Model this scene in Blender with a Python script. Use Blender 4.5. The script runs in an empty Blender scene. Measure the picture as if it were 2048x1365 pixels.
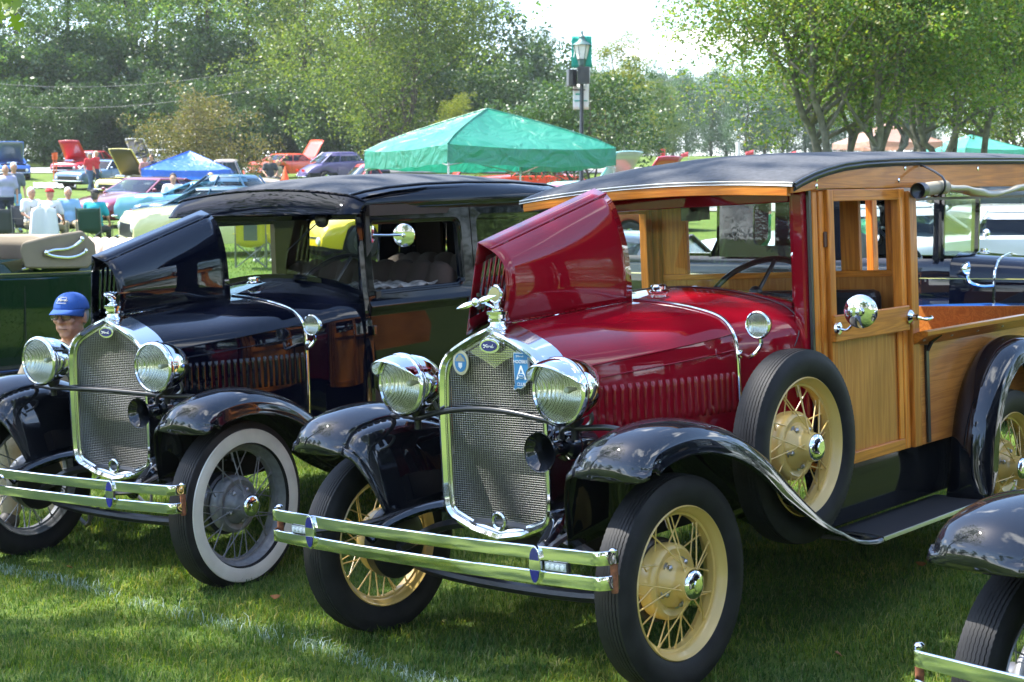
import bpy, math, random
import numpy as np
from math import sin, cos, pi, radians, sqrt
from mathutils import Vector, Matrix
random.seed(7); RNG = np.random.default_rng(11)
S = bpy.context.scene
COL = S.collection

# ---------------------------------------------------------------- camera, light, exposure
CAM_H = 1.6; PITCH = -0.08; FPX = 3004.0
cd = bpy.data.cameras.new('camera'); cam = bpy.data.objects.new('camera', cd); COL.objects.link(cam)
cam.location = (0, 0, CAM_H); cam.rotation_euler = (pi / 2 + PITCH, 0, 0)
cd.sensor_width = 36.0; cd.lens = FPX / 2048 * 36; cd.clip_start = 0.1; cd.clip_end = 2000
cd.dof.use_dof = True; cd.dof.focus_distance = 5.8; cd.dof.aperture_fstop = 9.0
S.camera = cam
S.view_settings.view_transform = 'Standard'; S.view_settings.look = 'None'
S.view_settings.gamma = 1; S.view_settings.exposure = 1.9
try: S.view_settings.use_curve_mapping = False
except Exception: pass
S.cycles.use_denoising = True
S.cycles.max_bounces = 9; S.cycles.transparent_max_bounces = 14; S.cycles.glossy_bounces = 4
S.cycles.diffuse_bounces = 3; S.cycles.transmission_bounces = 4
S.cycles.caustics_reflective = False; S.cycles.caustics_refractive = False
S.cycles.sample_clamp_indirect = 6.0

SUN = Vector((-0.52, 0.12, 0.845)).normalized()
w = bpy.data.worlds.new('World'); S.world = w; w.use_nodes = True
nt = w.node_tree; N = nt.nodes; L = nt.links
for n in list(N): N.remove(n)
out = N.new('ShaderNodeOutputWorld'); bg = N.new('ShaderNodeBackground'); bg.inputs[1].default_value = 0.15
sky = N.new('ShaderNodeTexSky'); sky.sky_type = 'NISHITA'; sky.sun_disc = False
sky.sun_elevation = math.asin(SUN.z); sky.sun_rotation = math.atan2(SUN.x, SUN.y)
sky.air_density = 1.0; sky.dust_density = .9; sky.ozone_density = 3.0
tc = N.new('ShaderNodeTexCoord'); sep = N.new('ShaderNodeSeparateXYZ'); L.new(tc.outputs['Generated'], sep.inputs[0])
def wm(op, a, b=None, clamp=False):
    m = N.new('ShaderNodeMath'); m.operation = op; m.use_clamp = clamp
    for i, v in enumerate((a, b)):
        if v is None: continue
        if isinstance(v, (int, float)): m.inputs[i].default_value = v
        else: L.new(v, m.inputs[i])
    return m.outputs[0]
zc = wm('ADD', wm('MAXIMUM', sep.outputs[2], 0.0), 0.12)
cmb = N.new('ShaderNodeCombineXYZ'); L.new(wm('DIVIDE', sep.outputs[0], zc), cmb.inputs[0]); L.new(wm('DIVIDE', sep.outputs[1], zc), cmb.inputs[1])
nz = N.new('ShaderNodeTexNoise'); nz.inputs['Scale'].default_value = 1.35; nz.inputs['Detail'].default_value = 9
nz.inputs['Roughness'].default_value = 0.55; L.new(cmb.outputs[0], nz.inputs['Vector'])
cl = N.new('ShaderNodeValToRGB'); cl.color_ramp.elements[0].position = 0.56; cl.color_ramp.elements[1].position = 0.63
L.new(nz.outputs['Fac'], cl.inputs[0])
hz = wm('POWER', wm('SUBTRACT', 1.0, wm('MAXIMUM', sep.outputs[2], 0.0), True), 12.0)   # pale haze low in the sky
cf = wm('ADD', wm('MULTIPLY', cl.outputs[0], 0.9), wm('MULTIPLY', hz, 0.75), True)
mx = N.new('ShaderNodeMixRGB'); L.new(cf, mx.inputs[0]); L.new(sky.outputs[0], mx.inputs[1]); mx.inputs[2].default_value = (9.0, 9.3, 9.7, 1)
L.new(mx.outputs[0], bg.inputs[0]); L.new(bg.outputs[0], out.inputs[0])
sd = bpy.data.lights.new('sun', 'SUN'); sd.energy = 4.2; sd.angle = radians(0.53); sd.color = (1, .955, .88)
so = bpy.data.objects.new('sun', sd); COL.objects.link(so); so.rotation_euler = SUN.to_track_quat('Z', 'Y').to_euler(); so.location = (0, 0, 30)

# ---------------------------------------------------------------- materials
MATS = {}
def mat(name, color, rough=.5, metal=0., coat=0., coatr=.03, spec=.5, bump=None, vary=None, trans=0., emit=None, alpha=None, sheen=0):
    if name in MATS: return MATS[name]
    m = bpy.data.materials.new(name); m.use_nodes = True; nt = m.node_tree; b = nt.nodes['Principled BSDF']
    c = (*color, 1) if len(color) == 3 else color
    b.inputs['Base Color'].default_value = c; b.inputs['Roughness'].default_value = rough; b.inputs['Metallic'].default_value = metal
    b.inputs['Coat Weight'].default_value = coat; b.inputs['Coat Roughness'].default_value = coatr
    b.inputs['Specular IOR Level'].default_value = spec
    if sheen: b.inputs['Sheen Weight'].default_value = sheen
    tcn = None
    def coords():
        nonlocal tcn
        if tcn is None: tcn = nt.nodes.new('ShaderNodeTexCoord')
        return tcn.outputs['Object']
    if vary:   # (scale, amount[, vec-scale]) : value noise on the colour
        n = nt.nodes.new('ShaderNodeTexNoise'); n.inputs['Scale'].default_value = vary[0]; n.inputs['Detail'].default_value = 5
        v = coords()
        if len(vary) > 2:
            mp = nt.nodes.new('ShaderNodeMapping'); mp.inputs['Scale'].default_value = vary[2]; nt.links.new(v, mp.inputs[0]); v = mp.outputs[0]
        nt.links.new(v, n.inputs['Vector'])
        r = nt.nodes.new('ShaderNodeValToRGB'); a = vary[1]
        r.color_ramp.elements[0].position = .3; r.color_ramp.elements[1].position = .7
        r.color_ramp.elements[0].color = (*[max(0, x * (1 - a)) for x in c[:3]], 1); r.color_ramp.elements[1].color = (*[min(1, x * (1 + a)) for x in c[:3]], 1)
        nt.links.new(n.outputs['Fac'], r.inputs[0]); nt.links.new(r.outputs[0], b.inputs['Base Color'])
    if bump:   # (scale, strength, distance)
        n = nt.nodes.new('ShaderNodeTexNoise'); n.inputs['Scale'].default_value = bump[0]; n.inputs['Detail'].default_value = 4
        nt.links.new(coords(), n.inputs['Vector'])
        q = nt.nodes.new('ShaderNodeBump'); q.inputs['Strength'].default_value = bump[1]; q.inputs['Distance'].default_value = bump[2]
        nt.links.new(n.outputs['Fac'], q.inputs['Height']); nt.links.new(q.outputs[0], b.inputs['Normal'])
    if emit: b.inputs['Emission Color'].default_value = (*emit[:3], 1); b.inputs['Emission Strength'].default_value = emit[3]
    MATS[name] = m; return m

def glassmat(name, tint=(.93, .97, .95), ior=1.5, flute=None, rough=0.0, boost=1.0):
    m = bpy.data.materials.new(name); m.use_nodes = True; nt = m.node_tree; Nn = nt.nodes; Lk = nt.links
    for n in list(Nn): Nn.remove(n)
    o = Nn.new('ShaderNodeOutputMaterial'); mix = Nn.new('ShaderNodeMixShader'); t = Nn.new('ShaderNodeBsdfTransparent'); g = Nn.new('ShaderNodeBsdfGlossy')
    t.inputs[0].default_value = (*tint, 1); g.inputs['Roughness'].default_value = rough; g.inputs[0].default_value = (1, 1, 1, 1)
    lw = Nn.new('ShaderNodeLayerWeight'); lw.inputs[0].default_value = .5; pw = Nn.new('ShaderNodeMath'); pw.operation = 'POWER'; pw.inputs[1].default_value = 5; Lk.new(lw.outputs['Facing'], pw.inputs[0])
    f0 = ((ior - 1) / (ior + 1)) ** 2 * boost
    mu = Nn.new('ShaderNodeMath'); mu.operation = 'MULTIPLY_ADD'; mu.inputs[1].default_value = 1 - f0; mu.inputs[2].default_value = f0; mu.use_clamp = True
    Lk.new(pw.outputs[0], mu.inputs[0]); Lk.new(mu.outputs[0], mix.inputs[0]); Lk.new(t.outputs[0], mix.inputs[1]); Lk.new(g.outputs[0], mix.inputs[2]); Lk.new(mix.outputs[0], o.inputs[0])
    if flute:
        c = Nn.new('ShaderNodeTexCoord'); wv = Nn.new('ShaderNodeTexWave'); wv.bands_direction = 'Y'; wv.inputs['Scale'].default_value = flute
        Lk.new(c.outputs['Object'], wv.inputs['Vector']); b = Nn.new('ShaderNodeBump'); b.inputs['Strength'].default_value = 1; b.inputs['Distance'].default_value = .0025
        Lk.new(wv.outputs['Fac'], b.inputs['Height']); Lk.new(b.outputs[0], g.inputs['Normal'])
    MATS[name] = m; return m

def woodmat(name, axis, base=(.80, .275, .036), dark=(.52, .150, .018)):
    """oiled ash: long grain streaks along one axis"""
    m = bpy.data.materials.new(name); m.use_nodes = True; nt = m.node_tree; Nn = nt.nodes; Lk = nt.links; b = Nn['Principled BSDF']
    c = Nn.new('ShaderNodeTexCoord'); mp = Nn.new('ShaderNodeMapping'); sc = [14, 14, 14]; sc[axis] = .9; mp.inputs['Scale'].default_value = sc
    Lk.new(c.outputs['Object'], mp.inputs[0])
    n1 = Nn.new('ShaderNodeTexNoise'); n1.inputs['Scale'].default_value = 1.0; n1.inputs['Detail'].default_value = 3; n1.inputs['Distortion'].default_value = .6
    Lk.new(mp.outputs[0], n1.inputs['Vector'])
    wv = Nn.new('ShaderNodeMath'); wv.operation = 'MULTIPLY'; wv.inputs[1].default_value = 46; Lk.new(n1.outputs['Fac'], wv.inputs[0])
    sn = Nn.new('ShaderNodeMath'); sn.operation = 'SINE'; Lk.new(wv.outputs[0], sn.inputs[0])
    mr = Nn.new('ShaderNodeMapRange'); mr.inputs[1].default_value = -1; mr.inputs[2].default_value = 1; Lk.new(sn.outputs[0], mr.inputs[0])
    mp2 = Nn.new('ShaderNodeMapping'); s2 = [260, 260, 260]; s2[axis] = 6; mp2.inputs['Scale'].default_value = s2; Lk.new(c.outputs['Object'], mp2.inputs[0])
    n2 = Nn.new('ShaderNodeTexNoise'); n2.inputs['Scale'].default_value = 1; n2.inputs['Detail'].default_value = 2; Lk.new(mp2.outputs[0], n2.inputs['Vector'])
    ad = Nn.new('ShaderNodeMath'); ad.operation = 'MULTIPLY'; Lk.new(mr.outputs[0], ad.inputs[0]); ad.inputs[1].default_value = .45
    a2 = Nn.new('ShaderNodeMath'); a2.operation = 'MULTIPLY_ADD'; Lk.new(n2.outputs['Fac'], a2.inputs[0]); a2.inputs[1].default_value = .9; Lk.new(ad.outputs[0], a2.inputs[2])
    r = Nn.new('ShaderNodeValToRGB'); r.color_ramp.elements[0].position = .25; r.color_ramp.elements[1].position = .95
    r.color_ramp.elements[0].color = (*base, 1); r.color_ramp.elements[1].color = (*dark, 1)
    oi = Nn.new('ShaderNodeObjectInfo'); mr2 = Nn.new('ShaderNodeMapRange'); mr2.inputs[3].default_value = .72; mr2.inputs[4].default_value = 1.2; Lk.new(oi.outputs['Random'], mr2.inputs[0])
    n3 = Nn.new('ShaderNodeTexNoise'); n3.inputs['Scale'].default_value = 5; n3.inputs['Detail'].default_value = 5; Lk.new(c.outputs['Object'], n3.inputs[0]); mr3 = Nn.new('ShaderNodeMapRange'); mr3.inputs[3].default_value = .72; mr3.inputs[4].default_value = 1.25; Lk.new(n3.outputs['Fac'], mr3.inputs[0])
    m3 = Nn.new('ShaderNodeMath'); m3.operation = 'MULTIPLY'; Lk.new(mr2.outputs[0], m3.inputs[0]); Lk.new(mr3.outputs[0], m3.inputs[1])
    vm = Nn.new('ShaderNodeVectorMath'); vm.operation = 'SCALE'; Lk.new(r.outputs[0], vm.inputs[0]); Lk.new(m3.outputs[0], vm.inputs['Scale'])
    Lk.new(a2.outputs[0], r.inputs[0]); Lk.new(vm.outputs[0], b.inputs['Base Color'])
    b.inputs['Roughness'].default_value = .38; b.inputs['Coat Weight'].default_value = .45; b.inputs['Coat Roughness'].default_value = .12; b.inputs['Specular IOR Level'].default_value = .15
    bu = Nn.new('ShaderNodeBump'); bu.inputs['Strength'].default_value = .25; bu.inputs['Distance'].default_value = .0015
    Lk.new(a2.outputs[0], bu.inputs['Height']); Lk.new(bu.outputs[0], b.inputs['Normal'])
    MATS[name] = m; return m

def leafmat(name, cols, trans=.35, spec=.25):
    """leaf: colour chosen per leaf, part of the light passes through"""
    m = bpy.data.materials.new(name); m.use_nodes = True; nt = m.node_tree; Nn = nt.nodes; Lk = nt.links
    for n in list(Nn): Nn.remove(n)
    o = Nn.new('ShaderNodeOutputMaterial'); g = Nn.new('ShaderNodeNewGeometry'); r = Nn.new('ShaderNodeValToRGB')
    els = r.color_ramp.elements
    for i, c in enumerate(cols):
        e = els[i] if i < 2 else els.new(1)
        e.position = i / (len(cols) - 1); e.color = (*c, 1)
    Lk.new(g.outputs['Random Per Island'], r.inputs[0])
    p = Nn.new('ShaderNodeBsdfPrincipled'); p.inputs['Roughness'].default_value = .42; p.inputs['Specular IOR Level'].default_value = spec
    t = Nn.new('ShaderNodeBsdfTranslucent'); hs = Nn.new('ShaderNodeMixRGB'); hs.blend_type = 'MULTIPLY'; hs.inputs[0].default_value = 1; hs.inputs[2].default_value = (1.5, 1.55, .55, 1)
    mix = Nn.new('ShaderNodeMixShader'); mix.inputs[0].default_value = trans
    Lk.new(r.outputs[0], p.inputs['Base Color']); Lk.new(r.outputs[0], hs.inputs[1]); Lk.new(hs.outputs[0], t.inputs[0])
    Lk.new(p.outputs[0], mix.inputs[1]); Lk.new(t.outputs[0], mix.inputs[2]); Lk.new(mix.outputs[0], o.inputs[0])
    MATS[name] = m; return m

CHROME = mat('chrome', (.82, .83, .84), .06, 1., bump=(9, .04, .002))
NICKEL = mat('polished_nickel', (.72, .71, .68), .13, 1., bump=(30, .08, .002))
STEEL = mat('dull_steel', (.42, .42, .43), .35, 1.)
BLACKP = mat('black_paint', (.006, .007, .010), .5, coat=1., coatr=.012, spec=0)
BLACKS = mat('black_satin', (.012, .012, .014), .35, coat=.3, coatr=.2)
DARK = mat('dark_underbody', (.01, .01, .01), .8)
RED = mat('maroon_paint', (.23, .003, .011), .5, coat=1., coatr=.012, spec=0)
NAVY = mat('midnight_blue_paint', (.002, .003, .008), .5, coat=1., coatr=.012, spec=0)
GREENP = mat('dark_green_paint', (.007, .026, .009), .5, coat=1., coatr=.02, spec=0)
RUBBER = mat('tyre_rubber', (.014, .014, .015), .6, spec=.3, vary=(14, .4), bump=(160, .15, .002))
WHITEW = mat('whitewall_rubber', (.66, .63, .57), .55, vary=(9, .12))
CREAMP = mat('cream_wheel_enamel', (.66, .455, .14), .33, coat=.5, coatr=.1)
GREYP = mat('grey_wheel_paint', (.16, .165, .17), .4, coat=.2, coatr=.2, vary=(40, .2))
WOODX = woodmat('ash_wood_lengthwise', 0); WOODZ = woodmat('ash_wood_upright', 2); WOODY = woodmat('ash_wood_crosswise', 1)
PLYZ = woodmat('ash_plywood_upright', 2, (.68, .275, .058), (.50, .175, .032)); PLYX = woodmat('ash_plywood_lengthwise', 0, (.60, .24, .05), (.42, .145, .028))
FABRIC = mat('top_grain_fabric', (.045, .048, .055), .75, bump=(260, .6, .003), vary=(50, .3))
GLASS = glassmat('window_glass', ior=1.36); LENS = glassmat('lamp_lens', (.92, .94, .88), 1.6, flute=42, rough=.04, boost=1.6)
def _wavy(m, sc=7, st=.05, dist=.004):
    nt = m.node_tree; c = nt.nodes.new('ShaderNodeTexCoord'); n = nt.nodes.new('ShaderNodeTexNoise'); n.inputs['Scale'].default_value = sc; n.inputs['Detail'].default_value = 2
    nt.links.new(c.outputs['Object'], n.inputs[0]); b = nt.nodes.new('ShaderNodeBump'); b.inputs['Strength'].default_value = st; b.inputs['Distance'].default_value = dist
    n2 = nt.nodes.new('ShaderNodeTexNoise'); n2.inputs['Scale'].default_value = 2.5; n2.inputs['Detail'].default_value = 8; n2.inputs['Roughness'].default_value = .8; nt.links.new(c.outputs['Object'], n2.inputs[0])
    mr = nt.nodes.new('ShaderNodeMapRange'); mr.inputs[1].default_value = .4; mr.inputs[2].default_value = .75; mr.inputs[3].default_value = .008; mr.inputs[4].default_value = .07; nt.links.new(n2.outputs['Fac'], mr.inputs[0]); nt.links.new(mr.outputs[0], nt.nodes['Principled BSDF'].inputs['Coat Roughness'])
    nt.links.new(n.outputs['Fac'], b.inputs['Height']); nt.links.new(b.outputs[0], nt.nodes['Principled BSDF'].inputs['Coat Normal'])
for _m in (BLACKP, NAVY, GREENP, RED): _wavy(_m)
for _m, _i in ((BLACKP, 1.68), (NAVY, 1.46), (GREENP, 1.5), (RED, 1.5)): _m.node_tree.nodes['Principled BSDF'].inputs['Coat IOR'].default_value = _i
REFL = mat('lamp_reflector', (.90, .90, .84), .16, 1.)
def _flute(m, sc, dist):
    nt = m.node_tree; c = nt.nodes.new('ShaderNodeTexCoord'); wv = nt.nodes.new('ShaderNodeTexWave'); wv.bands_direction = 'Y'; wv.inputs['Scale'].default_value = sc
    nt.links.new(c.outputs['Object'], wv.inputs['Vector']); b = nt.nodes.new('ShaderNodeBump'); b.inputs['Strength'].default_value = 1; b.inputs['Distance'].default_value = dist
    nt.links.new(wv.outputs['Fac'], b.inputs['Height']); nt.links.new(b.outputs[0], nt.nodes['Principled BSDF'].inputs['Normal'])
_flute(REFL, 36, .004)
BLUEE = mat('blue_enamel', (.012, .012, .17), .2, coat=1.)
LBLUE = mat('light_blue_enamel', (.03, .19, .42), .3, coat=.6)
WHITEE = mat('white_enamel', (.75, .76, .76), .35)
COREM = mat('radiator_core', (.01, .01, .01), .7, bump=(300, .5, .003))
RUST = mat('rusty_bolt', (.20, .07, .03), .8, vary=(60, .5))
BRASS = mat('brass', (.55, .38, .12), .3, 1.)
MAT_RUB = mat('running_board_rubber', (.03, .032, .036), .5)

# ---------------------------------------------------------------- mesh helpers
def catmull(pts, n, closed=False):
    P = np.array(pts, float); m = len(P)
    if closed: ext = np.vstack([P[-1], P, P[0], P[1]]); segs = m
    else: ext = np.vstack([2 * P[0] - P[1], P, 2 * P[-1] - P[-2]]); segs = m - 1
    o = []
    for i in range(n):
        u = (i / n if closed else i / (n - 1)) * segs; k = min(int(u), segs - 1); t = u - k
        a, b, c, d = ext[k], ext[k + 1], ext[k + 2], ext[k + 3]
        o.append(.5 * ((2 * b) + (-a + c) * t + (2 * a - 5 * b + 4 * c - d) * t * t + (-a + 3 * b - 3 * c + d) * t ** 3))
    return np.array(o)
def lerp(a, b, t): return a + (b - a) * t
def perp(d):
    d = Vector(d).normalized(); u = d.cross(Vector((0, 0, 1)))
    if u.length < 1e-3: u = d.cross(Vector((0, 1, 0)))
    u.normalize(); return u, u.cross(d).normalized()

class MB:
    def __init__(s): s.V = []; s.F = []; s.M = []; s.m = 0
    def add(s, V, F):
        b = len(s.V); s.V.extend([tuple(map(float, v)) for v in V]); s.F.extend([tuple(b + i for i in f) for f in F]); s.M.extend([s.m] * len(F)); return s
    def box(s, c, d, rot=None):
        x, y, z = [k / 2 for k in d]; V = [(a, b, e) for a in (-x, x) for b in (-y, y) for e in (-z, z)]
        if rot is not None: V = [rot @ Vector(v) for v in V]
        V = [(v[0] + c[0], v[1] + c[1], v[2] + c[2]) for v in V]
        return s.add(V, [(0, 1, 3, 2), (4, 6, 7, 5), (0, 4, 5, 1), (2, 3, 7, 6), (0, 2, 6, 4), (1, 5, 7, 3)])
    def box2(s, a, b):
        return s.box([(a[i] + b[i]) / 2 for i in range(3)], [abs(b[i] - a[i]) for i in range(3)])
    def beam(s, p, q, w, h, up=(0, 0, 1)):
        p = Vector(p); q = Vector(q); d = (q - p).normalized(); u = d.cross(Vector(up)).normalized(); v = u.cross(d)
        V = [P + u * a * w / 2 + v * b * h / 2 for P in (p, q) for a, b in ((-1, -1), (1, -1), (1, 1), (-1, 1))]
        return s.add(V, [(0, 1, 2, 3), (7, 6, 5, 4), (0, 4, 5, 1), (1, 5, 6, 2), (2, 6, 7, 3), (3, 7, 4, 0)])
    def tube(s, pts, r, n=8, closed=False, flat=1.0, caps=True):
        P = [Vector(p) for p in pts]; m = len(P); R = [r] * m if isinstance(r, (int, float)) else list(r); rings = []; pu = None
        for i in range(m):
            if closed: d = P[(i + 1) % m] - P[i - 1]
            else: d = P[min(i + 1, m - 1)] - P[max(i - 1, 0)]
            d.normalize()
            if pu is None: u, v = perp(d)
            else:
                u = pu - d * pu.dot(d)
                if u.length < 1e-5: u, v = perp(d)
                u.normalize(); v = d.cross(u)
            pu = u
            v = u.cross(d)
            rings.append([P[i] + (u * cos(2 * pi * k / n) + v * sin(2 * pi * k / n) * flat) * R[i] for k in range(n)])
        return s.grid(rings, cu=closed, cv=True, caps=caps and not closed)
    def grid(s, rows, cu=False, cv=False, caps=False):
        m = len(rows); n = len(rows[0]); V = [p for r in rows for p in r]; F = []
        for i in range(m if cu else m - 1):
            for j in range(n if cv else n - 1):
                a = i * n + j; b = i * n + (j + 1) % n; c = ((i + 1) % m) * n + (j + 1) % n; d = ((i + 1) % m) * n + j
                F.append((a, d, c, b))
        if caps: F.append(tuple(range(n))); F.append(tuple(range((m - 1) * n, m * n))[::-1])
        return s.add(V, F)
    def lathe(s, prof, o=(0, 0, 0), ax=(0, 0, 1), n=32, closed=False):
        """prof: list of (axial, radius)"""
        ax = Vector(ax).normalized(); u, v = perp(ax); o = Vector(o); rows = []
        for k in range(n):
            c, q = cos(2 * pi * k / n), sin(2 * pi * k / n)
            rows.append([o + ax * a + (u * c + v * q) * r for a, r in prof])
        return s.grid(rows, cu=True, cv=closed)
    def prism(s, poly, t0, t1, f):
        """poly 2D list; f(a,b,t)->xyz"""
        n = len(poly); V = [f(a, b, t0) for a, b in poly] + [f(a, b, t1) for a, b in poly]
        F = [tuple(range(n))[::-1], tuple(range(n, 2 * n))] + [(i, (i + 1) % n, n + (i + 1) % n, n + i) for i in range(n)]
        return s.add(V, F)
    def ball(s, c, r, n=12, m=8, sc=(1, 1, 1)):
        rows = []
        for i in range(m + 1):
            a = pi * i / m
            rows.append([(c[0] + r * sc[0] * sin(a) * cos(2 * pi * k / n), c[1] + r * sc[1] * sin(a) * sin(2 * pi * k / n), c[2] + r * sc[2] * cos(a)) for k in range(n)])
        return s.grid(rows, cv=True)
    def build(s, name, mats, parent=None, smooth=True, angle=38, bevel=0, label=None, loc=None, solid=0, flip=False):
        me = bpy.data.meshes.new(name); me.from_pydata(s.V, [], s.F if not flip else [f[::-1] for f in s.F])
        if not isinstance(mats, (list, tuple)): mats = [mats]
        for m_ in mats: me.materials.append(m_)
        if len(mats) > 1: me.polygons.foreach_set('material_index', s.M)
        if smooth:
            me.polygons.foreach_set('use_smooth', [True] * len(me.polygons)); me.set_sharp_from_angle(angle=radians(angle))
        me.update(); return link(name, me, parent, bevel, label, loc, solid)
def link(name, me, parent=None, bevel=0, label=None, loc=None, solid=0):
    o = bpy.data.objects.new(name, me); COL.objects.link(o)
    if parent is not None: o.parent = parent
    if loc is not None: o.location = loc
    if solid:
        q = o.modifiers.new('thick', 'SOLIDIFY'); q.thickness = solid; q.offset = 0
    if bevel:
        q = o.modifiers.new('bevel', 'BEVEL'); q.width = bevel; q.segments = 2; q.limit_method = 'ANGLE'; q.angle_limit = radians(40); q.harden_normals = False
    if label: o['label'] = label
    return o
def fixn(o):
    import bmesh
    bm = bmesh.new(); bm.from_mesh(o.data); bmesh.ops.recalc_face_normals(bm, faces=bm.faces[:]); bm.to_mesh(o.data); bm.free(); return o
def thing(name, label, cat, M=None, group=None, loc=None, rz=0):
    o = bpy.data.objects.new(name, None); COL.objects.link(o); o.empty_display_size = .2
    if M is not None: o.matrix_world = M
    if loc is not None: o.location = loc; o.rotation_euler = (0, 0, rz)
    o['label'] = label; o['category'] = cat
    if group: o['group'] = group
    return o
def tag(o, label, cat, group=None):
    o['label'] = label; o['category'] = cat
    if group: o['group'] = group
    return o
def struct(o, kind='structure'): o['kind'] = kind; return o
def kids(o): return list(o.children)
def copytree(o, parent=None):
    c = o.copy(); COL.objects.link(c); c.parent = parent
    for ch in o.children: copytree(ch, c)
    return c
_txt = {}
def text_mesh(txt, size, ext=.001, shear=0., align='CENTER', space=1.0):
    k = (txt, size, ext, shear, align, space)
    if k in _txt: return _txt[k]
    c = bpy.data.curves.new('lettering', 'FONT'); c.body = txt; c.size = size; c.extrude = ext; c.shear = shear; c.align_x = align; c.align_y = 'CENTER'; c.space_character = space
    c.resolution_u = 3
    o = bpy.data.objects.new('lettering', c); COL.objects.link(o); bpy.context.view_layer.update()
    me = bpy.data.meshes.new_from_object(o.evaluated_get(bpy.context.evaluated_depsgraph_get()))
    bpy.data.objects.remove(o); _txt[k] = me; return me
def lettering(txt, size, M, m, parent, ext=.001, shear=0., name='lettering', space=1.0):
    me = text_mesh(txt, size, ext, shear, space=space).copy(); me.materials.clear(); me.materials.append(m)
    o = bpy.data.objects.new(name, me); COL.objects.link(o)
    o.parent = parent; o.matrix_local = M; return o
def frame_m(o, xaxis, yaxis):
    """matrix whose local x,y map to the given axes (text plane)"""
    x = Vector(xaxis).normalized(); y = Vector(yaxis); y = (y - x * y.dot(x)).normalized(); z = x.cross(y)
    M = Matrix((x, y, z)).transposed().to_4x4(); M.translation = Vector(o); return M
def mat44(R, t):
    M = Matrix(R).to_4x4(); M.translation = Vector(t); return M
# script wordmark as pen strokes in a 3 x 1 box
def strokes_word(mb, f, r):
    W = [[(.35, .78), (.15, .86), (.08, .66), (.3, .62), (.75, .78), (1.05, .84)], [(.62, .74), (.5, .4), (.36, .12), (.2, .06), (.1, .18)], [(.4, .44), (.62, .46), (.78, .5)],
         [(1.0, .48), (.86, .4), (.86, .2), (1.0, .12), (1.14, .22), (1.12, .42), (1.0, .48), (1.2, .46), (1.36, .5)],
         [(1.36, .5), (1.44, .44), (1.4, .28), (1.36, .12)], [(1.4, .3), (1.52, .46), (1.66, .48), (1.7, .42)],
         [(2.1, .44), (1.95, .5), (1.82, .36), (1.84, .16), (1.98, .12), (2.12, .26), (2.26, .6), (2.36, .92)], [(2.26, .6), (2.2, .28), (2.26, .12), (2.42, .16), (2.6, .34)]]
    for k in W:
        q = catmull([(a, b, 0) for a, b in k], len(k) * 3)
        mb.tube([f((p[0] - 1.35) / 1.35, (p[1] - .47) * 2 / 2.7) for p in q], r, 5)

def pleats(name, m, parent, x, z0, zt, hw=.58, n=9, lean=.06, loc=None):
    """upholstered seat back with vertical rolls"""
    rows = []; K = n * 6
    for i in range(K + 1):
        v = i / K; y = -hw + 2 * hw * v; r = abs(sin(pi * n * v)) ** .5; e = 1 - (abs(2 * v - 1)) ** 8 * .35; zz = z0 + (zt - z0) * (.86 + .14 * e) - .012 * (1 - r); a = .020 * r
        rows.append([(x - .07 - a, y, z0), (x - .055 - a, y, lerp(z0, zz, .5)), (x - .035 - a, y, lerp(z0, zz, .82)), (x + .005 - a * .5, y, zz - .012), (x + .045, y, zz + a * .3), (x + .085, y, zz - .02), (x + .11, y, lerp(z0, zz, .6)), (x + .10, y, z0)])
    return fixn(MB().grid(rows, caps=True).build(name, m, parent, angle=60))
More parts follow.
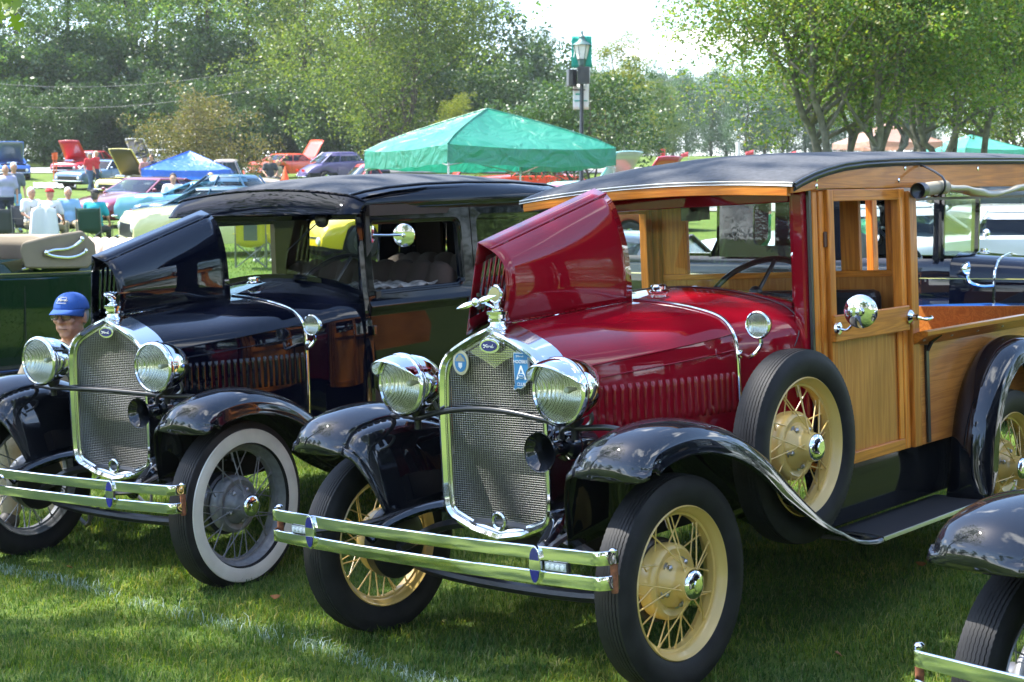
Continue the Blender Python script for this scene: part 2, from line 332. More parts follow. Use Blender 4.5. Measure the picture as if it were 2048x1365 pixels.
# ---------------------------------------------------------------- wire wheel (axle = local Y, outside = -Y)
_wm = {}
def wheel_meshes(key, R, rr, enamel, white):
    if key in _wm: return _wm[key]
    d = {}; K = R / .362; hw = .060 * K
    def mesh(mb, mats, **k):
        o = mb.build('wheel_piece', mats, **k); fixn(o); me = o.data; bpy.data.objects.remove(o); return me
    # tyre: ribbed tread with saw-tooth grooves
    prof = [(.040, rr - .004), (.050, rr + .006), (hw * .97, rr + .035), (hw, rr + .055), (hw * .97, rr + .07), (hw * .90, R - .022), (hw * .86, R - .017), (hw * .84, R - .010)]
    tread = []; ng = 7; tw = hw * .80
    for i in range(ng + 1):
        c = tw - (i + .5) * 2 * tw / (ng + 1); wv = tw / (ng + 1); zr = R - .006 * (c / tw) ** 2
        tread += [(c + wv * .86, zr, i), (c - wv * .86, zr, i)]
        if i < ng: tread += [(c - wv * .92, zr - .006, i), (c - wv * 1.08, zr - .006, i)]
    n = 216; rows = []
    for k in range(n):
        a = 2 * pi * k / n; z = (.0011 if k % 2 else -.0011); row = []
        for y, r in prof: row.append((-y, r * cos(a), r * sin(a)))
        for y, r, i in tread: row.append((-(y + z), r * cos(a), r * sin(a)))
        for y, r in prof[::-1]: row.append((y, r * cos(a), r * sin(a)))
        rows.append([(p[1], p[0], p[2]) for p in row])
    d['tyre'] = mesh(MB().grid(rows, cu=True), RUBBER, angle=50)
    if white:
        pw = [(hw * .99 + .001, rr + .004), (hw + .0035, rr + .02), (hw + .0045, rr + .04), (hw * .99 + .003, R - .038), (hw * .95, R - .034)]
        d['whitewall'] = mesh(MB().lathe([(a, r) for a, r in pw], ax=(0, -1, 0), n=96), WHITEW)
    rim = [(.046, rr), (.050, rr - .004), (.046, rr - .008), (.034, rr - .012), (.030, rr - .022), (.014, rr - .026), (.012, rr - .034), (-.012, rr - .034), (-.014, rr - .026), (-.030, rr - .022), (-.034, rr - .012), (-.046, rr - .008), (-.050, rr - .004), (-.046, rr)]
    d['rim'] = mesh(MB().lathe(rim, ax=(0, -1, 0), n=96), enamel, angle=60)
    hub = [(-.06, .100), (-.055, .124), (-.03, .129), (-.004, .129), (.006, .124), (.012, .112), (.006, .098), (.004, .088), (.022, .080), (.034, .062), (.052, .055), (.076, .054), (.086, .050)]
    d['hub'] = mesh(MB().lathe(hub, ax=(0, -1, 0), n=48), enamel, angle=45)
    mb = MB().lathe([(.084, .051), (.090, .050), (.098, .043), (.103, .028), (.105, 0.001)], ax=(0, -1, 0), n=40)
    mb.lathe([(.102, .023), (.107, .021), (.107, .0005)], ax=(0, -1, 0), n=24)
    d['cap'] = mesh(mb, CHROME)
    d['drum'] = mesh(MB().lathe([(-.05, .02), (-.05, .132), (-.058, .142), (-.10, .142), (-.11, .12), (-.11, .02)], ax=(0, -1, 0), n=40), BLACKS)
    def spoke(r0, a0, r1, a1, t0, t1):
        p = Vector((r0 * cos(t0), -a0, r0 * sin(t0))); q = Vector((r1 * cos(t1), -a1, r1 * sin(t1)))
        mb = MB().tube([p, lerp(p, q, .93)], .0028, 6); mb.tube([lerp(p, q, .90), lerp(p, q, 1.0)], [.0034, .0062], 6)
        mb.tube([lerp(p, q, -.02), lerp(p, q, .05)], [.005, .0032], 6); return mesh(mb, enamel)
    rt = rr - .030
    d['s0'] = spoke(.052, .066, rt, .006, 0, .40); d['s1'] = spoke(.052, .072, rt, .010, 0, -.40)
    d['s2'] = spoke(.120, .006, rt, -.010, 0, .27); d['s3'] = spoke(.122, -.020, rt, -.012, 0, -.27)
    mb = MB(); mb.lathe([(.012, .017), (.016, .016), (.016, .0005)], o=(.074, 0, 0), ax=(0, -1, 0), n=14); mb.lathe([(.014, .0105), (.030, .0105), (.034, .006), (.036, .0005)], o=(.074, 0, 0), ax=(0, -1, 0), n=6)
    d['lug'] = mesh(mb, STEEL)
    d['valve'] = mesh(MB().tube([(rr - .03, 0, 0), (rr - .065, -.012, .003)], .004, 8).tube([(rr - .062, -.011, .003), (rr - .075, -.015, .003)], .0055, 8), CHROME)
    _wm[key] = d; return d
def wire_wheel(key, parent, pos, side=-1, spin=0., tilt=0., R=.362, rr=.258, enamel=None, white=False, drum=True, name='wheel'):
    d = wheel_meshes(key, R, rr, enamel or CREAMP, white)
    w_ = link(name, d['rim'], parent); w_.location = pos
    w_.rotation_euler = (tilt, 0, 0 if side < 0 else pi)
    def sub(n, me, a=0.): 
        o = link(n, me, w_); o.rotation_euler = (0, -a - spin, 0); return o
    sub('tyre', d['tyre']); sub('hub_shell', d['hub']); sub('hub_cap', d['cap'])
    if drum: sub('brake_drum', d['drum'])
    if white: sub('whitewall', d['whitewall'])
    for k in range(5):
        sub('spoke', d['s0'], 2 * pi * k / 5); sub('spoke', d['s1'], 2 * pi * k / 5 + .35)
        sub('lug_nut', d['lug'], 2 * pi * k / 5 + .5)
    for k in range(10):
        sub('spoke', d['s2'], 2 * pi * k / 10 + .1); sub('spoke', d['s3'], 2 * pi * k / 10 + .35)
    sub('valve_stem', d['valve'], 1.2)
    return w_

# ---------------------------------------------------------------- radiator shell outline (y>=0 half, y-z)
SH = [(0, 1.210), (.075, 1.184), (.150, 1.150), (.205, 1.118), (.240, 1.080), (.256, 1.03), (.262, .95), (.264, .85), (.264, .70), (.262, .58), (.250, .525), (.222, .497), (.12, .458), (0, .436)]
def shell_loop(off=0., n=26):
    P = [SH[0]] + [tuple(p) for p in catmull([SH[1]] + SH[2:-2], n)] + [SH[-2], SH[-1]]
    P = np.array([SH[0]] + P[1:]); full = np.vstack([P, (P[1:-1] * [-1, 1])[::-1]])
    if off:
        m = len(full); o = []
        for i in range(m):
            a, b, c = full[i - 1], full[i], full[(i + 1) % m]
            d1 = b - a; d2 = c - b; n1 = np.array([d1[1], -d1[0]]); n2 = np.array([d2[1], -d2[0]]); n1 /= np.linalg.norm(n1) + 1e-9; n2 /= np.linalg.norm(n2) + 1e-9
            q = n1 + n2; q /= np.linalg.norm(q) + 1e-9; k = off / max(.5, q @ n1); o.append(b - q * k * (-1 if True else 1) * -1)
        full = np.array(o)
    return full
_ctr = np.array([0, .82])
def grow(P, d):
    """push outline outward by d (outline seen from its centre)"""
    Q = []
    for i in range(len(P)):
        t = P[(i + 1) % len(P)] - P[i - 1]; n_ = np.array([-t[1], t[0]]); n_ /= np.linalg.norm(n_) + 1e-9
        if n_ @ (P[i] - _ctr) < 0: n_ = -n_
        Q.append(P[i] + n_ * d)
    return np.array(Q)

def clipspan(poly, axis, val):
    """interval of the polygon on the line coordinate[axis]==val"""
    xs = []
    for i in range(len(poly)):
        a, b = poly[i - 1], poly[i]
        if (a[axis] - val) * (b[axis] - val) < 0: t = (val - a[axis]) / (b[axis] - a[axis]); xs.append(a[1 - axis] + t * (b[1 - axis] - a[1 - axis]))
    return (min(xs), max(xs)) if len(xs) > 1 else None

LOUV = None
def radiator(root, style):
    base = shell_loop()
    rings = []
    for d, x in ((-.026, -.058), (-.024, -.078), (-.012, -.090), (-.003, -.088), (.001, -.080), (.002, -.05), (.004, .0), (.008, .045), (.004, .046)):
        rings.append([(x, p[0], p[1]) for p in grow(base, d)])
    mb = MB(); mb.grid(rings, cv=True)
    shell = fixn(mb.build('radiator_shell', CHROME, root, angle=28))
    g = grow(base, -.024); gx = -.066
    core = MB().prism([tuple(p) for p in grow(base, -.02)], -.035, -.02, lambda a, b, t: (t, a, b)).build('radiator_core', COREM, root, smooth=False)
    mb = MB()   # woven stone guard
    z = .445; i = 0
    while z < 1.2:
        s_ = clipspan(g, 1, z)
        if s_ and s_[1] - s_[0] > .02:
            n_ = 46; ys = np.linspace(s_[0] + .001, s_[1] - .001, n_)
            mb.tube([(gx - .0010, y, z) for y in (ys[0], ys[-1])], .00085, 4, caps=False)
        z += .0082; i += 1
    y = -.234
    while y <= .2345:
        s_ = clipspan(g, 0, y)
        if s_: mb.tube([(gx + .0008, y, s_[0] + .001), (gx + .0008, y, s_[1] - .001)], .0011, 4, caps=False)
        y += .0117
    gr = mb.build('grille_mesh', mat('guard_wire', (.33, .33, .32), .22, 1.), root, smooth=False); gr['kind'] = 'stuff'
    # inner edge band of the guard
    in1 = grow(base, -.026); in2 = grow(base, -.038)
    fr = fixn(MB().grid([[(gx - .002, p[0], p[1]) for p in in1], [(gx - .006, p[0], p[1]) for p in grow(base, -.031)], [(gx - .002, p[0], p[1]) for p in in2]], cv=True).build('grille_frame', NICKEL, root))
    # bright V plate behind the guard, under the badge
    if style == 'truck':
        MB().prism([(0, 1.180), (.10, 1.140), (.15, 1.115), (.11, 1.112), (.05, 1.088), (0, 1.060), (-.05, 1.088), (-.11, 1.112), (-.15, 1.115), (-.10, 1.140)], -.056, -.050, lambda a, b, t: (t, a, b)).build('header_plate', NICKEL, root, smooth=False)
    # crank hole
    MB().lathe([(.0, .020), (.008, .022), (.012, .029), (.008, .035), (0, .036)], o=(-.066, 0, .508), ax=(-1, 0, 0), n=28).lathe([(-.01, .021), (-.01, .0005)], o=(-.066, 0, .508), ax=(-1, 0, 0), n=20).build('crank_hole_ring', NICKEL, root)
    # oval maker's badge
    def oval(mb, ry, rz, x0, x1, n=36):
        mb.prism([(ry * cos(2 * pi * k / n), rz * sin(2 * pi * k / n)) for k in range(n)], x0, x1, lambda a, b, t: (t, a, b + 1.142))
    mb = MB(); oval(mb, .048, .027, -.068, -.079); b1 = mb.build('oval_badge', CHROME if style != 'sedan' else NICKEL, root, smooth=False, bevel=.0015)
    mb = MB(); oval(mb, .037, .019, -.079, -.0815); mb.build('blue_field', BLUEE, b1, smooth=False)
    mb = MB(); strokes_word(mb, lambda a, b: (-.0822, a * -.027, 1.142 + b * .016 / .35 * .42), .0012); mb.build('script', WHITEE, b1)
    # filler neck and cap
    o = (-.028, 0, 0)
    mb = MB().lathe([(1.196, .040), (1.206, .036), (1.214, .030), (1.226, .028), (1.228, .036), (1.234, .038), (1.238, .034), (1.250, .034), (1.252, .040), (1.262, .041), (1.266, .034), (1.267, .001)], o=o, n=32)
    cap = mb.build('radiator_cap', CHROME, root, angle=30)
    if style == 'truck':
        mb = MB().lathe([(1.266, .020), (1.272, .020), (1.276, .011), (1.284, .010), (1.290, .016), (1.294, .010)], o=o, n=20)
        mb.lathe([(-.010, .001), (-.010, .026), (-.013, .030), (-.008, .034), (.006, .034), (.010, .028), (.010, .001)], o=(-.028, 0, 1.325), ax=(1, 0, 0), n=28)
        mb.build('heat_gauge', CHROME, cap)
        MB().lathe([(0, .0255), (.0015, .0005)], o=(-.0390, 0, 1.325), ax=(-1, 0, 0), n=24).build('gauge_dial', mat('gauge_dial', (.55, .47, .20), .4), cap)
        hub = (-.098, .036, 1.300)
        mb = MB().tube([(-.03, .004, 1.272), (-.045, .018, 1.285), (-.07, .03, 1.298), (-.09, .035, 1.30)], .006, 8); mb.build('propeller_bracket', CHROME, cap)
        mb = MB().ball(hub, .017, 14, 10)
        d = Vector((-.10, .95, -.24)).normalized()
        for sg in (1, -1):
            rows = []
            for k in range(9):
                t = k / 8; c = Vector(hub) + d * sg * (.012 + .082 * t); wd = .010 * sin(pi * min(1, .18 + t * .82)) + .0006
                rows.append([c + Vector((a * wd * .35, 0, 0)) + Vector((.1, .2, 1)).normalized() * b * wd for a, b in ((1, .2), (0, 1), (-1, -.2), (0, -1))])
            mb.grid(rows, cv=True, caps=True)
        mb.build('propeller', CHROME, cap, label='small chrome propeller on the front of the radiator cap')
        mb = MB()
        for k in range(5): mb.box((-.075 + .01 * cos(k * 1.3), .038 + .026 * cos(k * 1.26), 1.302 + .024 * sin(k * 1.26)), (.012, .009, .012))
        mb.build('clamp_knob', BLACKS, cap)
    elif style == 'sedan':    # leaping bird mascot
        mb = MB().lathe([(1.266, .026), (1.272, .024), (1.276, .014), (1.282, .012)], o=o, n=24)
        body = [(-.075, 1.312, .004), (-.070, 1.316, .009), (-.058, 1.318, .011), (-.045, 1.312, .017), (-.028, 1.300, .021), (-.008, 1.292, .019), (.010, 1.288, .012), (.026, 1.290, .006), (.034, 1.294, .002)]
        mb.tube([(x, 0, z) for x, z, r in body], [r for *_, r in body], 12)
        for sg in (1, -1):
            rows = []
            for k in range(7):
                t = k / 6; x0 = -.045 + .01 * t; x1 = .0 + .045 * t; yy = sg * (.012 + .034 * t); zz = 1.308 + .020 * t - .006 * t * t
                rows.append([(x0, yy, zz), (lerp(x0, x1, .5), yy, zz + .005), (x1, yy, zz), (lerp(x0, x1, .5), yy, zz - .004)])
            mb.grid(rows, cv=True, caps=True)
            mb.tube([(-.02, sg * .008, 1.292), (-.022, sg * .010, 1.278)], .003, 6)
        mb.build('bird_mascot', CHROME, cap, label='chrome bird with spread wings on the radiator cap')
    return shell

def headlamp(root, s, visor, xoff=-.165, zc=1.0, yc=.381, r=.112):
    c = (0, s * yc, zc)
    prof = [(.195, .001), (.192, .02), (.175, .055), (.14, .085), (.09, .105), (.045, .112), (.03, .113)]
    mb = MB().lathe([(xoff + a, q) for a, q in prof], o=(0, s * yc, zc), ax=(1, 0, 0), n=48)
    hl = mb.build('headlight', CHROME, root)
    MB().lathe([(xoff + .032, .112), (xoff + .026, .118), (xoff + .010, .119), (xoff + .0, .115), (xoff - .003, .107), (xoff + .004, .102)], o=c, ax=(1, 0, 0), n=56).build('lamp_rim', CHROME, hl, angle=50)
    MB().lathe([(xoff + .002, .103), (xoff - .008, .075), (xoff - .013, .04), (xoff - .015, .0005)], o=c, ax=(1, 0, 0), n=48).build('lens', LENS, hl)
    mb = MB().lathe([(xoff + .012, .104), (xoff + .05, .088), (xoff + .085, .06), (xoff + .10, .03), (xoff + .10, .0005)], o=c, ax=(1, 0, 0), n=48); mb.build('reflector', REFL, hl)
    MB().lathe([(xoff + .098, .006), (xoff + .075, .008), (xoff + .06, .013), (xoff + .045, .010), (xoff + .038, .0005)], o=c, ax=(1, 0, 0), n=14).build('bulb', WHITEE, hl)
    MB().lathe([(zc - .175, .014), (zc - .135, .014), (zc - .115, .030), (zc - .10, .034)], o=(xoff + .085, s * yc, 0), n=14).build('lamp_post', BLACKS, hl)
    mb = MB().tube(catmull([(xoff + .16, s * yc, zc - .06), (xoff + .19, s * (yc - .01), zc - .12), (xoff + .17, s * (yc - .05), zc - .155), (xoff + .14, s * (yc - .10), zc - .15)], 14), .008, 8); mb.build('wiring_conduit', STEEL, hl)
    if visor:
        rows = []
        for k in range(17):
            a = radians(12 + 156 * k / 16); b = sin(pi * k / 16) ** .7
            row = []
            for j in range(7):
                t = j / 6; rr_ = .114 + .004 * t - .012 * t * t * b; row.append((xoff + .004 - .100 * b * t, s * yc + rr_ * cos(a), zc + rr_ * sin(a) - .010 * t * t * b))
            rows.append(row)
        v = MB().grid(rows).build('lamp_visor', CHROME, hl, solid=.0015)
    return hl

def bumper(root, yclamp=.54, led=True, badge=False, name='bumper', zt=.532, sag=.0):
    def xy(t):   # plan curve, t -1..1
        y = t * .805; a = abs(t); return -.500 + .030 * a ** 2 + (.055 * ((a - .96) / .04) ** 2 if a > .96 else 0), y
    T = [-1, -.995, -.99, -.98, -.97, -.96] + list(np.linspace(-.93, .93, 31)) + [.96, .97, .98, .99, .995, 1]
    first = None
    for zc in (zt, zt - .078):
        rows = []
        for t in T:
            x, y = xy(t); dz = -.004 * (1 - t * t)
            q = [(0, -.0225), (-.0030, -.0212), (-.0042, -.0190), (-.0048, 0), (-.0042, .0190), (-.0030, .0212), (0, .0225), (.004, .021), (.004, -.021)]
            rows.append([(x + a, y, zc + b + dz) for a, b in q])
        o = fixn(MB().grid(rows, cv=True, caps=True).build('bumper_blade' if first is not None else name, CHROME, root if first is None else first, angle=25))
        if first is None: first = o
    for s in (-1, 1):
        MB().lathe([(zt - .112, .001), (zt - .112, .010), (zt - .100, .012), (zt - .1, .012), (zt - .06, .012), (zt - .022, .012)], o=(-.425, s * .797, 0), n=16).build('spacer', RUST, first)
        MB().lathe([(zt + .016, .014), (zt + .022, .014), (zt + .028, .008), (zt + .029, .001)], o=(-.425, s * .797, 0), n=16).build('end_bolt', CHROME, first)
        for yc in ((s * yclamp),):
            t = yc / .805; x = xy(t)[0] - .006; n = 32; zc = zt - .039
            def ov(ry, rz, x0, x1): return MB().prism([(ry * cos(2 * pi * k / n), rz * sin(2 * pi * k / n)) for k in range(n)], x0, x1, lambda a, b, t_: (t_, yc + a, zc + b))
            cl = ov(.0245, .062, x + .004, x - .010).build('bumper_clamp', CHROME, first, smooth=False, bevel=.002)
            for sg in (1, -1):
                pol = [(.0195 * cos(a), .0555 * sin(a)) for a in np.linspace(radians(17), radians(163), 16)]
                MB().prism([(a, sg * b) for a, b in pol][::sg], x - .010, x - .0125, lambda a, b, t_: (t_, yc + a, zc + b)).build('enamel_field', BLUEE, cl, smooth=False)
            MB().tube(catmull([(x + .02, yc, zc), (-.40, s * .50, zc), (-.30, s * .44, zc + .01), (-.12, s * .40, zc + .03)], 10), .016, 6, flat=.6).build('bumper_bracket', BLACKS, first)
        if led:
            yc = s * (yclamp + .073); x = xy(yc / .805)[0]
            lb = MB().box((x + .006, yc, zt - .039), (.016, .098, .034)).build('marker_lamp', BLACKS, first, smooth=False, bevel=.003)
            MB().box((x - .003, yc, zt - .039), (.004, .086, .026)).build('lens', mat('clear_plastic', (.45, .48, .5), .15, spec=.8), lb, smooth=False)
            mb = MB()
            for k in range(4): mb.lathe([(0, .0085), (.004, .008), (.005, .0005)], o=(x - .0045, yc - .03 + .02 * k, zt - .039), ax=(-1, 0, 0), n=12)
            mb.build('diode', mat('bright_plastic', (.75, .78, .8), .1, spec=.9), lb)
    return first

# crown fender: side profile (x, z) of the crown, swept with a cross-section
FP = [(-.325, .742), (-.338, .775), (-.322, .823), (-.262, .874), (-.135, .903), (.02, .905), (.19, .868), (.345, .803), (.50, .700), (.66, .562), (.78, .462), (.90, .385), (1.02, .334), (1.14, .312), (1.20, .310)]
def fender_mesh(prof, yin, yc, yout, s, drop=.095, n=56, taper=(.55, .95), apron=None, lipw=.010, dropin=.05, exp=2.2):
    P = catmull(prof, n); rows = []; inner = []
    for i in range(n):
        a = P[max(i - 1, 0)]; b = P[min(i + 1, n - 1)]; t = np.array(b) - np.array(a); t /= np.linalg.norm(t) + 1e-9; nn = np.array([-t[1], t[0]])
        if nn[1] < 0 and t[0] > 0: nn = -nn
        x = P[i][0]; f = 1.0
        if x > taper[0]: f = max(.12, 1 - (x - taper[0]) / (taper[1] - taper[0]))
        fe = min(1., i / (n * .09)); fo = drop * f * (.25 + .75 * fe); row = []
        M_ = 15
        for j in range(M_):
            u = -1 + 2 * j / (M_ - 1)   # -1 inner .. 1 outer
            y = yc + (yout - yc) * u if u > 0 else yc + (yc - yin) * u
            d = -fo * abs(u) ** exp if u > 0 else -dropin * f * (.2 + .8 * fe) * abs(u) ** 2.0
            if u > 0: y = yc + (yout - yc) * sin(u * pi / 2) ** .95
            row.append((P[i][0] + nn[0] * d, s * y, P[i][1] + nn[1] * d))
        e = row[-1]; row.append((e[0] - nn[0] * .010, s * (yout + .003), e[2] - nn[1] * .010)); row.append((e[0] - nn[0] * .016, s * (yout - .006), e[2] - nn[1] * .016)); row.append((e[0] - nn[0] * .010, s * (yout - .014), e[2] - nn[1] * .010))
        rows.append(row); inner.append(row[0])
    return rows, inner

def front_fender(root, s, paint=None):
    rows, inner = fender_mesh(FP, .555, .695, .846, s)
    o = fixn(MB().grid(rows).build('front_fender', paint or BLACKP, root, angle=60, solid=.003))
    # inner apron sweeping down to the frame
    r2 = []
    for i, p in enumerate(inner):
        if p[0] > 1.12: break
        t = i / len(inner); row = []
        zb = .52 if p[0] > .2 else lerp(.47, .52, max(0, (p[0] + .33) / .53))
        xb = p[0] * .95 + .10 if p[0] < 0 else p[0]
        for j in range(9):
            v = j / 8; yy = lerp(abs(p[1]), .43, v ** .55); zz = lerp(p[2], min(zb, p[2] - .01), v ** 1.25); xx = lerp(p[0], xb, v)
            row.append((xx, s * yy, zz))
        r2.append(row)
    MB().grid(r2).build('fender_apron', paint or BLACKP, o, angle=60, solid=.002)
    b = MB().lathe([(-.004, .001), (-.004, .022), (.004, .024), (.008, .018), (.010, .001)], o=(-.03, s * .60, .845), ax=(-.25, -.1 * s, .96), n=16); b.build('bracket_foot', BLACKS, o)
    return o

HOODR = [(0, 1.251), (.07, 1.247), (.135, 1.241), (.20, 1.233), (.26, 1.224), (.337, 1.207), (.385, 1.193), (.420, 1.176), (.446, 1.152), (.464, 1.122)]   # rear section to the crease
HOODS = [(.476, 1.085), (.482, 1.02), (.484, .94), (.484, .80), (.480, .66)]
def hood_front(k):
    base = shell_loop(); P = [tuple(p) for p in grow(base, .003) if p[0] >= -1e-6]; P = P[:len(P)]
    return P
def sec_front():
    top = [(0, 1.214), (.055, 1.195), (.11, 1.171), (.15, 1.153), (.18, 1.136), (.21, 1.117), (.228, 1.101), (.241, 1.085), (.250, 1.068), (.256, 1.05)]
    side = [(.262, 1.0), (.265, .92), (.267, .85), (.268, .70), (.267, .56)]
    return top, side
def panel_between(A, B, x0, x1, s, n=12, warp=None):
    rows = []
    for i in range(n + 1):
        t = i / n; k = 1 - (1 - t) ** 1.35 if warp is None else t
        rows.append([(lerp(x0, x1, t), s * lerp(a[0], b[0], k), lerp(a[1], b[1], t)) for a, b in zip(A, B)])
    return rows
def louvre_mesh(h=.150, w=.019):
    rows = []
    for k in range(13):
        t = k / 12; e = min(1, t / .10, (1 - t) / .10); e = sqrt(max(0, 1 - (1 - e) ** 2)); z = (.5 - t) * h
        rows.append([(-w / 2, 0, z), (-w * .28, .0065 * e, z), (0, .0095 * e, z), (w * .28, .0085 * e, z), (w * .40, .004 * e, z), (w / 2, 0, z)])
    o = MB().grid(rows).build('louvre', BLACKP); me = o.data; bpy.data.objects.remove(o); return me

def hood_closed(root, s, paint):
    T0, S0 = sec_front()
    o = fixn(MB().grid(panel_between(T0, HOODR, .046, .775, s)).build('hood_panel', paint, root, angle=30))
    sp = fixn(MB().grid(panel_between([T0[-1]] + S0, [HOODR[-1]] + HOODS, .046, .775, s)).build('hood_side', paint, root, angle=30))
    # raised mouldings
    for zf, zr, r in ((1.050, 1.122, .004), (1.005, 1.062, .003)):
        mb = MB(); pts = []
        for i in range(14):
            t = i / 13; k = 1 - (1 - t) ** 1.35; x = lerp(.05, .772, t)
            z = lerp(zf, zr, t); y = lerp(.257 if zf > 1.02 else .2625, .4645 if zf > 1.02 else .479, k)
            pts.append((x, s * (y + .0015), z))
        mb.tube(pts, r, 6); mb.build('hood_moulding', paint, sp)
    me = louvre_mesh(); me.materials[0] = paint
    n = 21
    for i in range(n):
        t = (.116 + (.749 - .116) * i / (n - 1) - .046) / .73; k = 1 - (1 - t) ** 1.35; x = lerp(.046, .775, t)
        zz = lerp(.910, .905, t); y = lerp(.2665, .484, k); y2 = lerp(.2665, .484, 1 - (1 - t - .01) ** 1.35 if t < .98 else k)
        l = link('louvre', me, sp); ang = math.atan2((y2 - y), .0073)
        l.location = (x, s * (y + .0005), zz); l.rotation_euler = (0, 0, s * ang)
        if s < 0: l.scale = (1, -1, 1)
    return o

def hood_raised(root, paint, Fr, Rr, sideF, sideR):
    """passenger half folded up. Fr / Rr: sections at the front and rear edge as (y, z), hinge first"""
    rows = []
    A = catmull([(a, b) for a, b in Fr], 18); B = catmull([(a, b) for a, b in Rr], 18)
    for i in range(15):
        t = i / 14; rows.append([(lerp(-.02, .77, t), lerp(a[0], b[0], t), lerp(a[1], b[1], t)) for a, b in zip(A, B)])
    o = fixn(MB().grid(rows).build('raised_hood_panel', paint, root, angle=30, solid=.003, label='hood half folded up on its hinge'))
    # crease bead
    MB().tube([(lerp(-.02, .77, t), lerp(sideF[0][0], sideR[0][0], t) , lerp(sideF[0][1], sideR[0][1], t) + .002) for t in np.linspace(0, 1, 6)], .0045, 8).build('hood_moulding', paint, o)
    # side strip + hanging side panel with open louvre slots
    def P(t, v):   # v 0 crease .. 1 lower edge
        f = [sideF[0], sideF[1], sideF[2]]; r = [sideR[0], sideR[1], sideR[2]]
        if v < .2: a = lerp(np.array(f[0]), np.array(f[1]), v / .2); b = lerp(np.array(r[0]), np.array(r[1]), v / .2)
        else: a = lerp(np.array(f[1]), np.array(f[2]), (v - .2) / .8); b = lerp(np.array(r[1]), np.array(r[2]), (v - .2) / .8)
        q = lerp(a, b, t); return (lerp(-.02, .77, t), q[0], q[1])
    mb = MB()
    def strip(t0, t1, v0, v1, nt=6, nv=2):
        mb.grid([[P(lerp(t0, t1, i / nt), lerp(v0, v1, j / nv)) for j in range(nv + 1)] for i in range(nt + 1)])
    strip(0, 1, 0, .2, 12); strip(0, 1, .2, .40, 12); strip(0, 1, .86, 1, 12); strip(0, .07, .40, .86); strip(.95, 1, .40, .86)
    ns = 21
    for i in range(ns):
        a = .07 + .88 * i / ns; strip(a + .018, a + .88 / ns, .40, .86, 1)
    sp = fixn(mb.build('hood_side', paint, o, angle=30, solid=.002))
    mb = MB()
    for t in (.12, .5, .9): MB().tube([P(t - .02, 0), P(t + .02, 0)], .004, 6).build('hinge_pin', STEEL, o)
    mb = MB()
    for t in np.linspace(.02, .98, 24):
        x = lerp(-.02, .77, t); mb.tube([(x - .013, 0, lerp(1.214, 1.252, t) + .003), (x + .013, 0, lerp(1.214, 1.252, t) + .004)], .0042, 8)
    mb.build('centre_hinge', paint, o)
    return o

def cowl(root, paint, ztop=1.30, zedge=1.205, xr=1.10, pin=False, band_bottom=.66):
    R0 = [(a, b) for a, b in HOODR + HOODS]
    n = len(R0)
    W = [(0, ztop), (.09, ztop - .002), (.18, ztop - .009), (.27, ztop - .020), (.36, ztop - .038), (.45, ztop - .060), (.52, zedge + .0), (.565, zedge - .03), (.595, zedge - .065), (.610, zedge - .11), (.617, zedge - .155), (.620, 1.0), (.622, .92), (.622, .80), (.620, .60)]
    o = None
    rows_all = []
    for s in (-1, 1):
        rows = []
        for i in range(15):
            t = i / 14; kz = t ** .8; ky = sin(t * pi / 2) ** 1.05
            rows.append([(lerp(.785, xr, t), s * lerp(a[0], b[0], ky), lerp(a[1], b[1], kz)) for a, b in zip(R0, W)])
        q = fixn(MB().grid(rows).build('cowl_side' if o else 'cowl', paint, o or root, angle=40))
        if o is None: o = q
    # chrome band
    for s in (-1, 1):
        pts = [(.78, s * (a + .003), b + .003) for a, b in catmull(R0, 40) if b > band_bottom]
        MB().tube(pts, .0085, 8, flat=.8).build('cowl_band', CHROME, o)
    c = MB().lathe([(0, .040), (.006, .042), (.010, .036), (.012, .033), (.026, .034), (.032, .028), (.034, .001)], o=(.955, 0, ztop - .018), ax=(-.05, 0, 1), n=28)
    c.build('fuel_cap', CHROME, o, angle=30)
    if pin:
        for s in (-1, 1):
            pts = []
            for k in range(30):
                t = k / 29; j = t * 12.2; i0 = int(j); f = j - i0; tt = 1 - .50 * max(0, (t - .45) / .55) ** 2 - .10
                a = np.array(R0[i0]) * (1 - f) + np.array(R0[min(i0 + 1, n - 1)]) * f; b = np.array(W[i0]) * (1 - f) + np.array(W[min(i0 + 1, n - 1)]) * f
                ky = sin(tt * pi / 2) ** 1.05; kz = tt ** .8
                pts.append((lerp(.785, xr, tt), s * (lerp(a[0], b[0], ky) + .002), lerp(a[1], b[1], kz) + .002))
                if t > .80: break
            MB().tube(pts, .0022, 5).build('pinstripe', BLACKS, o)
    return o

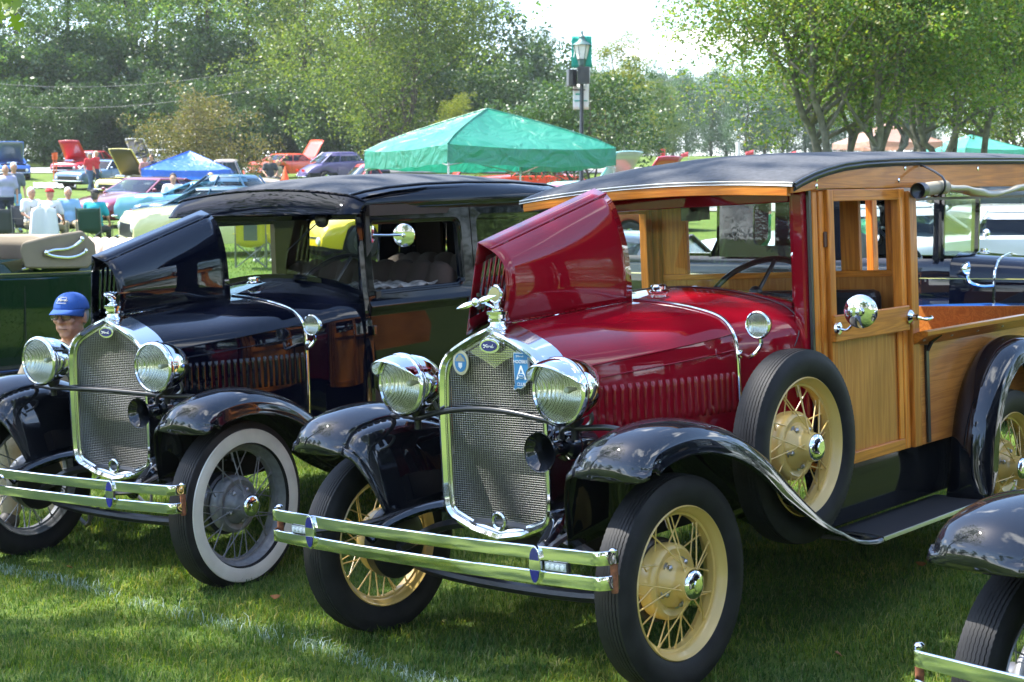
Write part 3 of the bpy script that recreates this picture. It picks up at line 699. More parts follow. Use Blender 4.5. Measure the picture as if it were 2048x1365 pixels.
def cowl_lamp(root, s, c, foot, mount_side=True):
    x, y, z = c; y *= s
    mb = MB().lathe([(.060, .001), (.056, .02), (.04, .038), (.018, .047), (.006, .049)], o=(x, y, z), ax=(1, 0, 0), n=32); l = mb.build('cowl_lamp', CHROME, root)
    MB().lathe([(.008, .049), (.004, .053), (-.004, .053), (-.008, .048), (-.005, .044)], o=(x, y, z), ax=(1, 0, 0), n=36).build('lamp_rim', CHROME, l, angle=50)
    MB().lathe([(-.006, .045), (-.011, .03), (-.014, .0005)], o=(x, y, z), ax=(1, 0, 0), n=28).build('lens', LENS, l)
    MB().lathe([(.0, .045), (.02, .035), (.03, .018), (.032, .0005)], o=(x, y, z), ax=(1, 0, 0), n=28).build('reflector', REFL, l)
    fx, fy, fz = foot; fy *= s
    MB().tube(catmull([(x + .015, y, z - .046), (x + .015, y - s * .003, z - .080), (x + .005, lerp(y, fy, .35), z - .118), (lerp(x, fx, .5), lerp(y, fy, .7), fz - .002), (fx, fy, fz)], 16), .0085, 8).lathe([(0, .018), (.006, .016), (.008, .001)], o=(fx, fy, fz), ax=(0, s, 0), n=16).build('lamp_bracket', CHROME, l)
    return l

def running_gear(root):
    mb = MB()
    mb.tube(catmull([(0, -.70, .36), (0, -.60, .345), (0, -.45, .27), (0, 0, .25), (0, .45, .27), (0, .60, .345), (0, .70, .36)], 24), .022, 8); mb.build('front_axle', BLACKS, root)
    mb = MB().tube(catmull([(-.05, -.52, .36), (-.05, -.3, .46), (-.05, 0, .50), (-.05, .3, .46), (-.05, .52, .36)], 20), .024, 6, flat=.9); mb.build('leaf_spring', BLACKS, root)
    mb = MB()
    for s in (-1, 1):
        mb.tube(catmull([(-.34, s * .40, .45), (-.26, s * .38, .50), (-.14, s * .33, .535), (-.03, s * .27, .545), (.1, s * .28, .54)], 16), .026, 8, flat=.8)
        mb.box2((.0, s * .30, .50), (3.2, s * .36, .56))
    mb.box2((-.03, -.33, .47), (.05, .33, .55)); mb.build('chassis_frame', BLACKP, root)
    mb = MB().box2((.15, -.20, .36), (.85, .20, .70)); mb.box2((-.02, -.24, .50), (.02, .24, 1.1)); mb.build('engine_block', DARK, root, smooth=False)

def model_front(root, style, paint, wheelkey, wopt, steer=0.):
    """radiator, lamps, fenders, hood, wheels shared by the three vintage cars"""
    radiator(root, style)
    for s in (-1, 1):
        headlamp(root, s, style == 'truck')
        front_fender(root, s)
    for s in (-1, 1):
        sp = 0.5 if s < 0 else 1.9
        w_ = wire_wheel(wheelkey, root, (0, s * .706, wopt.get('R', .362) - .004), s, spin=sp, **wopt)
    if style == 'truck':
        pts = [(-.03, .60, .852), (-.05, .50, .87), (-.085, .38, .868), (-.105, .26, .893), (-.118, .12, .914), (-.120, 0, .920)]
    else:
        pts = [(-.03, .60, .852), (-.05, .50, .862), (-.085, .38, .862), (-.10, .26, .868), (-.105, .12, .872), (-.105, 0, .873)]
    full = pts + [(a, -b, c) for a, b, c in pts[-2::-1]]
    MB().tube(catmull(full, 50), .011, 10).build('headlight_bar', BLACKS, root)
    # horn
    h = MB().lathe([(-.205, .066), (-.200, .063), (-.185, .048), (-.165, .034), (-.135, .026), (-.08, .024)], o=(0, -.325, .797), ax=(1, 0, 0), n=32)
    h.lathe([(-.207, .066), (-.208, .068), (-.204, .069), (-.186, .052), (-.165, .038), (-.135, .030), (-.085, .028)], o=(0, -.325, .797), ax=(1, 0, 0), n=32)
    ho = h.build('horn', BLACKP, root)
    MB().lathe([(-.085, .028), (-.08, .046), (-.06, .052), (-.045, .052), (-.035, .044), (-.02, .042), (.06, .042), (.075, .034), (.08, .001)], o=(0, -.327, .797), ax=(1, 0, 0), n=28).build('horn_motor', BLACKP, ho)
    MB().tube(catmull([(-.09, -.33, .83), (-.10, -.34, .86), (-.09, -.37, .875)], 6), .010, 6).build('horn_bracket', BLACKS, ho)
    running_gear(root)
# ---------------------------------------------------------------- the maroon woodie pickup
TR_R = ((0.66404, -0.74625, -0.04658), (0.74734, 0.66436, 0.01051), (0.02311, -0.04179, 0.99886)); TR_T = (0.0242, 5.3884, 0.0147)
truck = thing('vintage_pickup', 'maroon vintage pickup with wooden cab and doors, cream wire wheels and a raised hood half', 'pickup truck', mat44(TR_R, TR_T))
model_front(truck, 'truck', RED, 'cream', dict())
hood_closed(truck, -1, RED)
hood_raised(truck, RED, [(0, 1.215), (-.036, 1.30), (-.042, 1.376), (-.034, 1.429), (-.004, 1.464), (.029, 1.485)],
            [(0, 1.251), (-.001, 1.334), (.010, 1.454), (.036, 1.554), (.069, 1.635), (.107, 1.681)],
            [(.029, 1.485), (.086, 1.512), (.165, 1.175)], [(.107, 1.681), (.166, 1.706), (.285, 1.36)])
cowl(truck, RED, 1.292, 1.207, 1.105, pin=True)
for s in (-1, 1): cowl_lamp(truck, s, (.745, .60, 1.158), (.785, .490, 1.045))
bumper(truck, .54, True)
# tags on the guard
def disc_yz(mb, y, z, ry, rz, x0, x1, n=36): mb.prism([(y + ry * cos(2 * pi * k / n), z + rz * sin(2 * pi * k / n)) for k in range(n)], x0, x1, lambda a, b, t: (t, a, b)); return mb
rb_ = disc_yz(MB(), .150, 1.079, .0395, .0455, -.068, -.074).build('round_badge', mat('pale_brass', (.55, .50, .36), .35, .8), truck, smooth=False, bevel=.001, label='round club badge with a blue centre')
disc_yz(MB(), .150, 1.079, .0285, .034, -.074, -.0755).build('blue_field', LBLUE, rb_, smooth=False)
mb = MB(); mb.prism([(-.024, 0), (.024, 0), (.018, .012), (.010, .016), (.006, .024), (-.006, .024), (-.010, .016), (-.018, .012)], -.0755, -.077, lambda a, b, t: (t, .150 + a, 1.084 + b))
mb.build('emblem_roof', mat('pewter', (.35, .33, .25), .4, .7), rb_, smooth=False)
mb = MB(); mb.prism([(-.009, .0), (.009, 0), (.009, -.014), (0, -.022), (-.009, -.014)], -.0755, -.077, lambda a, b, t: (t, .150 + a, 1.079 + b)); mb.build('emblem_shield', WHITEE, rb_, smooth=False)
def arc_text(txt, r0z, ry, a0, a1, size, root_, cy, cz, x, flip=False):
    n = len(txt)
    for i, ch in enumerate(txt):
        if ch == ' ': continue
        a = radians(lerp(a0, a1, (i + .5) / n)); y = -ry * cos(a); z = r0z * sin(a)
        up = Vector((0, -cos(a), sin(a))) * (-1 if flip else 1)
        right = up.cross(Vector((-1, 0, 0))) 
        M = frame_m((x, cy - y * 1 if False else cy + (-y) * -1 * -1, cz + z), right, up)
        lettering(ch, size, M, DARK, root_, .0004, name='letter')
M_front = lambda y, z, x=-.0775: frame_m((x, y, z), (0, -1, 0), (0, 0, 1))
# state-shaped club plate
PL = [(-.034, .062), (.034, .062), (.034, .02), (.033, -.026), (.028, -.038), (.018, -.047), (.008, -.060), (-.006, -.066), (-.020, -.064), (-.034, -.071), (-.040, -.067), (-.033, -.05), (-.034, -.02)]
PL = [(a * 1.0, b) for a, b in PL]
pc = (-.142, 1.058)
pl = MB().prism([(pc[0] - a, pc[1] + b) for a, b in PL][::-1], -.068, -.073, lambda a, b, t: (t, a, b)).build('club_plate', WHITEE, truck, smooth=False, label='light blue club plate shaped like a state')
MB().prism([(pc[0] - a * .93, pc[1] + b * .95) for a, b in PL][::-1], -.073, -.0742, lambda a, b, t: (t, a, b)).build('blue_field', LBLUE, pl, smooth=False)
lettering('HOOSIER', .0165, M_front(pc[0], pc[1] + .030, -.0752), WHITEE, pl, .0005)
lettering('CLUB', .0165, M_front(pc[0] + .001, pc[1] - .050, -.0752), WHITEE, pl, .0005)
lettering('A', .072, M_front(pc[0] - .001, pc[1] - .011, -.0752), WHITEE, pl, .0005)
mb = MB(); strokes_word(mb, lambda a, b: (-.0756, pc[0] + .001 - a * .020, pc[1] + .050 + b * .010), .0007); mb.build('script', WHITEE, pl)
ov = disc_yz(MB(), pc[0] - .001, pc[1] - .019, .0165, .010, -.0755, -.0762).build('small_oval', WHITEE, pl, smooth=False)
ov2 = disc_yz(MB(), pc[0] - .001, pc[1] - .019, .0145, .008, -.0762, -.0768).build('blue_field', LBLUE, pl, smooth=False)
mb = MB(); strokes_word(mb, lambda a, b: (-.0772, pc[0] - .001 - a * .010, pc[1] - .019 + b * .0075), .0006); mb.build('script', WHITEE, pl)

# windscreen
ws = MB()
for s in (-1, 1): ws.box2((1.105, s * .530, 1.215), (1.135, s * .566, 1.662))
ws.box2((1.100, -.530, 1.612), (1.136, .530, 1.660))
ws.build('windscreen_frame', RED, truck, smooth=False, bevel=.004)
wsf = truck.children[-1]
rows = []
for i in range(13):
    y = lerp(-.53, .53, i / 12); zb = 1.282 - .062 * (abs(y) / .53) ** 2.2; rows.append([(1.104, y, zb - .055), (1.104, y, zb), (1.136, y, zb), (1.136, y, zb - .055)])
MB().grid(rows, cv=True).build('lower_rail', RED, wsf)
MB().box2((1.119, -.53, 1.215), (1.122, .53, 1.642)).build('pane', GLASS, wsf, smooth=False)
MB().box2((1.085, -.22, 1.650), (1.104, -.18, 1.668)).build('wiper_motor', BLACKS, wsf)
mi = MB().box2((1.20, -.09, 1.560), (1.208, .05, 1.615)).tube([(1.19, -.02, 1.60), (1.15, -.02, 1.64)], .008, 6).build('rear_view_mirror', BLACKS, truck, smooth=False)
MB().lathe([(0, .014), (.012, .012), (.016, .001)], o=(1.10, -.552, 1.405), ax=(-1, 0, 0), n=14).build('frame_knob', CHROME, wsf)

for s in (-1, 1):
    # steel corner post, rubber gap, timber posts
    MB().box2((1.035, s * .576, .62), (1.098, s * .636, 1.652)).build('corner_post', RED, truck, smooth=False, bevel=.012)
    MB().box2((1.050, s * .640, .60), (1.066, s * .652, 1.65)).build('rubber_strip', BLACKS, truck, smooth=False)
    MB().box2((1.068, s * .602, .56), (1.105, s * .655, 1.648)).build('front_post', WOODZ, truck, smooth=False, bevel=.004)
    MB().box2((1.109, s * .602, .56), (1.147, s * .660, 1.648)).build('door_post', WOODZ, truck, smooth=False, bevel=.004)
    # door
    d = MB().box2((1.153, s * .632, .562), (1.200, s * .674, 1.652)).build('door', WOODZ, truck, smooth=False, bevel=.004, label=None)
    MB().box2((1.738, s * .632, .562), (1.784, s * .674, 1.652)).build('stile', WOODZ, d, smooth=False, bevel=.004)
    MB().box2((1.2005, s * .634, 1.606), (1.7375, s * .672, 1.652)).build('top_rail', WOODX, d, smooth=False, bevel=.003)
    MB().box2((1.150, s * .6745, 1.060), (1.770, s * .692, 1.165)).build('belt_rail', WOODX, d, smooth=False, bevel=.005)
    MB().box2((1.2005, s * .634, 1.060), (1.7375, s * .6735, 1.150)).build('inner_rail', WOODX, d, smooth=False)
    MB().box2((1.2005, s * .640, .608), (1.7375, s * .660, 1.0595)).build('door_panel', PLYZ, d, smooth=False)
    MB().box2((1.2005, s * .634, .562), (1.7375, s * .673, .6075)).build('bottom_rail', WOODX, d, smooth=False, bevel=.003)
    MB().box2((1.700, s * .6605, .608), (1.7375, s * .670, 1.0595)).build('inner_stile', WOODZ, d, smooth=False, bevel=.003)
    for zz in (1.46, .80):
        MB().box2((1.132, s * .661, zz - .030), (1.158, s * .667, zz + .030)).build('hinge', mat('brown_hinge', (.07, .02, .012), .4), d, smooth=False, bevel=.002)
    mb = MB().lathe([(0, .030), (.006, .031), (.012, .024), (.020, .014), (.034, .013)], o=(1.765, s * .692, 1.115), ax=(0, s, 0), n=20)
    mb.tube(catmull([(1.765, s * .722, 1.115), (1.735, s * .738, 1.105), (1.70, s * .742, 1.098), (1.675, s * .738, 1.098)] if s > 0 else [(1.765, s * .722, 1.115), (1.80, s * .740, 1.105), (1.84, s * .746, 1.106), (1.862, s * .740, 1.112)], 12), [.010] * 4 + [.013] * 5 + [.010, .008, .006], 10, flat=.7)
    mb.build('door_handle', CHROME, d)
    # rear post of the cab
    MB().box2((1.790, s * .604, .562), (1.858, s * .690, 1.640)).build('rear_post', WOODZ, truck, smooth=False, bevel=.005)
    # arched side rail under the roof
    top = [(.905, 1.672), (.99, 1.694), (1.10, 1.714), (1.20, 1.729), (1.32, 1.741), (1.5, 1.751), (1.75, 1.757), (2.2, 1.764), (2.9, 1.770), (3.98, 1.764)]
    bot = [(.905, 1.640), (1.04, 1.650), (1.10, 1.6545), (3.98, 1.6545)]
    poly = [(a, b) for a, b in top] + [(a, b) for a, b in bot[::-1]]
    MB().prism(poly[::-1] if s > 0 else poly, s * .615, s * .672, lambda a, b, t: (a, t, b)).build('roof_side_rail', WOODX, truck, smooth=False, bevel=.003)
    for (x, z) in ((1.075, 1.692), (1.075, 1.665), (1.80, 1.735), (1.74, 1.685), (2.5, 1.735), (3.1, 1.735)):
        MB().lathe([(0, .0095), (.002, .0095), (.0035, .006), (.004, .001)], o=(x, s * .672, z), ax=(0, s, 0), n=12).build('screw_head', CHROME, truck)
    # door mirror (driver side only) on a bent arm
    if s < 0:
        m_ = MB().lathe([(0, .026), (.010, .024), (.014, .016), (.016, .001)], o=(1.165, -.692, 1.113), ax=(0, -1, 0), n=20)
        m_.tube(catmull([(1.17, -.70, 1.112), (1.165, -.735, 1.108), (1.135, -.775, 1.13), (1.10, -.815, 1.165), (1.09, -.83, 1.18)], 12), .0065, 8)
        arm = m_.build('mirror_arm', CHROME, truck)
        MB().lathe([(-.012, .001), (-.011, .03), (-.006, .055), (0, .064), (.004, .064), (.005, .001)], o=(1.085, -.838, 1.185), ax=(.80, .20, .03), n=40).lathe([(-.03, .001), (-.028, .012), (-.012, .018)], o=(1.085, -.838, 1.185), ax=(.80, .20, .03), n=16).build('mirror', CHROME, arm, angle=40)
    # back windows posts behind the cab
    MB().box2((3.90, s * .612, 1.05), (3.96, s * .655, 1.6545)).build('canopy_post', WOODZ, truck, smooth=False, bevel=.003)
    # bed side, flared top board
    MB().box2((1.862, s * .655, .560), (3.98, s * .672, 1.030)).build('bed_side', PLYX, truck, smooth=False)
    rows = [[(x, s * .640, 1.030), (x, s * .672, .985), (x, s * .752, 1.034), (x, s * .755, 1.052), (x, s * .735, 1.056)] for x in (1.80, 2.4, 3.0, 4.02)]
    MB().grid(rows, cv=True, caps=True).build('flare_board', WOODX, truck, smooth=False, bevel=.002)
    for k in range(9):
        x = 1.84 + k * .26; MB().lathe([(0, .007), (.003, .006), (.004, .001)], o=(x, s * .716, 1.0125), ax=(0, s * .5, -.85), n=10).build('screw_head', STEEL, truck)
    MB().box2((1.925, s * .673, .565), (1.950, s * .683, .985)).tube([(1.937, s * .682, .96), (1.945, s * .70, 1.0), (1.96, s * .735, 1.03)], .010, 6).build('side_iron', BLACKS, truck, smooth=False)
    # rear fender
    RP = [(2.105, .300), (2.11, .42), (2.13, .56), (2.18, .70), (2.27, .83), (2.40, .925), (2.55, .965), (2.70, .965), (2.85, .92), (2.97, .83), (3.06, .70), (3.11, .56), (3.13, .44)]
    rows, inner = fender_mesh(RP, .665, .735, .862, s, drop=.085, taper=(9, 10))
    rf = fixn(MB().grid(rows).build('rear_fender', BLACKP, truck, angle=60, solid=.003))
    # splash apron, running board
    MB().grid([[(x, s * .62, .575), (x, s * .632, .50), (x, s * .640, .40), (x, s * .632, .325), (x, s * .58, .300)] for x in (1.0, 1.5, 2.0, 2.6)]).build('splash_apron', mat('apron_black', (.008, .009, .011), .45, coat=.35, coatr=.06, spec=0), truck)
    rbm = MB().box2((1.14, s * .60, .285), (2.14, s * .835, .300)).build('running_board', MAT_RUB, truck, smooth=False)
    MB().box2((1.185, s * .8355, .284), (2.14, s * .843, .302)).build('edge_trim', mat('aluminium_trim', (.55, .57, .58), .35, 1.), rbm, smooth=False, bevel=.002)
    wire_wheel('cream', truck, (2.629, s * .706, .358), s, spin=.9)
    # fabric roll of the side curtain
    if s < 0:
        mb = MB(); pts = catmull([(1.80, -.738, 1.640), (1.92, -.742, 1.648), (2.02, -.742, 1.652)], 8); mb.tube(pts, .027, 14, caps=False)
        cu = fixn(mb.build('curtain_roll', mat('tan_canvas', (.34, .30, .22), .85, bump=(120, .4, .003)), truck, solid=.004, label='rolled side curtain of tan canvas and clear sheet'))
        MB().lathe([(0, .033), (.02, .034), (.045, .033)], o=(1.775, -.738, 1.638), ax=(1, .03, .05), n=20).lathe([(.01, .032), (.03, .001)], o=(1.78, -.738, 1.638), ax=(1, .03, .05), n=20).build('roll_end', BLACKS, cu)
        rows = []
        for i in range(40):
            t = i / 39; x = 2.02 + 1.45 * t; row = []
            for k in range(14):
                a = 2 * pi * k / 14; r = .024 + .005 * sin(a * 2 + i * .5) + .003 * sin(i * 1.3 + a); row.append((x, -.742 + r * cos(a), 1.650 - .030 * sin(pi * t * 1.6) ** 2 + r * (.75 - .3 * t) * sin(a)))
            rows.append(row)
        MB().grid(rows, cv=True).build('clear_sheet', mat('clear_vinyl', (.34, .30, .20), .3, spec=.5, coat=.3, coatr=.2), cu, angle=70)
        MB().tube(catmull([(1.93, -.68, 1.745), (1.93, -.70, 1.74), (1.935, -.775, 1.69), (1.935, -.78, 1.64), (1.935, -.745, 1.612), (1.93, -.70, 1.63)], 14), .009, 6, flat=.5).build('strap', BLACKS, cu)
        MB().box2((1.86, -.67, 1.60), (3.5, -.655, 1.612)).build('curtain_rail', BLACKS, truck, smooth=False)
# spare wheel in the driver-side fender
sp = wire_wheel('cream', truck, (.800, -.712, .705), -1, spin=.35, drum=False, name='spare_wheel')
MB().lathe([(-.06, .02), (-.06, .11), (-.15, .12), (-.16, .02)], ax=(0, -1, 0), n=24).build('spare_mount', BLACKP, sp)
# roof: visor board, fabric top
xs = [.90, .96, 1.05, 1.15, 1.28, 1.45, 1.7, 2.0, 2.4, 2.9, 3.5, 4.03]; zs = [1.681, 1.699, 1.721, 1.739, 1.757, 1.769, 1.778, 1.783, 1.788, 1.792, 1.790, 1.780]
crn = [.030, .034, .040, .046, .052, .056, .058, .060, .060, .060, .060, .055]
def roofz(i, y): return zs[i] + crn[i] * (1 - (abs(y) / .67) ** 2.0)
ys = list(np.linspace(-.66, .66, 29))
X2 = np.interp(np.linspace(0, 11, 34), range(12), xs)
rows = []
for q in np.linspace(0, 11, 34):
    x = np.interp(q, range(12), xs); z0 = np.interp(q, range(12), zs); c_ = np.interp(q, range(12), crn)
    r_ = [(x, y, z0 + c_ * (1 - (abs(y) / .67) ** 2)) for y in ys]
    rows.append([(x, -.678, z0 - .034), (x, -.681, z0 - .012), (x, -.672, z0 - .002)] + r_ + [(x, .672, z0 - .002), (x, .681, z0 - .012), (x, .678, z0 - .034)])
roof = fixn(MB().grid(rows, caps=False).build('roof_cover', FABRIC, truck, angle=60, solid=.004))
def front_arc(dx, dz, r, name, m, z0=1.681, c0=.030, e=.678):
    MB().tube([(.897 + dx, y, z0 + dz + c0 * (1 - (abs(y) / .67) ** 2)) for y in np.linspace(-e, e, 31)], r, 6).build(name, m, roof)
front_arc(0, -.010, .0075, 'edge_binding', BLACKS); front_arc(-.004, -.002, .0028, 'piping', WHITEE); front_arc(-.008, -.014, .0020, 'piping', WHITEE)
for s in (-1, 1):
    MB().tube([(x, s * .683, z - .020) for x, z in zip(xs, zs)], .0055, 6).tube([(x, s * .683, z - .006) for x, z in zip(xs, zs)], .0045, 6).build('edge_binding', BLACKS, roof)
rows = [[(.890, y, 1.640 + .026 * (1 - (y / .66) ** 2) - .010), (.890, y, 1.664 + .030 * (1 - (y / .66) ** 2)), (.915, y, 1.664 + .030 * (1 - (y / .66) ** 2)), (.915, y, 1.640 + .026 * (1 - (y / .66) ** 2) - .010)] for y in np.linspace(-.655, .655, 25)]
MB().grid(rows, cv=True, caps=True).build('visor_board', WOODY, truck, smooth=True, bevel=.002)
MB().box2((1.098, -.60, 1.6625), (1.138, .60, 1.705)).build('header_board', WOODY, truck, smooth=False, bevel=.003)
MB().grid([[(x, y, z + .9 * c_ * (1 - (abs(y) / .67) ** 2) - .012) for y in np.linspace(-.66, .66, 9)] for x, z, c_ in zip(xs, zs, crn)]).build('roof_lining', mat('roof_slats', (.22, .12, .05), .7), truck)
for x in (1.86, 3.93): MB().box2((x - .02, -.60, 1.70), (x + .02, .60, 1.74)).build('roof_bow', WOODY, truck, smooth=False)
# cab interior
MB().box2((1.15, -.57, 1.02), (1.19, .57, 1.235)).build('dashboard', BLACKS, truck, smooth=False, bevel=.01)
mb = MB(); c = Vector((1.31, -.23, 1.255)); ax = Vector((-.62, 0, .78)).normalized(); u = Vector((0, 1, 0)); v = ax.cross(u)
mb.tube([c + (u * cos(a) + v * sin(a)) * .205 for a in np.linspace(0, 2 * pi, 48, endpoint=False)], .0125, 8, closed=True)
swt = mb.build('steering_wheel', BLACKS, truck)
mb = MB()
for a in (.5, .5 + 2.09, .5 + 4.18): mb.tube([c - ax * .02, c + (u * cos(a) + v * sin(a)) * .2], .009, 6)
mb.ball(c - ax * .01, .03, 10, 6); mb.tube([c, c - ax * .7], .018, 8); mb.build('spoke', BLACKS, swt)
mb = MB()
def cushion(mb, a, b, r=.03): 
    mb.box2(a, b); return mb
st = cushion(MB(), (1.66, -.58, .80), (1.76, .58, 1.235)).build('seat_back', mat('black_leather', (.012, .013, .016), .35, bump=(60, .3, .003)), truck, smooth=False, bevel=.03)
cushion(MB(), (1.28, -.58, .70), (1.66, .58, .86)).build('seat_cushion', MATS['black_leather'], truck, smooth=False, bevel=.03)
MB().box2((1.15, -.60, .54), (1.86, .60, .56)).build('floor_pan', DARK, truck, smooth=False)
cb = MB().box2((1.815, -.60, .56), (1.835, .60, 1.285)).build('cab_back', PLYZ, truck, smooth=False)
MB().box2((1.81, -.60, 1.285), (1.845, .60, 1.312)).build('back_rail', WOODY, cb, smooth=False, bevel=.003)
for ya, yb in ((.46, .60), (-.44, -.35), (-.602, -.565)): MB().box2((1.815, ya, 1.312), (1.84, yb, 1.70)).build('back_post', WOODZ, cb, smooth=False, bevel=.003)
MB().box2((1.87, -.65, .60), (3.93, .65, .63)).build('bed_floor', WOODX, truck, smooth=False)
MB().box2((3.96, -.65, .60), (3.99, .65, 1.02)).build('tailgate', PLYX, truck, smooth=False)
# ---------------------------------------------------------------- the midnight-blue sedan
SE_R = ((0.53611, -0.84378, -0.02508), (0.8437, 0.53656, -0.01657), (0.02744, -0.01228, 0.99955)); SE_T = (-1.8265, 7.0826, -0.0597)
sedan = thing('vintage_sedan', 'black vintage sedan with a fabric roof, whitewall tyres and a chrome bird mascot', 'sedan', mat44(SE_R, SE_T))
model_front(sedan, 'sedan', NAVY, 'grey', dict(R=.380, rr=.278, enamel=GREYP, white=True))
hood_closed(sedan, -1, NAVY)
hood_raised(sedan, NAVY, [(0, 1.215), (-.026, 1.30), (-.022, 1.36), (-.010, 1.41), (.018, 1.445), (.052, 1.467)],
            [(0, 1.245), (.008, 1.336), (.020, 1.465), (.050, 1.58), (.080, 1.635), (.116, 1.671)],
            [(.052, 1.467), (.134, 1.497), (.165, 1.16)], [(.116, 1.671), (.181, 1.695), (.29, 1.35)])
cowl(sedan, NAVY, 1.325, 1.240, 1.150)
for s in (-1, 1): cowl_lamp(sedan, s, (.690, .600, 1.124), (.785, .490, 1.02))
sb = bumper(sedan, .44, False, zt=.528)
MB().lathe([(0, .019), (.006, .020), (.008, .016), (.006, .001)], o=(-.512, .30, .492), ax=(-1, 0, 0), n=24).build('round_badge', BLUEE, sb)
MB().lathe([(0, .020), (.010, .022), (.011, .017)], o=(-.512, .30, .492), ax=(-1, 0, 0), n=24).build('badge_rim', CHROME, sb)
BODY = mat('sedan_paint_dimmed', (.002, .003, .007), .5, coat=.55, coatr=.03, spec=0)  # midnight blue again, coat weakened so the body sides mirror less sunlit lawn
def rrect(x0, x1, z0, z1, r, n=6):
    P = []
    for cx, cz, a0 in ((x1 - r, z1 - r, 0), (x0 + r, z1 - r, 90), (x0 + r, z0 + r, 180), (x1 - r, z0 + r, 270)):
        for k in range(n + 1): a = radians(a0 + 90 * k / n); P.append((cx + r * cos(a), cz + r * sin(a)))
    return P
def sy(z):   # body side section: y as a function of height
    return np.interp(z, [.40, .60, .90, 1.15, 1.20, 1.24, 1.30, 1.68], [.625, .648, .668, .676, .672, .662, .658, .632])
def tp(x): return 1 - .092 * min(1, max(0, (2.2 - x) / 1.06))
def holed(mb, outer, inner, s, depth=.035, proud=0.):
    """panel with a rounded window opening and a stepped reveal"""
    x0, x1, z0, z1 = outer; I = rrect(*inner); n = len(I); cx = (inner[0] + inner[1]) / 2; cz = (inner[2] + inner[3]) / 2; O = []
    for a, b in I:
        dx, dz = a - cx, b - cz; k = min([((x1 if dx > 0 else x0) - cx) / dx if abs(dx) > 1e-6 else 9, ((z1 if dz > 0 else z0) - cz) / dz if abs(dz) > 1e-6 else 9]); O.append((cx + dx * k, cz + dz * k))
    cor = [(x1, z1), (x0, z1), (x0, z0), (x1, z0)]
    for c in cor:   # snap the nearest outer vertex to each corner
        j = min(range(n), key=lambda i: (O[i][0] - c[0]) ** 2 + (O[i][1] - c[1]) ** 2); O[j] = c
    loops = [[(a, s * (sy(b) * tp(a) + proud), b) for a, b in O]]
    for k in (.35, .7, .92): loops.append([(lerp(o_[0], i_[0], k), s * (sy(lerp(o_[1], i_[1], k)) * tp(lerp(o_[0], i_[0], k)) + proud), lerp(o_[1], i_[1], k)) for o_, i_ in zip(O, I)])
    g = [(0, .0), (-.004, .006), (-.010, .007), (-.014, .018), (-.022, .020), (-.024, depth)]
    for e, d in g: loops.append([(p[0], s * (sy(p[1]) * tp(p[0]) + proud - d), p[1]) for p in rrect(inner[0] - e, inner[1] + e, inner[2] - e, inner[3] + e, inner[4] + e if inner[4] + e > .01 else .01)])
    mb.grid(loops, cv=True); return mb
def pane(parent, s, inner, y, name='pane', m=None):
    MB().prism(rrect(*inner), y - .002, y + .002, lambda a, b, t: (a, s * t, b)).build(name, m or GLASS, parent, smooth=False)
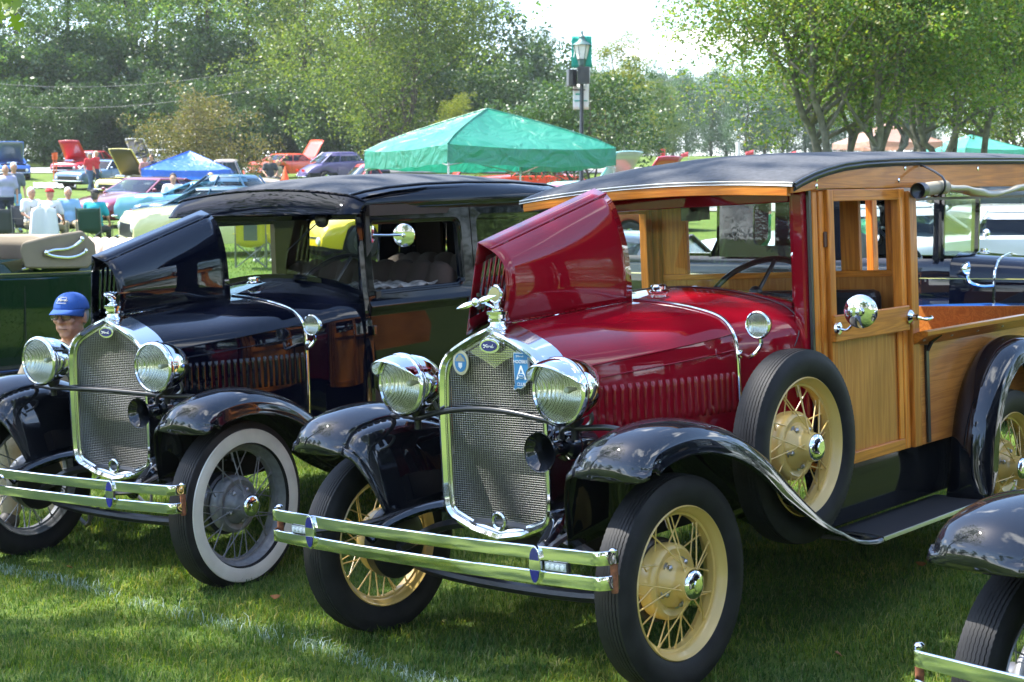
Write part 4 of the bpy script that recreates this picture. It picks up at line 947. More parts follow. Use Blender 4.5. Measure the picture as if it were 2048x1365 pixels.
for s in (-1, 1):
    # cowl-side post
    rows = [[(x, s * (sy(z) * tp(x) - .003), z) for z in np.linspace(.45, 1.66, 14)] for x in (1.09, 1.12, 1.140)]
    rows.insert(0, [(1.085, s * (sy(z) - .05), z) for z in np.linspace(.45, 1.66, 14)])
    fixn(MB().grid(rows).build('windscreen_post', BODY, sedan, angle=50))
    # front door
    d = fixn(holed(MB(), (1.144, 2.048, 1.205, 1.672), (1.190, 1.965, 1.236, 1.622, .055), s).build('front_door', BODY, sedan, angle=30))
    zz = [.42, .50, .60, .75, .90, 1.05, 1.13, 1.155, 1.165, 1.18, 1.19, 1.205]
    pr = [0, 0, 0, 0, 0, 0, 0, .004, .011, .013, .006, 0]
    fixn(MB().grid([[(x, s * (sy(z) * tp(x) + p), z) for z, p in zip(zz, pr)] for x in np.linspace(1.144, 2.048, 8)]).build('lower_panel', BODY, d, angle=40))
    pane(d, s, (1.210, 1.95, 1.5 if s < 0 else 1.25, 1.61, .03), .628) if s > 0 else None
    MB().lathe([(0, .022), (.01, .02), (.03, .012)], o=(1.985, s * .672, 1.155), ax=(0, s, 0), n=18).tube(catmull([(1.985, s * .715, 1.155), (1.96, s * .73, 1.15), (1.90, s * .73, 1.148), (1.875, s * .725, 1.155)], 10), .009, 8, flat=.8).build('door_handle', CHROME, d)
    for zz_ in (1.06, .62): MB().box((1.143, s * .634, zz_), (.022, .018, .05)).build('hinge', BLACKP, d, smooth=False, bevel=.004)
    # rear quarter
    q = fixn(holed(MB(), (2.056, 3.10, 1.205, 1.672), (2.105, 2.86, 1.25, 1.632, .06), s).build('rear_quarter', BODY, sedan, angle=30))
    fixn(MB().grid([[(x, s * (sy(z) + p) * (1 if x < 3 else .99), z) for z, p in zip([.42, .60, .90, 1.13, 1.155, 1.165, 1.18, 1.19, 1.205], [0, 0, 0, 0, .004, .011, .013, .006, 0])] for x in (2.056, 2.4, 2.8, 3.10)]).build('lower_panel', BODY, q, angle=40))
    pane(q, s, (2.09, 2.875, 1.235, 1.645, .05), .628)
    fixn(MB().grid([[(3.10 + .22 * sin(a), s * (sy(z) - .22 * (1 - cos(a))), z) for z in np.linspace(.42, 1.68, 12)] for a in np.linspace(0, pi / 2, 8)]).build('rear_corner', BODY, q, angle=50))
    # roof side drip rail
    MB().tube([(x, s * .645 * tp(x), z) for x, z in ((1.11, 1.672), (1.5, 1.683), (2.0, 1.690), (2.6, 1.694), (3.1, 1.690))], .006, 6).build('drip_rail', BODY, sedan)
    rp = [(2.105, .30), (2.10, .42), (2.12, .56), (2.18, .70), (2.28, .83), (2.42, .92), (2.58, .95), (2.72, .945), (2.88, .89), (3.0, .80), (3.08, .68), (3.12, .50)]
    rows, _ = fender_mesh(rp, .665, .735, .862, s, drop=.085, taper=(9, 10)); fixn(MB().grid(rows).build('rear_fender', BLACKP, sedan, angle=60, solid=.003))
    MB().grid([[(x, s * .62, .47), (x, s * .632, .42), (x, s * .630, .335), (x, s * .58, .300)] for x in (1.0, 1.5, 2.0, 2.6)]).build('splash_apron', BLACKP, sedan)
    MB().box2((1.14, s * .60, .285), (2.14, s * .84, .303)).build('running_board', MAT_RUB, sedan, smooth=False)
    wire_wheel('grey', sedan, (2.629, s * .706, .376), s, spin=.2, R=.380, rr=.278, enamel=GREYP, white=True)
fixn(MB().grid([[(3.32 + (0.02 if z < 1 else 0), y, z) for y in (-.42, 0, .42)] for z in np.linspace(.42, 1.70, 6)]).build('rear_panel', BODY, sedan))
# roof
rx = [1.052, 1.10, 1.2, 1.4, 1.7, 2.1, 2.6, 3.0, 3.2, 3.32]; rz = [1.742, 1.756, 1.772, 1.792, 1.808, 1.816, 1.812, 1.795, 1.765, 1.70]; rc = [.050, .054, .058, .062, .064, .064, .062, .055, .045, .03]
re_ = [1.668, 1.672, 1.676, 1.683, 1.688, 1.692, 1.694, 1.692, 1.688, 1.66]
def roofsec(i, part):
    z0, c_, e = rz[i], rc[i], re_[i]
    if part == 'side': return [(.647, e), (.655, e + .012), (.655, e + .035), (.645, e + .06), (.62, z0 - .032), (.58, z0 - .014), (.545, z0 - .004)]
for s in (-1, 1):
    rows = [[(rx[i], s * (y * (tp(rx[i]) if y > .6 else 1)), z) for y, z in catmull(roofsec(i, 'side'), 14)] for i in range(10)]
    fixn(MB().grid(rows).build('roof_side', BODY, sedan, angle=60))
    MB().tube([(rx[i], s * .545, rz[i] + .001) for i in range(10)], .0055, 6).build('roof_binding', BLACKS, sedan)
rows = [[(rx[i], y, rz[i] - .003 + rc[i] * (1 - (abs(y) / .545) ** 2)) for y in np.linspace(-.545, .545, 21)] for i in range(10)]
fixn(MB().grid(rows).build('roof_cover', FABRIC, sedan, angle=60))
# painted visor band above the windscreen
rows = []
for y in np.linspace(-1, 1, 33):
    a = abs(y); yt = y * .655; e = max(0, (a - .90) / .10); top = lerp(1.745 + .042 * (1 - (a / .9) ** 2 if a < .9 else 0), 1.712, e ** 1.5)
    bot = 1.664 - .006 * a; bx = .965 + .06 * e ** 2; tx = 1.048 + .03 * e ** 2
    rows.append([(lerp(bx, tx, t) - .012 * sin(pi * t), yt, lerp(bot, top, t)) for t in np.linspace(0, 1, 7)])
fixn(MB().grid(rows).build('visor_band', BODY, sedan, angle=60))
MB().tube([(p[0][0], p[0][1], p[0][2]) for p in rows], .006, 6).tube([(p[-1][0] + .002, p[-1][1], p[-1][2] + .003) for p in rows], .007, 6).build('visor_bead', BODY, sedan)
MB().grid([[(.97, y, 1.660), (1.14, y, 1.655)] for y in (-.63, 0, .63)]).build('visor_soffit', DARK, sedan, smooth=False)
# windscreen
wsf = MB()
for s in (-1, 1): wsf.box2((1.135, s * .545, 1.24), (1.165, s * .575, 1.655))
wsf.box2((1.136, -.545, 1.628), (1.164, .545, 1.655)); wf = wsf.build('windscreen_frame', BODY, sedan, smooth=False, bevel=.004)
rows = []
for i in range(13):
    y = lerp(-.545, .545, i / 12); zb = 1.345 - .075 * (abs(y) / .545) ** 2.2; rows.append([(1.136, y, zb - .07), (1.136, y, zb), (1.164, y, zb), (1.164, y, zb - .07)])
MB().grid(rows, cv=True).build('lower_rail', BODY, wf)
MB().box2((1.149, -.545, 1.24), (1.152, .545, 1.63)).build('pane', GLASS, wf, smooth=False)
for s in (-1, 1): MB().box2((1.155, s * .567, 1.22), (1.190, s * .590, 1.66)).build('inner_post', mat('dark_trim', (.02, .016, .013), .6), sedan, smooth=False)
MB().lathe([(0, .040), (.02, .038), (.03, .02), (.03, .001)], o=(1.130, -.33, 1.628), ax=(-1, 0, 0), n=20).tube([(1.095, -.33, 1.62), (1.09, -.22, 1.54), (1.09, -.12, 1.475)], .003, 6).tube([(1.095, -.325, 1.615), (1.092, -.215, 1.545)], .003, 6).build('wiper_motor', BLACKS, wf)
m_ = MB().box((1.150, -.632, 1.552), (.022, .012, .085)).tube([(1.15, -.64, 1.548), (1.20, -.70, 1.545), (1.262, -.745, 1.543)], .006, 8).build('mirror_arm', CHROME, sedan)
MB().lathe([(-.008, .001), (-.007, .04), (-.003, .058), (0, .060), (.003, .058), (.003, .001)], o=(1.268, -.748, 1.541), ax=(.85, .25, .05), n=36).lathe([(-.016, .001), (-.014, .010), (-.007, .012)], o=(1.268, -.748, 1.541), ax=(.85, .25, .05), n=14).build('mirror', CHROME, m_, angle=40)
# interior
TRIM = mat('brown_mohair', (.040, .026, .018), .9, bump=(90, .3, .003))
for x, zt in ((1.88, 1.38), (2.85, 1.38)):
    pleats('seat_back', TRIM, sedan, x, .80, zt); MB().box2((x - .5, -.57, .70), (x, .57, .86)).build('seat_cushion', TRIM, sedan, smooth=False, bevel=.03)
MB().box2((1.20, -.60, .52), (3.2, .60, .54)).build('floor_pan', DARK, sedan, smooth=False)
MB().box2((1.20, -.61, 1.02), (1.24, .61, 1.255)).build('dashboard', MATS['dark_trim'], sedan, smooth=False)
MB().grid([[(x, y, z + .75 * c_ * (1 - (abs(y) / .6) ** 2) - .04) for y in np.linspace(-.6, .6, 7)] for x, z, c_ in zip(rx, rz, rc)]).build('head_lining', TRIM, sedan)
for s in (-1, 1):
    MB().box2((1.16, s * .585, .54), (3.1, s * .60, 1.225)).build('door_trim', TRIM, sedan, smooth=False)
    MB().box2((1.99 if s < 0 else 1.79, s * .585, 1.225), (2.09, s * .62, 1.68)).build('pillar_trim', TRIM, sedan, smooth=False)
    MB().box2((1.16, s * .575, 1.645), (3.2, s * .615, 1.70)).build('header_trim', TRIM, sedan, smooth=False)
MB().box2((3.22, -.6, .6), (3.25, .6, 1.30)).box2((3.22, -.6, 1.58), (3.25, .6, 1.72)).box2((3.22, -.6, 1.30), (3.25, -.4, 1.58)).box2((3.22, .4, 1.30), (3.25, .6, 1.58)).build('rear_trim', TRIM, sedan, smooth=False)
mb = MB(); c = Vector((1.31, -.24, 1.300)); ax = Vector((-.62, 0, .78)).normalized(); u = Vector((0, 1, 0)); v = ax.cross(u)
mb.tube([c + (u * cos(a) + v * sin(a)) * .205 for a in np.linspace(0, 2 * pi, 48, endpoint=False)], .013, 8, closed=True); swt = mb.build('steering_wheel', BLACKS, sedan)
mb = MB()
for a in (.5, 2.6, 4.7): mb.tube([c - ax * .02, c + (u * cos(a) + v * sin(a)) * .2], .009, 6)
mb.tube([c, c - ax * .7], .018, 8); mb.build('spoke', BLACKS, swt)
# folded rug on the front passenger seat
rows = []
for i in range(22):
    rows.append([(1.35 + .50 * i / 21, -.55 + .42 * j / 13, 1.255 + .010 * sin(i * 1.3 + j * .6) + .010 * sin(j * 1.9 + i * .4)) for j in range(14)])
rug = MB().grid(rows).build('folded_rug', mat('grey_rug', (.24, .23, .21), .9, vary=(16, .8)), None, solid=.01)
rug.matrix_world = mat44(SE_R, SE_T); tag(rug, 'grey and white folded rug behind the open driver window of the black sedan', 'rug')
MB().box2((1.22, -.60, 1.0), (1.30, .6, 1.2)).build('parcel_shelf', DARK, sedan, smooth=False)
mbx = MB().box2((1.35, -.55, .86), (1.85, -.13, 1.235)).build('storage_box', mat('brown_case', (.10, .05, .03), .6), None, smooth=False, bevel=.01)
mbx.matrix_world = mat44(SE_R, SE_T); tag(mbx, 'brown case on the front seat of the black sedan under the rug', 'case')
# ---------------------------------------------------------------- terrain
RC_R = ((0.74047, -0.67092, -0.03967), (0.67142, 0.74107, -0.00087), (0.02998, -0.02599, 0.99921)); RC_T = (1.9334, 3.5378, -0.0228)
_cp = []
for R_, T_, xs_ in ((TR_R, TR_T, (0, 2.629)), (SE_R, SE_T, (0, 2.629)), (RC_R, RC_T, (0, 2.629))):
    for x_ in xs_:
        for y_ in (-.72, .72): _cp.append(Matrix(R_) @ Vector((x_, y_, -.004)) + Vector(T_))
_cp = np.array([tuple(p) for p in _cp])
def gbase(y):
    y = np.asarray(y, float)
    a = np.where(y < 11, 0, .045 * (np.minimum(y, 50) - 11)); a = np.where(y < 16, .0045 * np.maximum(y - 11, 0) ** 2 * 2 * .5, a * 1.0 - .1125 * np.exp(-(np.maximum(y, 16) - 16) / 6.) * 1.0)
    return a + .068 * np.clip(y - 50, 0, 70) + .045 * np.clip(y - 120, 0, 90) + .01 * np.clip(y - 210, 0, 400)
def GZ(x, y):
    x = np.asarray(x, float); y = np.asarray(y, float); z = gbase(y); w_ = 0; s_ = 0
    for p in _cp:
        k = np.exp(-((x - p[0]) ** 2 + (y - p[1]) ** 2) / .9); w_ = w_ + k; s_ = s_ + k * p[2]
    return z + s_ / (w_ + .06) + .012 * np.sin(x * 1.7 + y * .6) * np.sin(y * 1.1 - x * .3)
def gz(x, y): return float(GZ(x, y))
def place(px, D): return ((px - 1024) / FPX * D, D)     # a spot on the lawn seen in direction px at distance D
def pz(py, D): return CAM_H + (442 - py) / FPX * D
def npmesh(name, V, F, mats, parent=None, smooth=False, mi=None):
    me = bpy.data.meshes.new(name); V = np.asarray(V, np.float32); F = np.asarray(F, np.int32)
    me.vertices.add(len(V)); me.vertices.foreach_set('co', V.ravel()); k = F.shape[1]
    me.loops.add(F.size); me.loops.foreach_set('vertex_index', F.ravel()); me.polygons.add(len(F))
    me.polygons.foreach_set('loop_start', np.arange(0, F.size, k, dtype=np.int32)); me.polygons.foreach_set('loop_total', np.full(len(F), k, np.int32))
    for m in (mats if isinstance(mats, (list, tuple)) else [mats]): me.materials.append(m)
    if mi is not None: me.polygons.foreach_set('material_index', np.asarray(mi, np.int32))
    if smooth: me.polygons.foreach_set('use_smooth', np.ones(len(F), bool))
    me.update(calc_edges=True); return link(name, me, parent)
ysamp = np.concatenate([np.linspace(-60, 2, 14), np.linspace(2.6, 14, 58), np.geomspace(14.5, 620, 60)]); xsamp = np.concatenate([-np.geomspace(400, 6, 34), np.linspace(-5.6, 5.6, 57), np.geomspace(6, 400, 34)])
XX, YY = np.meshgrid(xsamp, ysamp); ZZ = GZ(XX, YY); nr, nc = XX.shape
idx = np.arange(nr * nc).reshape(nr, nc); Fq = np.stack([idx[:-1, :-1], idx[:-1, 1:], idx[1:, 1:], idx[1:, :-1]], -1).reshape(-1, 4)
def grassground():
    m = bpy.data.materials.new('lawn_ground'); m.use_nodes = True; nt = m.node_tree; Nn = nt.nodes; Lk = nt.links; b = Nn['Principled BSDF']
    c = Nn.new('ShaderNodeTexCoord'); n1 = Nn.new('ShaderNodeTexNoise'); n1.inputs['Scale'].default_value = .55; n1.inputs['Detail'].default_value = 8; n1.inputs['Roughness'].default_value = .7
    n2 = Nn.new('ShaderNodeTexNoise'); n2.inputs['Scale'].default_value = 14; n2.inputs['Detail'].default_value = 6; n2.inputs['Roughness'].default_value = .75
    Lk.new(c.outputs['Object'], n1.inputs[0]); Lk.new(c.outputs['Object'], n2.inputs[0])
    ad = Nn.new('ShaderNodeMath'); ad.operation = 'ADD'; Lk.new(n1.outputs['Fac'], ad.inputs[0]); Lk.new(n2.outputs['Fac'], ad.inputs[1])
    r = Nn.new('ShaderNodeValToRGB'); e = r.color_ramp.elements; e[0].position = .75; e[0].color = (.055, .105, .014, 1); e[1].position = 1.25; e[1].color = (.135, .190, .030, 1)
    mr = Nn.new('ShaderNodeMapRange'); mr.inputs[1].default_value = 0; mr.inputs[2].default_value = 2; Lk.new(ad.outputs[0], mr.inputs[0]); e[0].position = .38; e[1].position = .62
    Lk.new(mr.outputs[0], r.inputs[0]); Lk.new(r.outputs[0], b.inputs['Base Color']); b.inputs['Roughness'].default_value = .85; b.inputs['Specular IOR Level'].default_value = .2
    bu = Nn.new('ShaderNodeBump'); bu.inputs['Strength'].default_value = .9; bu.inputs['Distance'].default_value = .05; Lk.new(n2.outputs['Fac'], bu.inputs['Height']); Lk.new(bu.outputs[0], b.inputs['Normal'])
    MATS['lawn_ground'] = m; return m
lawn = npmesh('lawn', np.stack([XX, YY, ZZ], -1).reshape(-1, 3), Fq, grassground(), smooth=True); struct(lawn)
# far drive and car park: pale sheets lying on the slope
def sheet(name, xs_, ys_, m, dz=.02):
    X_, Y_ = np.meshgrid(xs_, ys_); Z_ = GZ(X_, Y_) + dz; a, b = X_.shape; ii = np.arange(a * b).reshape(a, b)
    o = npmesh(name, np.stack([X_, Y_, Z_], -1).reshape(-1, 3), np.stack([ii[:-1, :-1], ii[:-1, 1:], ii[1:, 1:], ii[1:, :-1]], -1).reshape(-1, 4), m, smooth=True); return struct(o)
ROADM = mat('pale_asphalt', (.30, .29, .28), .9, vary=(.8, .15))
sheet('road', np.linspace(-120, 140, 90), np.linspace(88, 97, 5), ROADM, .05)
sheet('car_park', np.linspace(-3, 16, 30), np.linspace(52, 66, 8), ROADM, .04)

# ---------------------------------------------------------------- grass
def grassmat(name, cols, trans=.35):
    m = leafmat(name, cols, trans, .12); nt = m.node_tree; Nn = nt.nodes; Lk = nt.links
    c = Nn.new('ShaderNodeTexCoord'); n = Nn.new('ShaderNodeTexNoise'); n.inputs['Scale'].default_value = 1.6; n.inputs['Detail'].default_value = 4; Lk.new(c.outputs['Object'], n.inputs[0])
    r2 = Nn.new('ShaderNodeValToRGB'); e = r2.color_ramp.elements; e[0].position = .38; e[0].color = (.75, .85, .9, 1); e[1].position = .62; e[1].color = (1.35, 1.2, .8, 1); Lk.new(n.outputs['Fac'], r2.inputs[0])
    ramp = [q for q in Nn if q.type == 'VALTORGB' and q.name != r2.name][0]; mu = Nn.new('ShaderNodeMixRGB'); mu.blend_type = 'MULTIPLY'; mu.inputs[0].default_value = 1
    Lk.new(ramp.outputs[0], mu.inputs[1]); Lk.new(r2.outputs[0], mu.inputs[2])
    for q in Nn:
        if q.type == 'BSDF_PRINCIPLED': Lk.new(mu.outputs[0], q.inputs['Base Color']); q.inputs['Roughness'].default_value = .6
        if q.type == 'MIX_RGB' and q.name != mu.name: Lk.new(mu.outputs[0], q.inputs[1])
    return m
GRASSM = grassmat('grass_blades', [(.036, .085, .024), (.062, .130, .030), (.098, .170, .036), (.150, .210, .046), (.26, .25, .13)])
PAINTG = leafmat('painted_grass', [(.24, .33, .27), (.38, .45, .42), (.09, .18, .07)], .2, .3)
LINE = np.array([(px, py) for px, py in ((-120, 1095), (0, 1124), (68, 1139), (191, 1177), (359, 1235), (513, 1272), (650, 1310), (760, 1350), (900, 1400))], float)
ly = CAM_H / ((LINE[:, 1] - 442) / FPX); LINEW = np.stack([(LINE[:, 0] - 1024) / FPX * ly, ly], -1)
def dline(x, y):
    d = np.full(x.shape, 9.)
    for a, b in zip(LINEW[:-1], LINEW[1:]):
        ab = b - a; t = np.clip(((x - a[0]) * ab[0] + (y - a[1]) * ab[1]) / (ab @ ab), 0, 1); d = np.minimum(d, np.hypot(x - a[0] - t * ab[0], y - a[1] - t * ab[1]))
    return d
def blades(n, y0, y1, hmin, hmax, wd, pw=1.0, xk=.36, xa=.5, name='grass'):
    u = RNG.random(n); y = (y0 ** (pw + 1) + u * (y1 ** (pw + 1) - y0 ** (pw + 1))) ** (1 / (pw + 1)) if pw != -1 else y0 * (y1 / y0) ** u
    x = (RNG.random(n) * 2 - 1) * (xk * y + xa)
    # tufts: pull blades towards random clump centres
    g = .055; cx = np.floor(x / g); cy = np.floor(y / g); hsh = np.abs(np.sin(cx * 12.9898 + cy * 78.233) * 43758.5453) % 1; hsh2 = np.abs(np.sin(cx * 39.3 + cy * 11.1) * 24634.6) % 1
    x = lerp(x, (cx + hsh) * g, .22) + RNG.normal(0, .006, n); y = lerp(y, (cy + hsh2) * g, .22) + RNG.normal(0, .006, n)
    z = GZ(x, y); h = (hmin + (hmax - hmin) * RNG.random(n) ** 1.3) * (.8 + .4 * hsh) * (1 + .35 * np.sin(x * 3.1 + 1.3 * np.sin(y * 2.3)) * np.sin(y * 4.1 + x)); a = RNG.random(n) * 2 * pi; lean = .25 + .75 * RNG.random(n); la = a + RNG.normal(0, .9, n)
    w2 = wd * (.6 + .7 * RNG.random(n)) / 2; cx_, cy_ = np.cos(a) * w2, np.sin(a) * w2; lx, ly_ = np.cos(la + pi / 2), np.sin(la + pi / 2)
    b = np.stack([x, y, z - .004], -1); off = np.stack([cx_, cy_, 0 * x], -1)
    mid = b + np.stack([lx * h * lean * .30, ly_ * h * lean * .30, h * .62], -1); tip = b + np.stack([lx * h * lean, ly_ * h * lean, h * (1 - .28 * lean)], -1)
    V = np.stack([b - off, b + off, mid + off * .8, mid - off * .8, tip], 1)
    i0 = np.arange(n)[:, None] * 5
    return V, i0, dline(x, y), b
def make_grass(name, n, *a, **k):
    V, i0, d, b = blades(n, *a, **k)
    pt = (d < .035 + .04 * RNG.random(n)) & (RNG.random(n) < .46 + .26 * np.sin(b[:, 0] * 9 + 1) * np.sin(b[:, 1] * 7) + .15 * np.sin(b[:, 0] * 31))
    for sel, nm, m in ((~pt, name, GRASSM), (pt, 'painted_line', PAINTG)):
        v = V[sel]; c = len(v)
        if c < 20: continue
        i = np.arange(c)[:, None] * 5
        tri = np.concatenate([i + [0, 1, 2], i + [0, 2, 3], i + [3, 2, 4]], 0)
        o = npmesh(nm, v.reshape(-1, 3), tri, m, smooth=True); struct(o, 'stuff')
make_grass('grass', 300000, 4.7, 10.5, .018, .052, .0038, pw=.3)
make_grass('grass', 110000, 10.5, 36, .03, .07, .010, pw=.5, xk=.36)

# ---------------------------------------------------------------- trees
LEAF_LOCUST = leafmat('locust_leaves', [(.055, .125, .050), (.085, .170, .060), (.13, .23, .070), (.22, .28, .07)], .55)
LEAF_OAK = leafmat('broad_leaves', [(.045, .085, .018), (.075, .125, .024), (.12, .17, .030), (.18, .21, .04)], .42, .3)
LEAF_DARK = leafmat('dark_leaves', [(.028, .065, .022), (.045, .095, .028), (.070, .125, .032)], .3, .5)
LEAF_YEL = leafmat('yellow_green_leaves', [(.09, .13, .02), (.16, .19, .03), (.24, .23, .04)], .45)
LEAF_PEAR = leafmat('glossy_leaves', [(.050, .110, .016), (.080, .160, .024), (.125, .215, .034), (.20, .25, .05), (.17, .15, .05)], .46, .45)
LEAF_BROWN = leafmat('brown_green_leaves', [(.10, .085, .035), (.16, .13, .06), (.09, .11, .03), (.22, .18, .09)], .35)
LEAF_BLUE = leafmat('far_leaves', [(.05, .10, .07), (.07, .13, .085), (.10, .17, .09)], .3)
BARK = mat('bark', (.075, .060, .045), .9, vary=(6, .4), bump=(18, .8, .03)); BARKL = mat('grey_bark', (.14, .13, .10), .9, vary=(6, .4), bump=(18, .8, .03))
def leaves(C, Rr, n, size, rng, shell=.35, aspect=.6):
    """n leaves spread through ellipsoidal clumps (centres C, radii Rr)"""
    C = np.array(C); Rr = np.array(Rr); vol = Rr.prod(1) ** (2 / 3); k = rng.choice(len(C), n, p=vol / vol.sum())
    d = rng.normal(size=(n, 3)); d /= np.linalg.norm(d, axis=1)[:, None]; r = (shell + (1 - shell) * rng.random(n)) ** .6
    p = C[k] + d * Rr[k] * r[:, None]; a = rng.normal(size=(n, 3)); a[:, 2] *= .7; a /= np.linalg.norm(a, axis=1)[:, None]
    b = np.cross(a, rng.normal(size=(n, 3))); b /= np.linalg.norm(b, axis=1)[:, None]; s_ = size * (.6 + .8 * rng.random(n))[:, None]
    V = np.stack([p - a * s_ * .5, p + b * s_ * .5 * aspect, p + a * s_ * .5, p - b * s_ * .5 * aspect], 1).reshape(-1, 3)
    return V, np.arange(4 * n).reshape(-1, 4)
def limb(mb, p, q, r0, r1, rng, wob=.06, n=7):
    p = Vector(p); q = Vector(q); Lg = (q - p).length; pts = []
    for i in range(n):
        t = i / (n - 1); o = Vector(rng.normal(size=3) * wob * Lg * (1 if 0 < i < n - 1 else 0)) * .5; pts.append(p.lerp(q, t) + o)
    P = catmull([tuple(a) for a in pts], n * 2); mb.tube(P, list(np.linspace(r0, r1, n * 2)), 7); return P
def make_tree(h, wdt, seed, leafm, nleaf, size, trunk_frac=.3, clumps=26, r=.22, droop=0., multi=1, flat=.75, bark=None, low=.22, top=1.0, lean=0.):
    rng = np.random.default_rng(seed); mb = MB(); C = []; Rr = []
    stems = []
    for s in range(multi):
        a = 2 * pi * s / multi + rng.random(); sp = 0 if multi == 1 else wdt * .22
        base = (0 + (.12 * cos(a) if multi > 1 else 0), .12 * sin(a) if multi > 1 else 0, -.3); tipp = (sp * cos(a) * 1.6 + lean, sp * sin(a) * 1.6, h * (.82 + .1 * rng.random()))
        stems.append(limb(mb, base, tipp, r / (1 + .35 * (multi - 1)), r * .15, rng, .035 if multi > 1 else .02, 9))
    for c in range(clumps):
        t = low + (top - low) * ((c + .5) / clumps); env = sin(pi * min(1, max(0, (t - low * .55) / (1.06 - low * .55))) ** .8) ** .75
        a = rng.random() * 2 * pi; rad = wdt / 2 * env * sqrt(rng.random()) * .95; st = stems[rng.integers(len(stems))]
        x, y, z = rad * cos(a) + lean * t, rad * sin(a), h * t - droop * rad
        j = min(len(st) - 1, int(len(st) * min(.95, max(.15, (z / h) - .16)))); q = st[j]
        if rad > wdt * .06: limb(mb, q, (x, y, z), r * .28 * (1 - t * .6), r * .05, rng, .05, 5)
        cr = wdt * (.15 + .10 * rng.random()) * (.65 + .5 * env); C.append((x, y, z)); Rr.append((cr, cr, cr * flat))
        for k in range(3):   # satellite clumps keep the outline ragged
            o = rng.normal(size=3) * cr * .75; C.append((x + o[0], y + o[1], z + o[2] * .8)); s2 = cr * (.3 + .3 * rng.random()); Rr.append((s2, s2, s2 * flat))
    V, F = leaves(C, Rr, nleaf, size, rng)
    tr = mb.build('trunk', bark or BARK, angle=60); cr_ = npmesh('crown', V, F, leafm)
    tm, cm = tr.data, cr_.data; bpy.data.objects.remove(tr); bpy.data.objects.remove(cr_); return tm, cm
def plant_tree(meshes, name, label, cat, px, D, scale=1., rz=0., group=None, zs=None, crown=None):
    x, y = place(px, D); t = thing(name, label, cat, loc=(x, y, gz(x, y) - .05), rz=rz, group=group)
    t.scale = (scale, scale, zs or scale); link('trunk', meshes[0], t); link('crown', crown or meshes[1], t); return t
LOC = [make_tree(23, 10, 100 + i, LEAF_LOCUST, 36000, .21, clumps=30, r=.26, low=.16, flat=.55, top=.99) for i in range(3)]
OAK = [make_tree(20, 13, 200 + i, LEAF_OAK, 52000, .185, clumps=40, r=.32, low=.10, flat=.8, multi=3) for i in range(2)]
DRK = make_tree(19, 11, 220, LEAF_DARK, 40000, .20, clumps=34, r=.32, low=.08, flat=.8)
YEL = make_tree(13, 8.5, 230, LEAF_YEL, 24000, .155, clumps=24, r=.18, low=.22, flat=.6, multi=2)
PEAR = [make_tree(8.6, 6.9, 240 + i, LEAF_PEAR, 100000, .090, clumps=60, r=.30, low=.50, flat=.8, multi=6, bark=BARKL) for i in range(2)]
BLU = make_tree(15, 12, 250, LEAF_BLUE, 26000, .24, clumps=24, r=.3, low=.06, flat=.9)
UND = make_tree(6, 7, 260, LEAF_DARK, 13000, .19, clumps=16, r=.1, low=.05, flat=.8)
WEEP = make_tree(4.2, 6.2, 270, LEAF_BROWN, 15000, .12, clumps=26, r=.10, low=.10, flat=.7, droop=.32, multi=3)
TOPI = make_tree(4.6, 5.6, 280, LEAF_DARK, 16000, .13, clumps=26, r=.10, low=.42, flat=.62, droop=.05, multi=3)
SHR = make_tree(2.0, 2.2, 290, LEAF_YEL, 3500, .08, clumps=12, r=.03, low=.05, flat=.8)
i = 0
for px, D, sc, k, lab in ((-90, 118, .95, 0, 'leftmost tall locust tree, half outside the picture'), (40, 112, .90, 1, 'tall locust tree behind the blue muscle car'), (150, 120, 1.0, 2, 'tall feathery locust tree behind the orange stakes'), (262, 116, .98, 0, 'thin dark stemmed locust tree above the red car with its hood up'),
                          (330, 122, 1.04, 1, 'slender locust tree with sky showing through left of the weeping bush'), (425, 114, 1.0, 2, 'tall locust tree right behind the brown weeping bush'), (505, 120, 1.05, 0, 'tall yellow green locust tree right of the weeping bush'), (590, 118, .98, 1, 'locust tree behind the orange muscle car')):
    plant_tree(LOC[k], 'locust_tree', lab, 'tree', px, D, sc, i * 1.3, 'locust trees along the far side of the lawn'); i += 1
for j, (px, D, sc) in enumerate(((-40, 146, 1.0), (95, 142, .92), (205, 150, 1.0), (380, 146, .9), (470, 140, .95), (560, 148, 1.0), (640, 144, 1.0), (730, 140, 1.0), (860, 142, .9), (1000, 150, .75))):
    plant_tree((DRK, OAK[0], LOC[1])[j % 3], 'background_tree', ['second row tree at the left edge', 'second row tree above the orange stakes', 'second row tree above the two red shirted men', 'second row tree left of the weeping bush', 'second row tree above the tan pickup', 'second row tree above the orange car', 'second row tree left of the large round tree', 'second row tree behind the large round tree', 'second row tree right of the large round tree', 'second row tree left of the lamp post'][j], 'tree', px, D, sc * .56, j * 2.1, 'second row of trees beyond the lawn')
    plant_tree(UND, 'undergrowth_bush', 'dark bush filling the foot of the second row of trees', 'bush', px + 45, 112, 1.5, j * 1.3, 'dark bushes below the second row of trees')
plant_tree(OAK[0], 'broad_tree', 'large round leafy tree behind the left half of the green canopy', 'tree', 795, 92, .93, .4)
plant_tree(OAK[1], 'broad_tree', 'broad leafy tree left of the largest tree, behind the purple car', 'tree', 665, 104, .92, 2.)
plant_tree(DRK, 'dark_tree', 'dark green tree rising behind the peak of the green canopy', 'tree', 915, 112, .90, 1.)
plant_tree(DRK, 'dark_tree', 'lower dark green tree just left of the street lamp', 'tree', 1078, 128, .54, 3.)
plant_tree(YEL, 'yellow_tree', 'yellow green tree right of the street lamp', 'tree', 1240, 92, .62, 1.)
plant_tree(YEL, 'yellow_tree', 'small yellow green tree poking up left of the canopy peak', 'tree', 915, 70, .32, 2.)
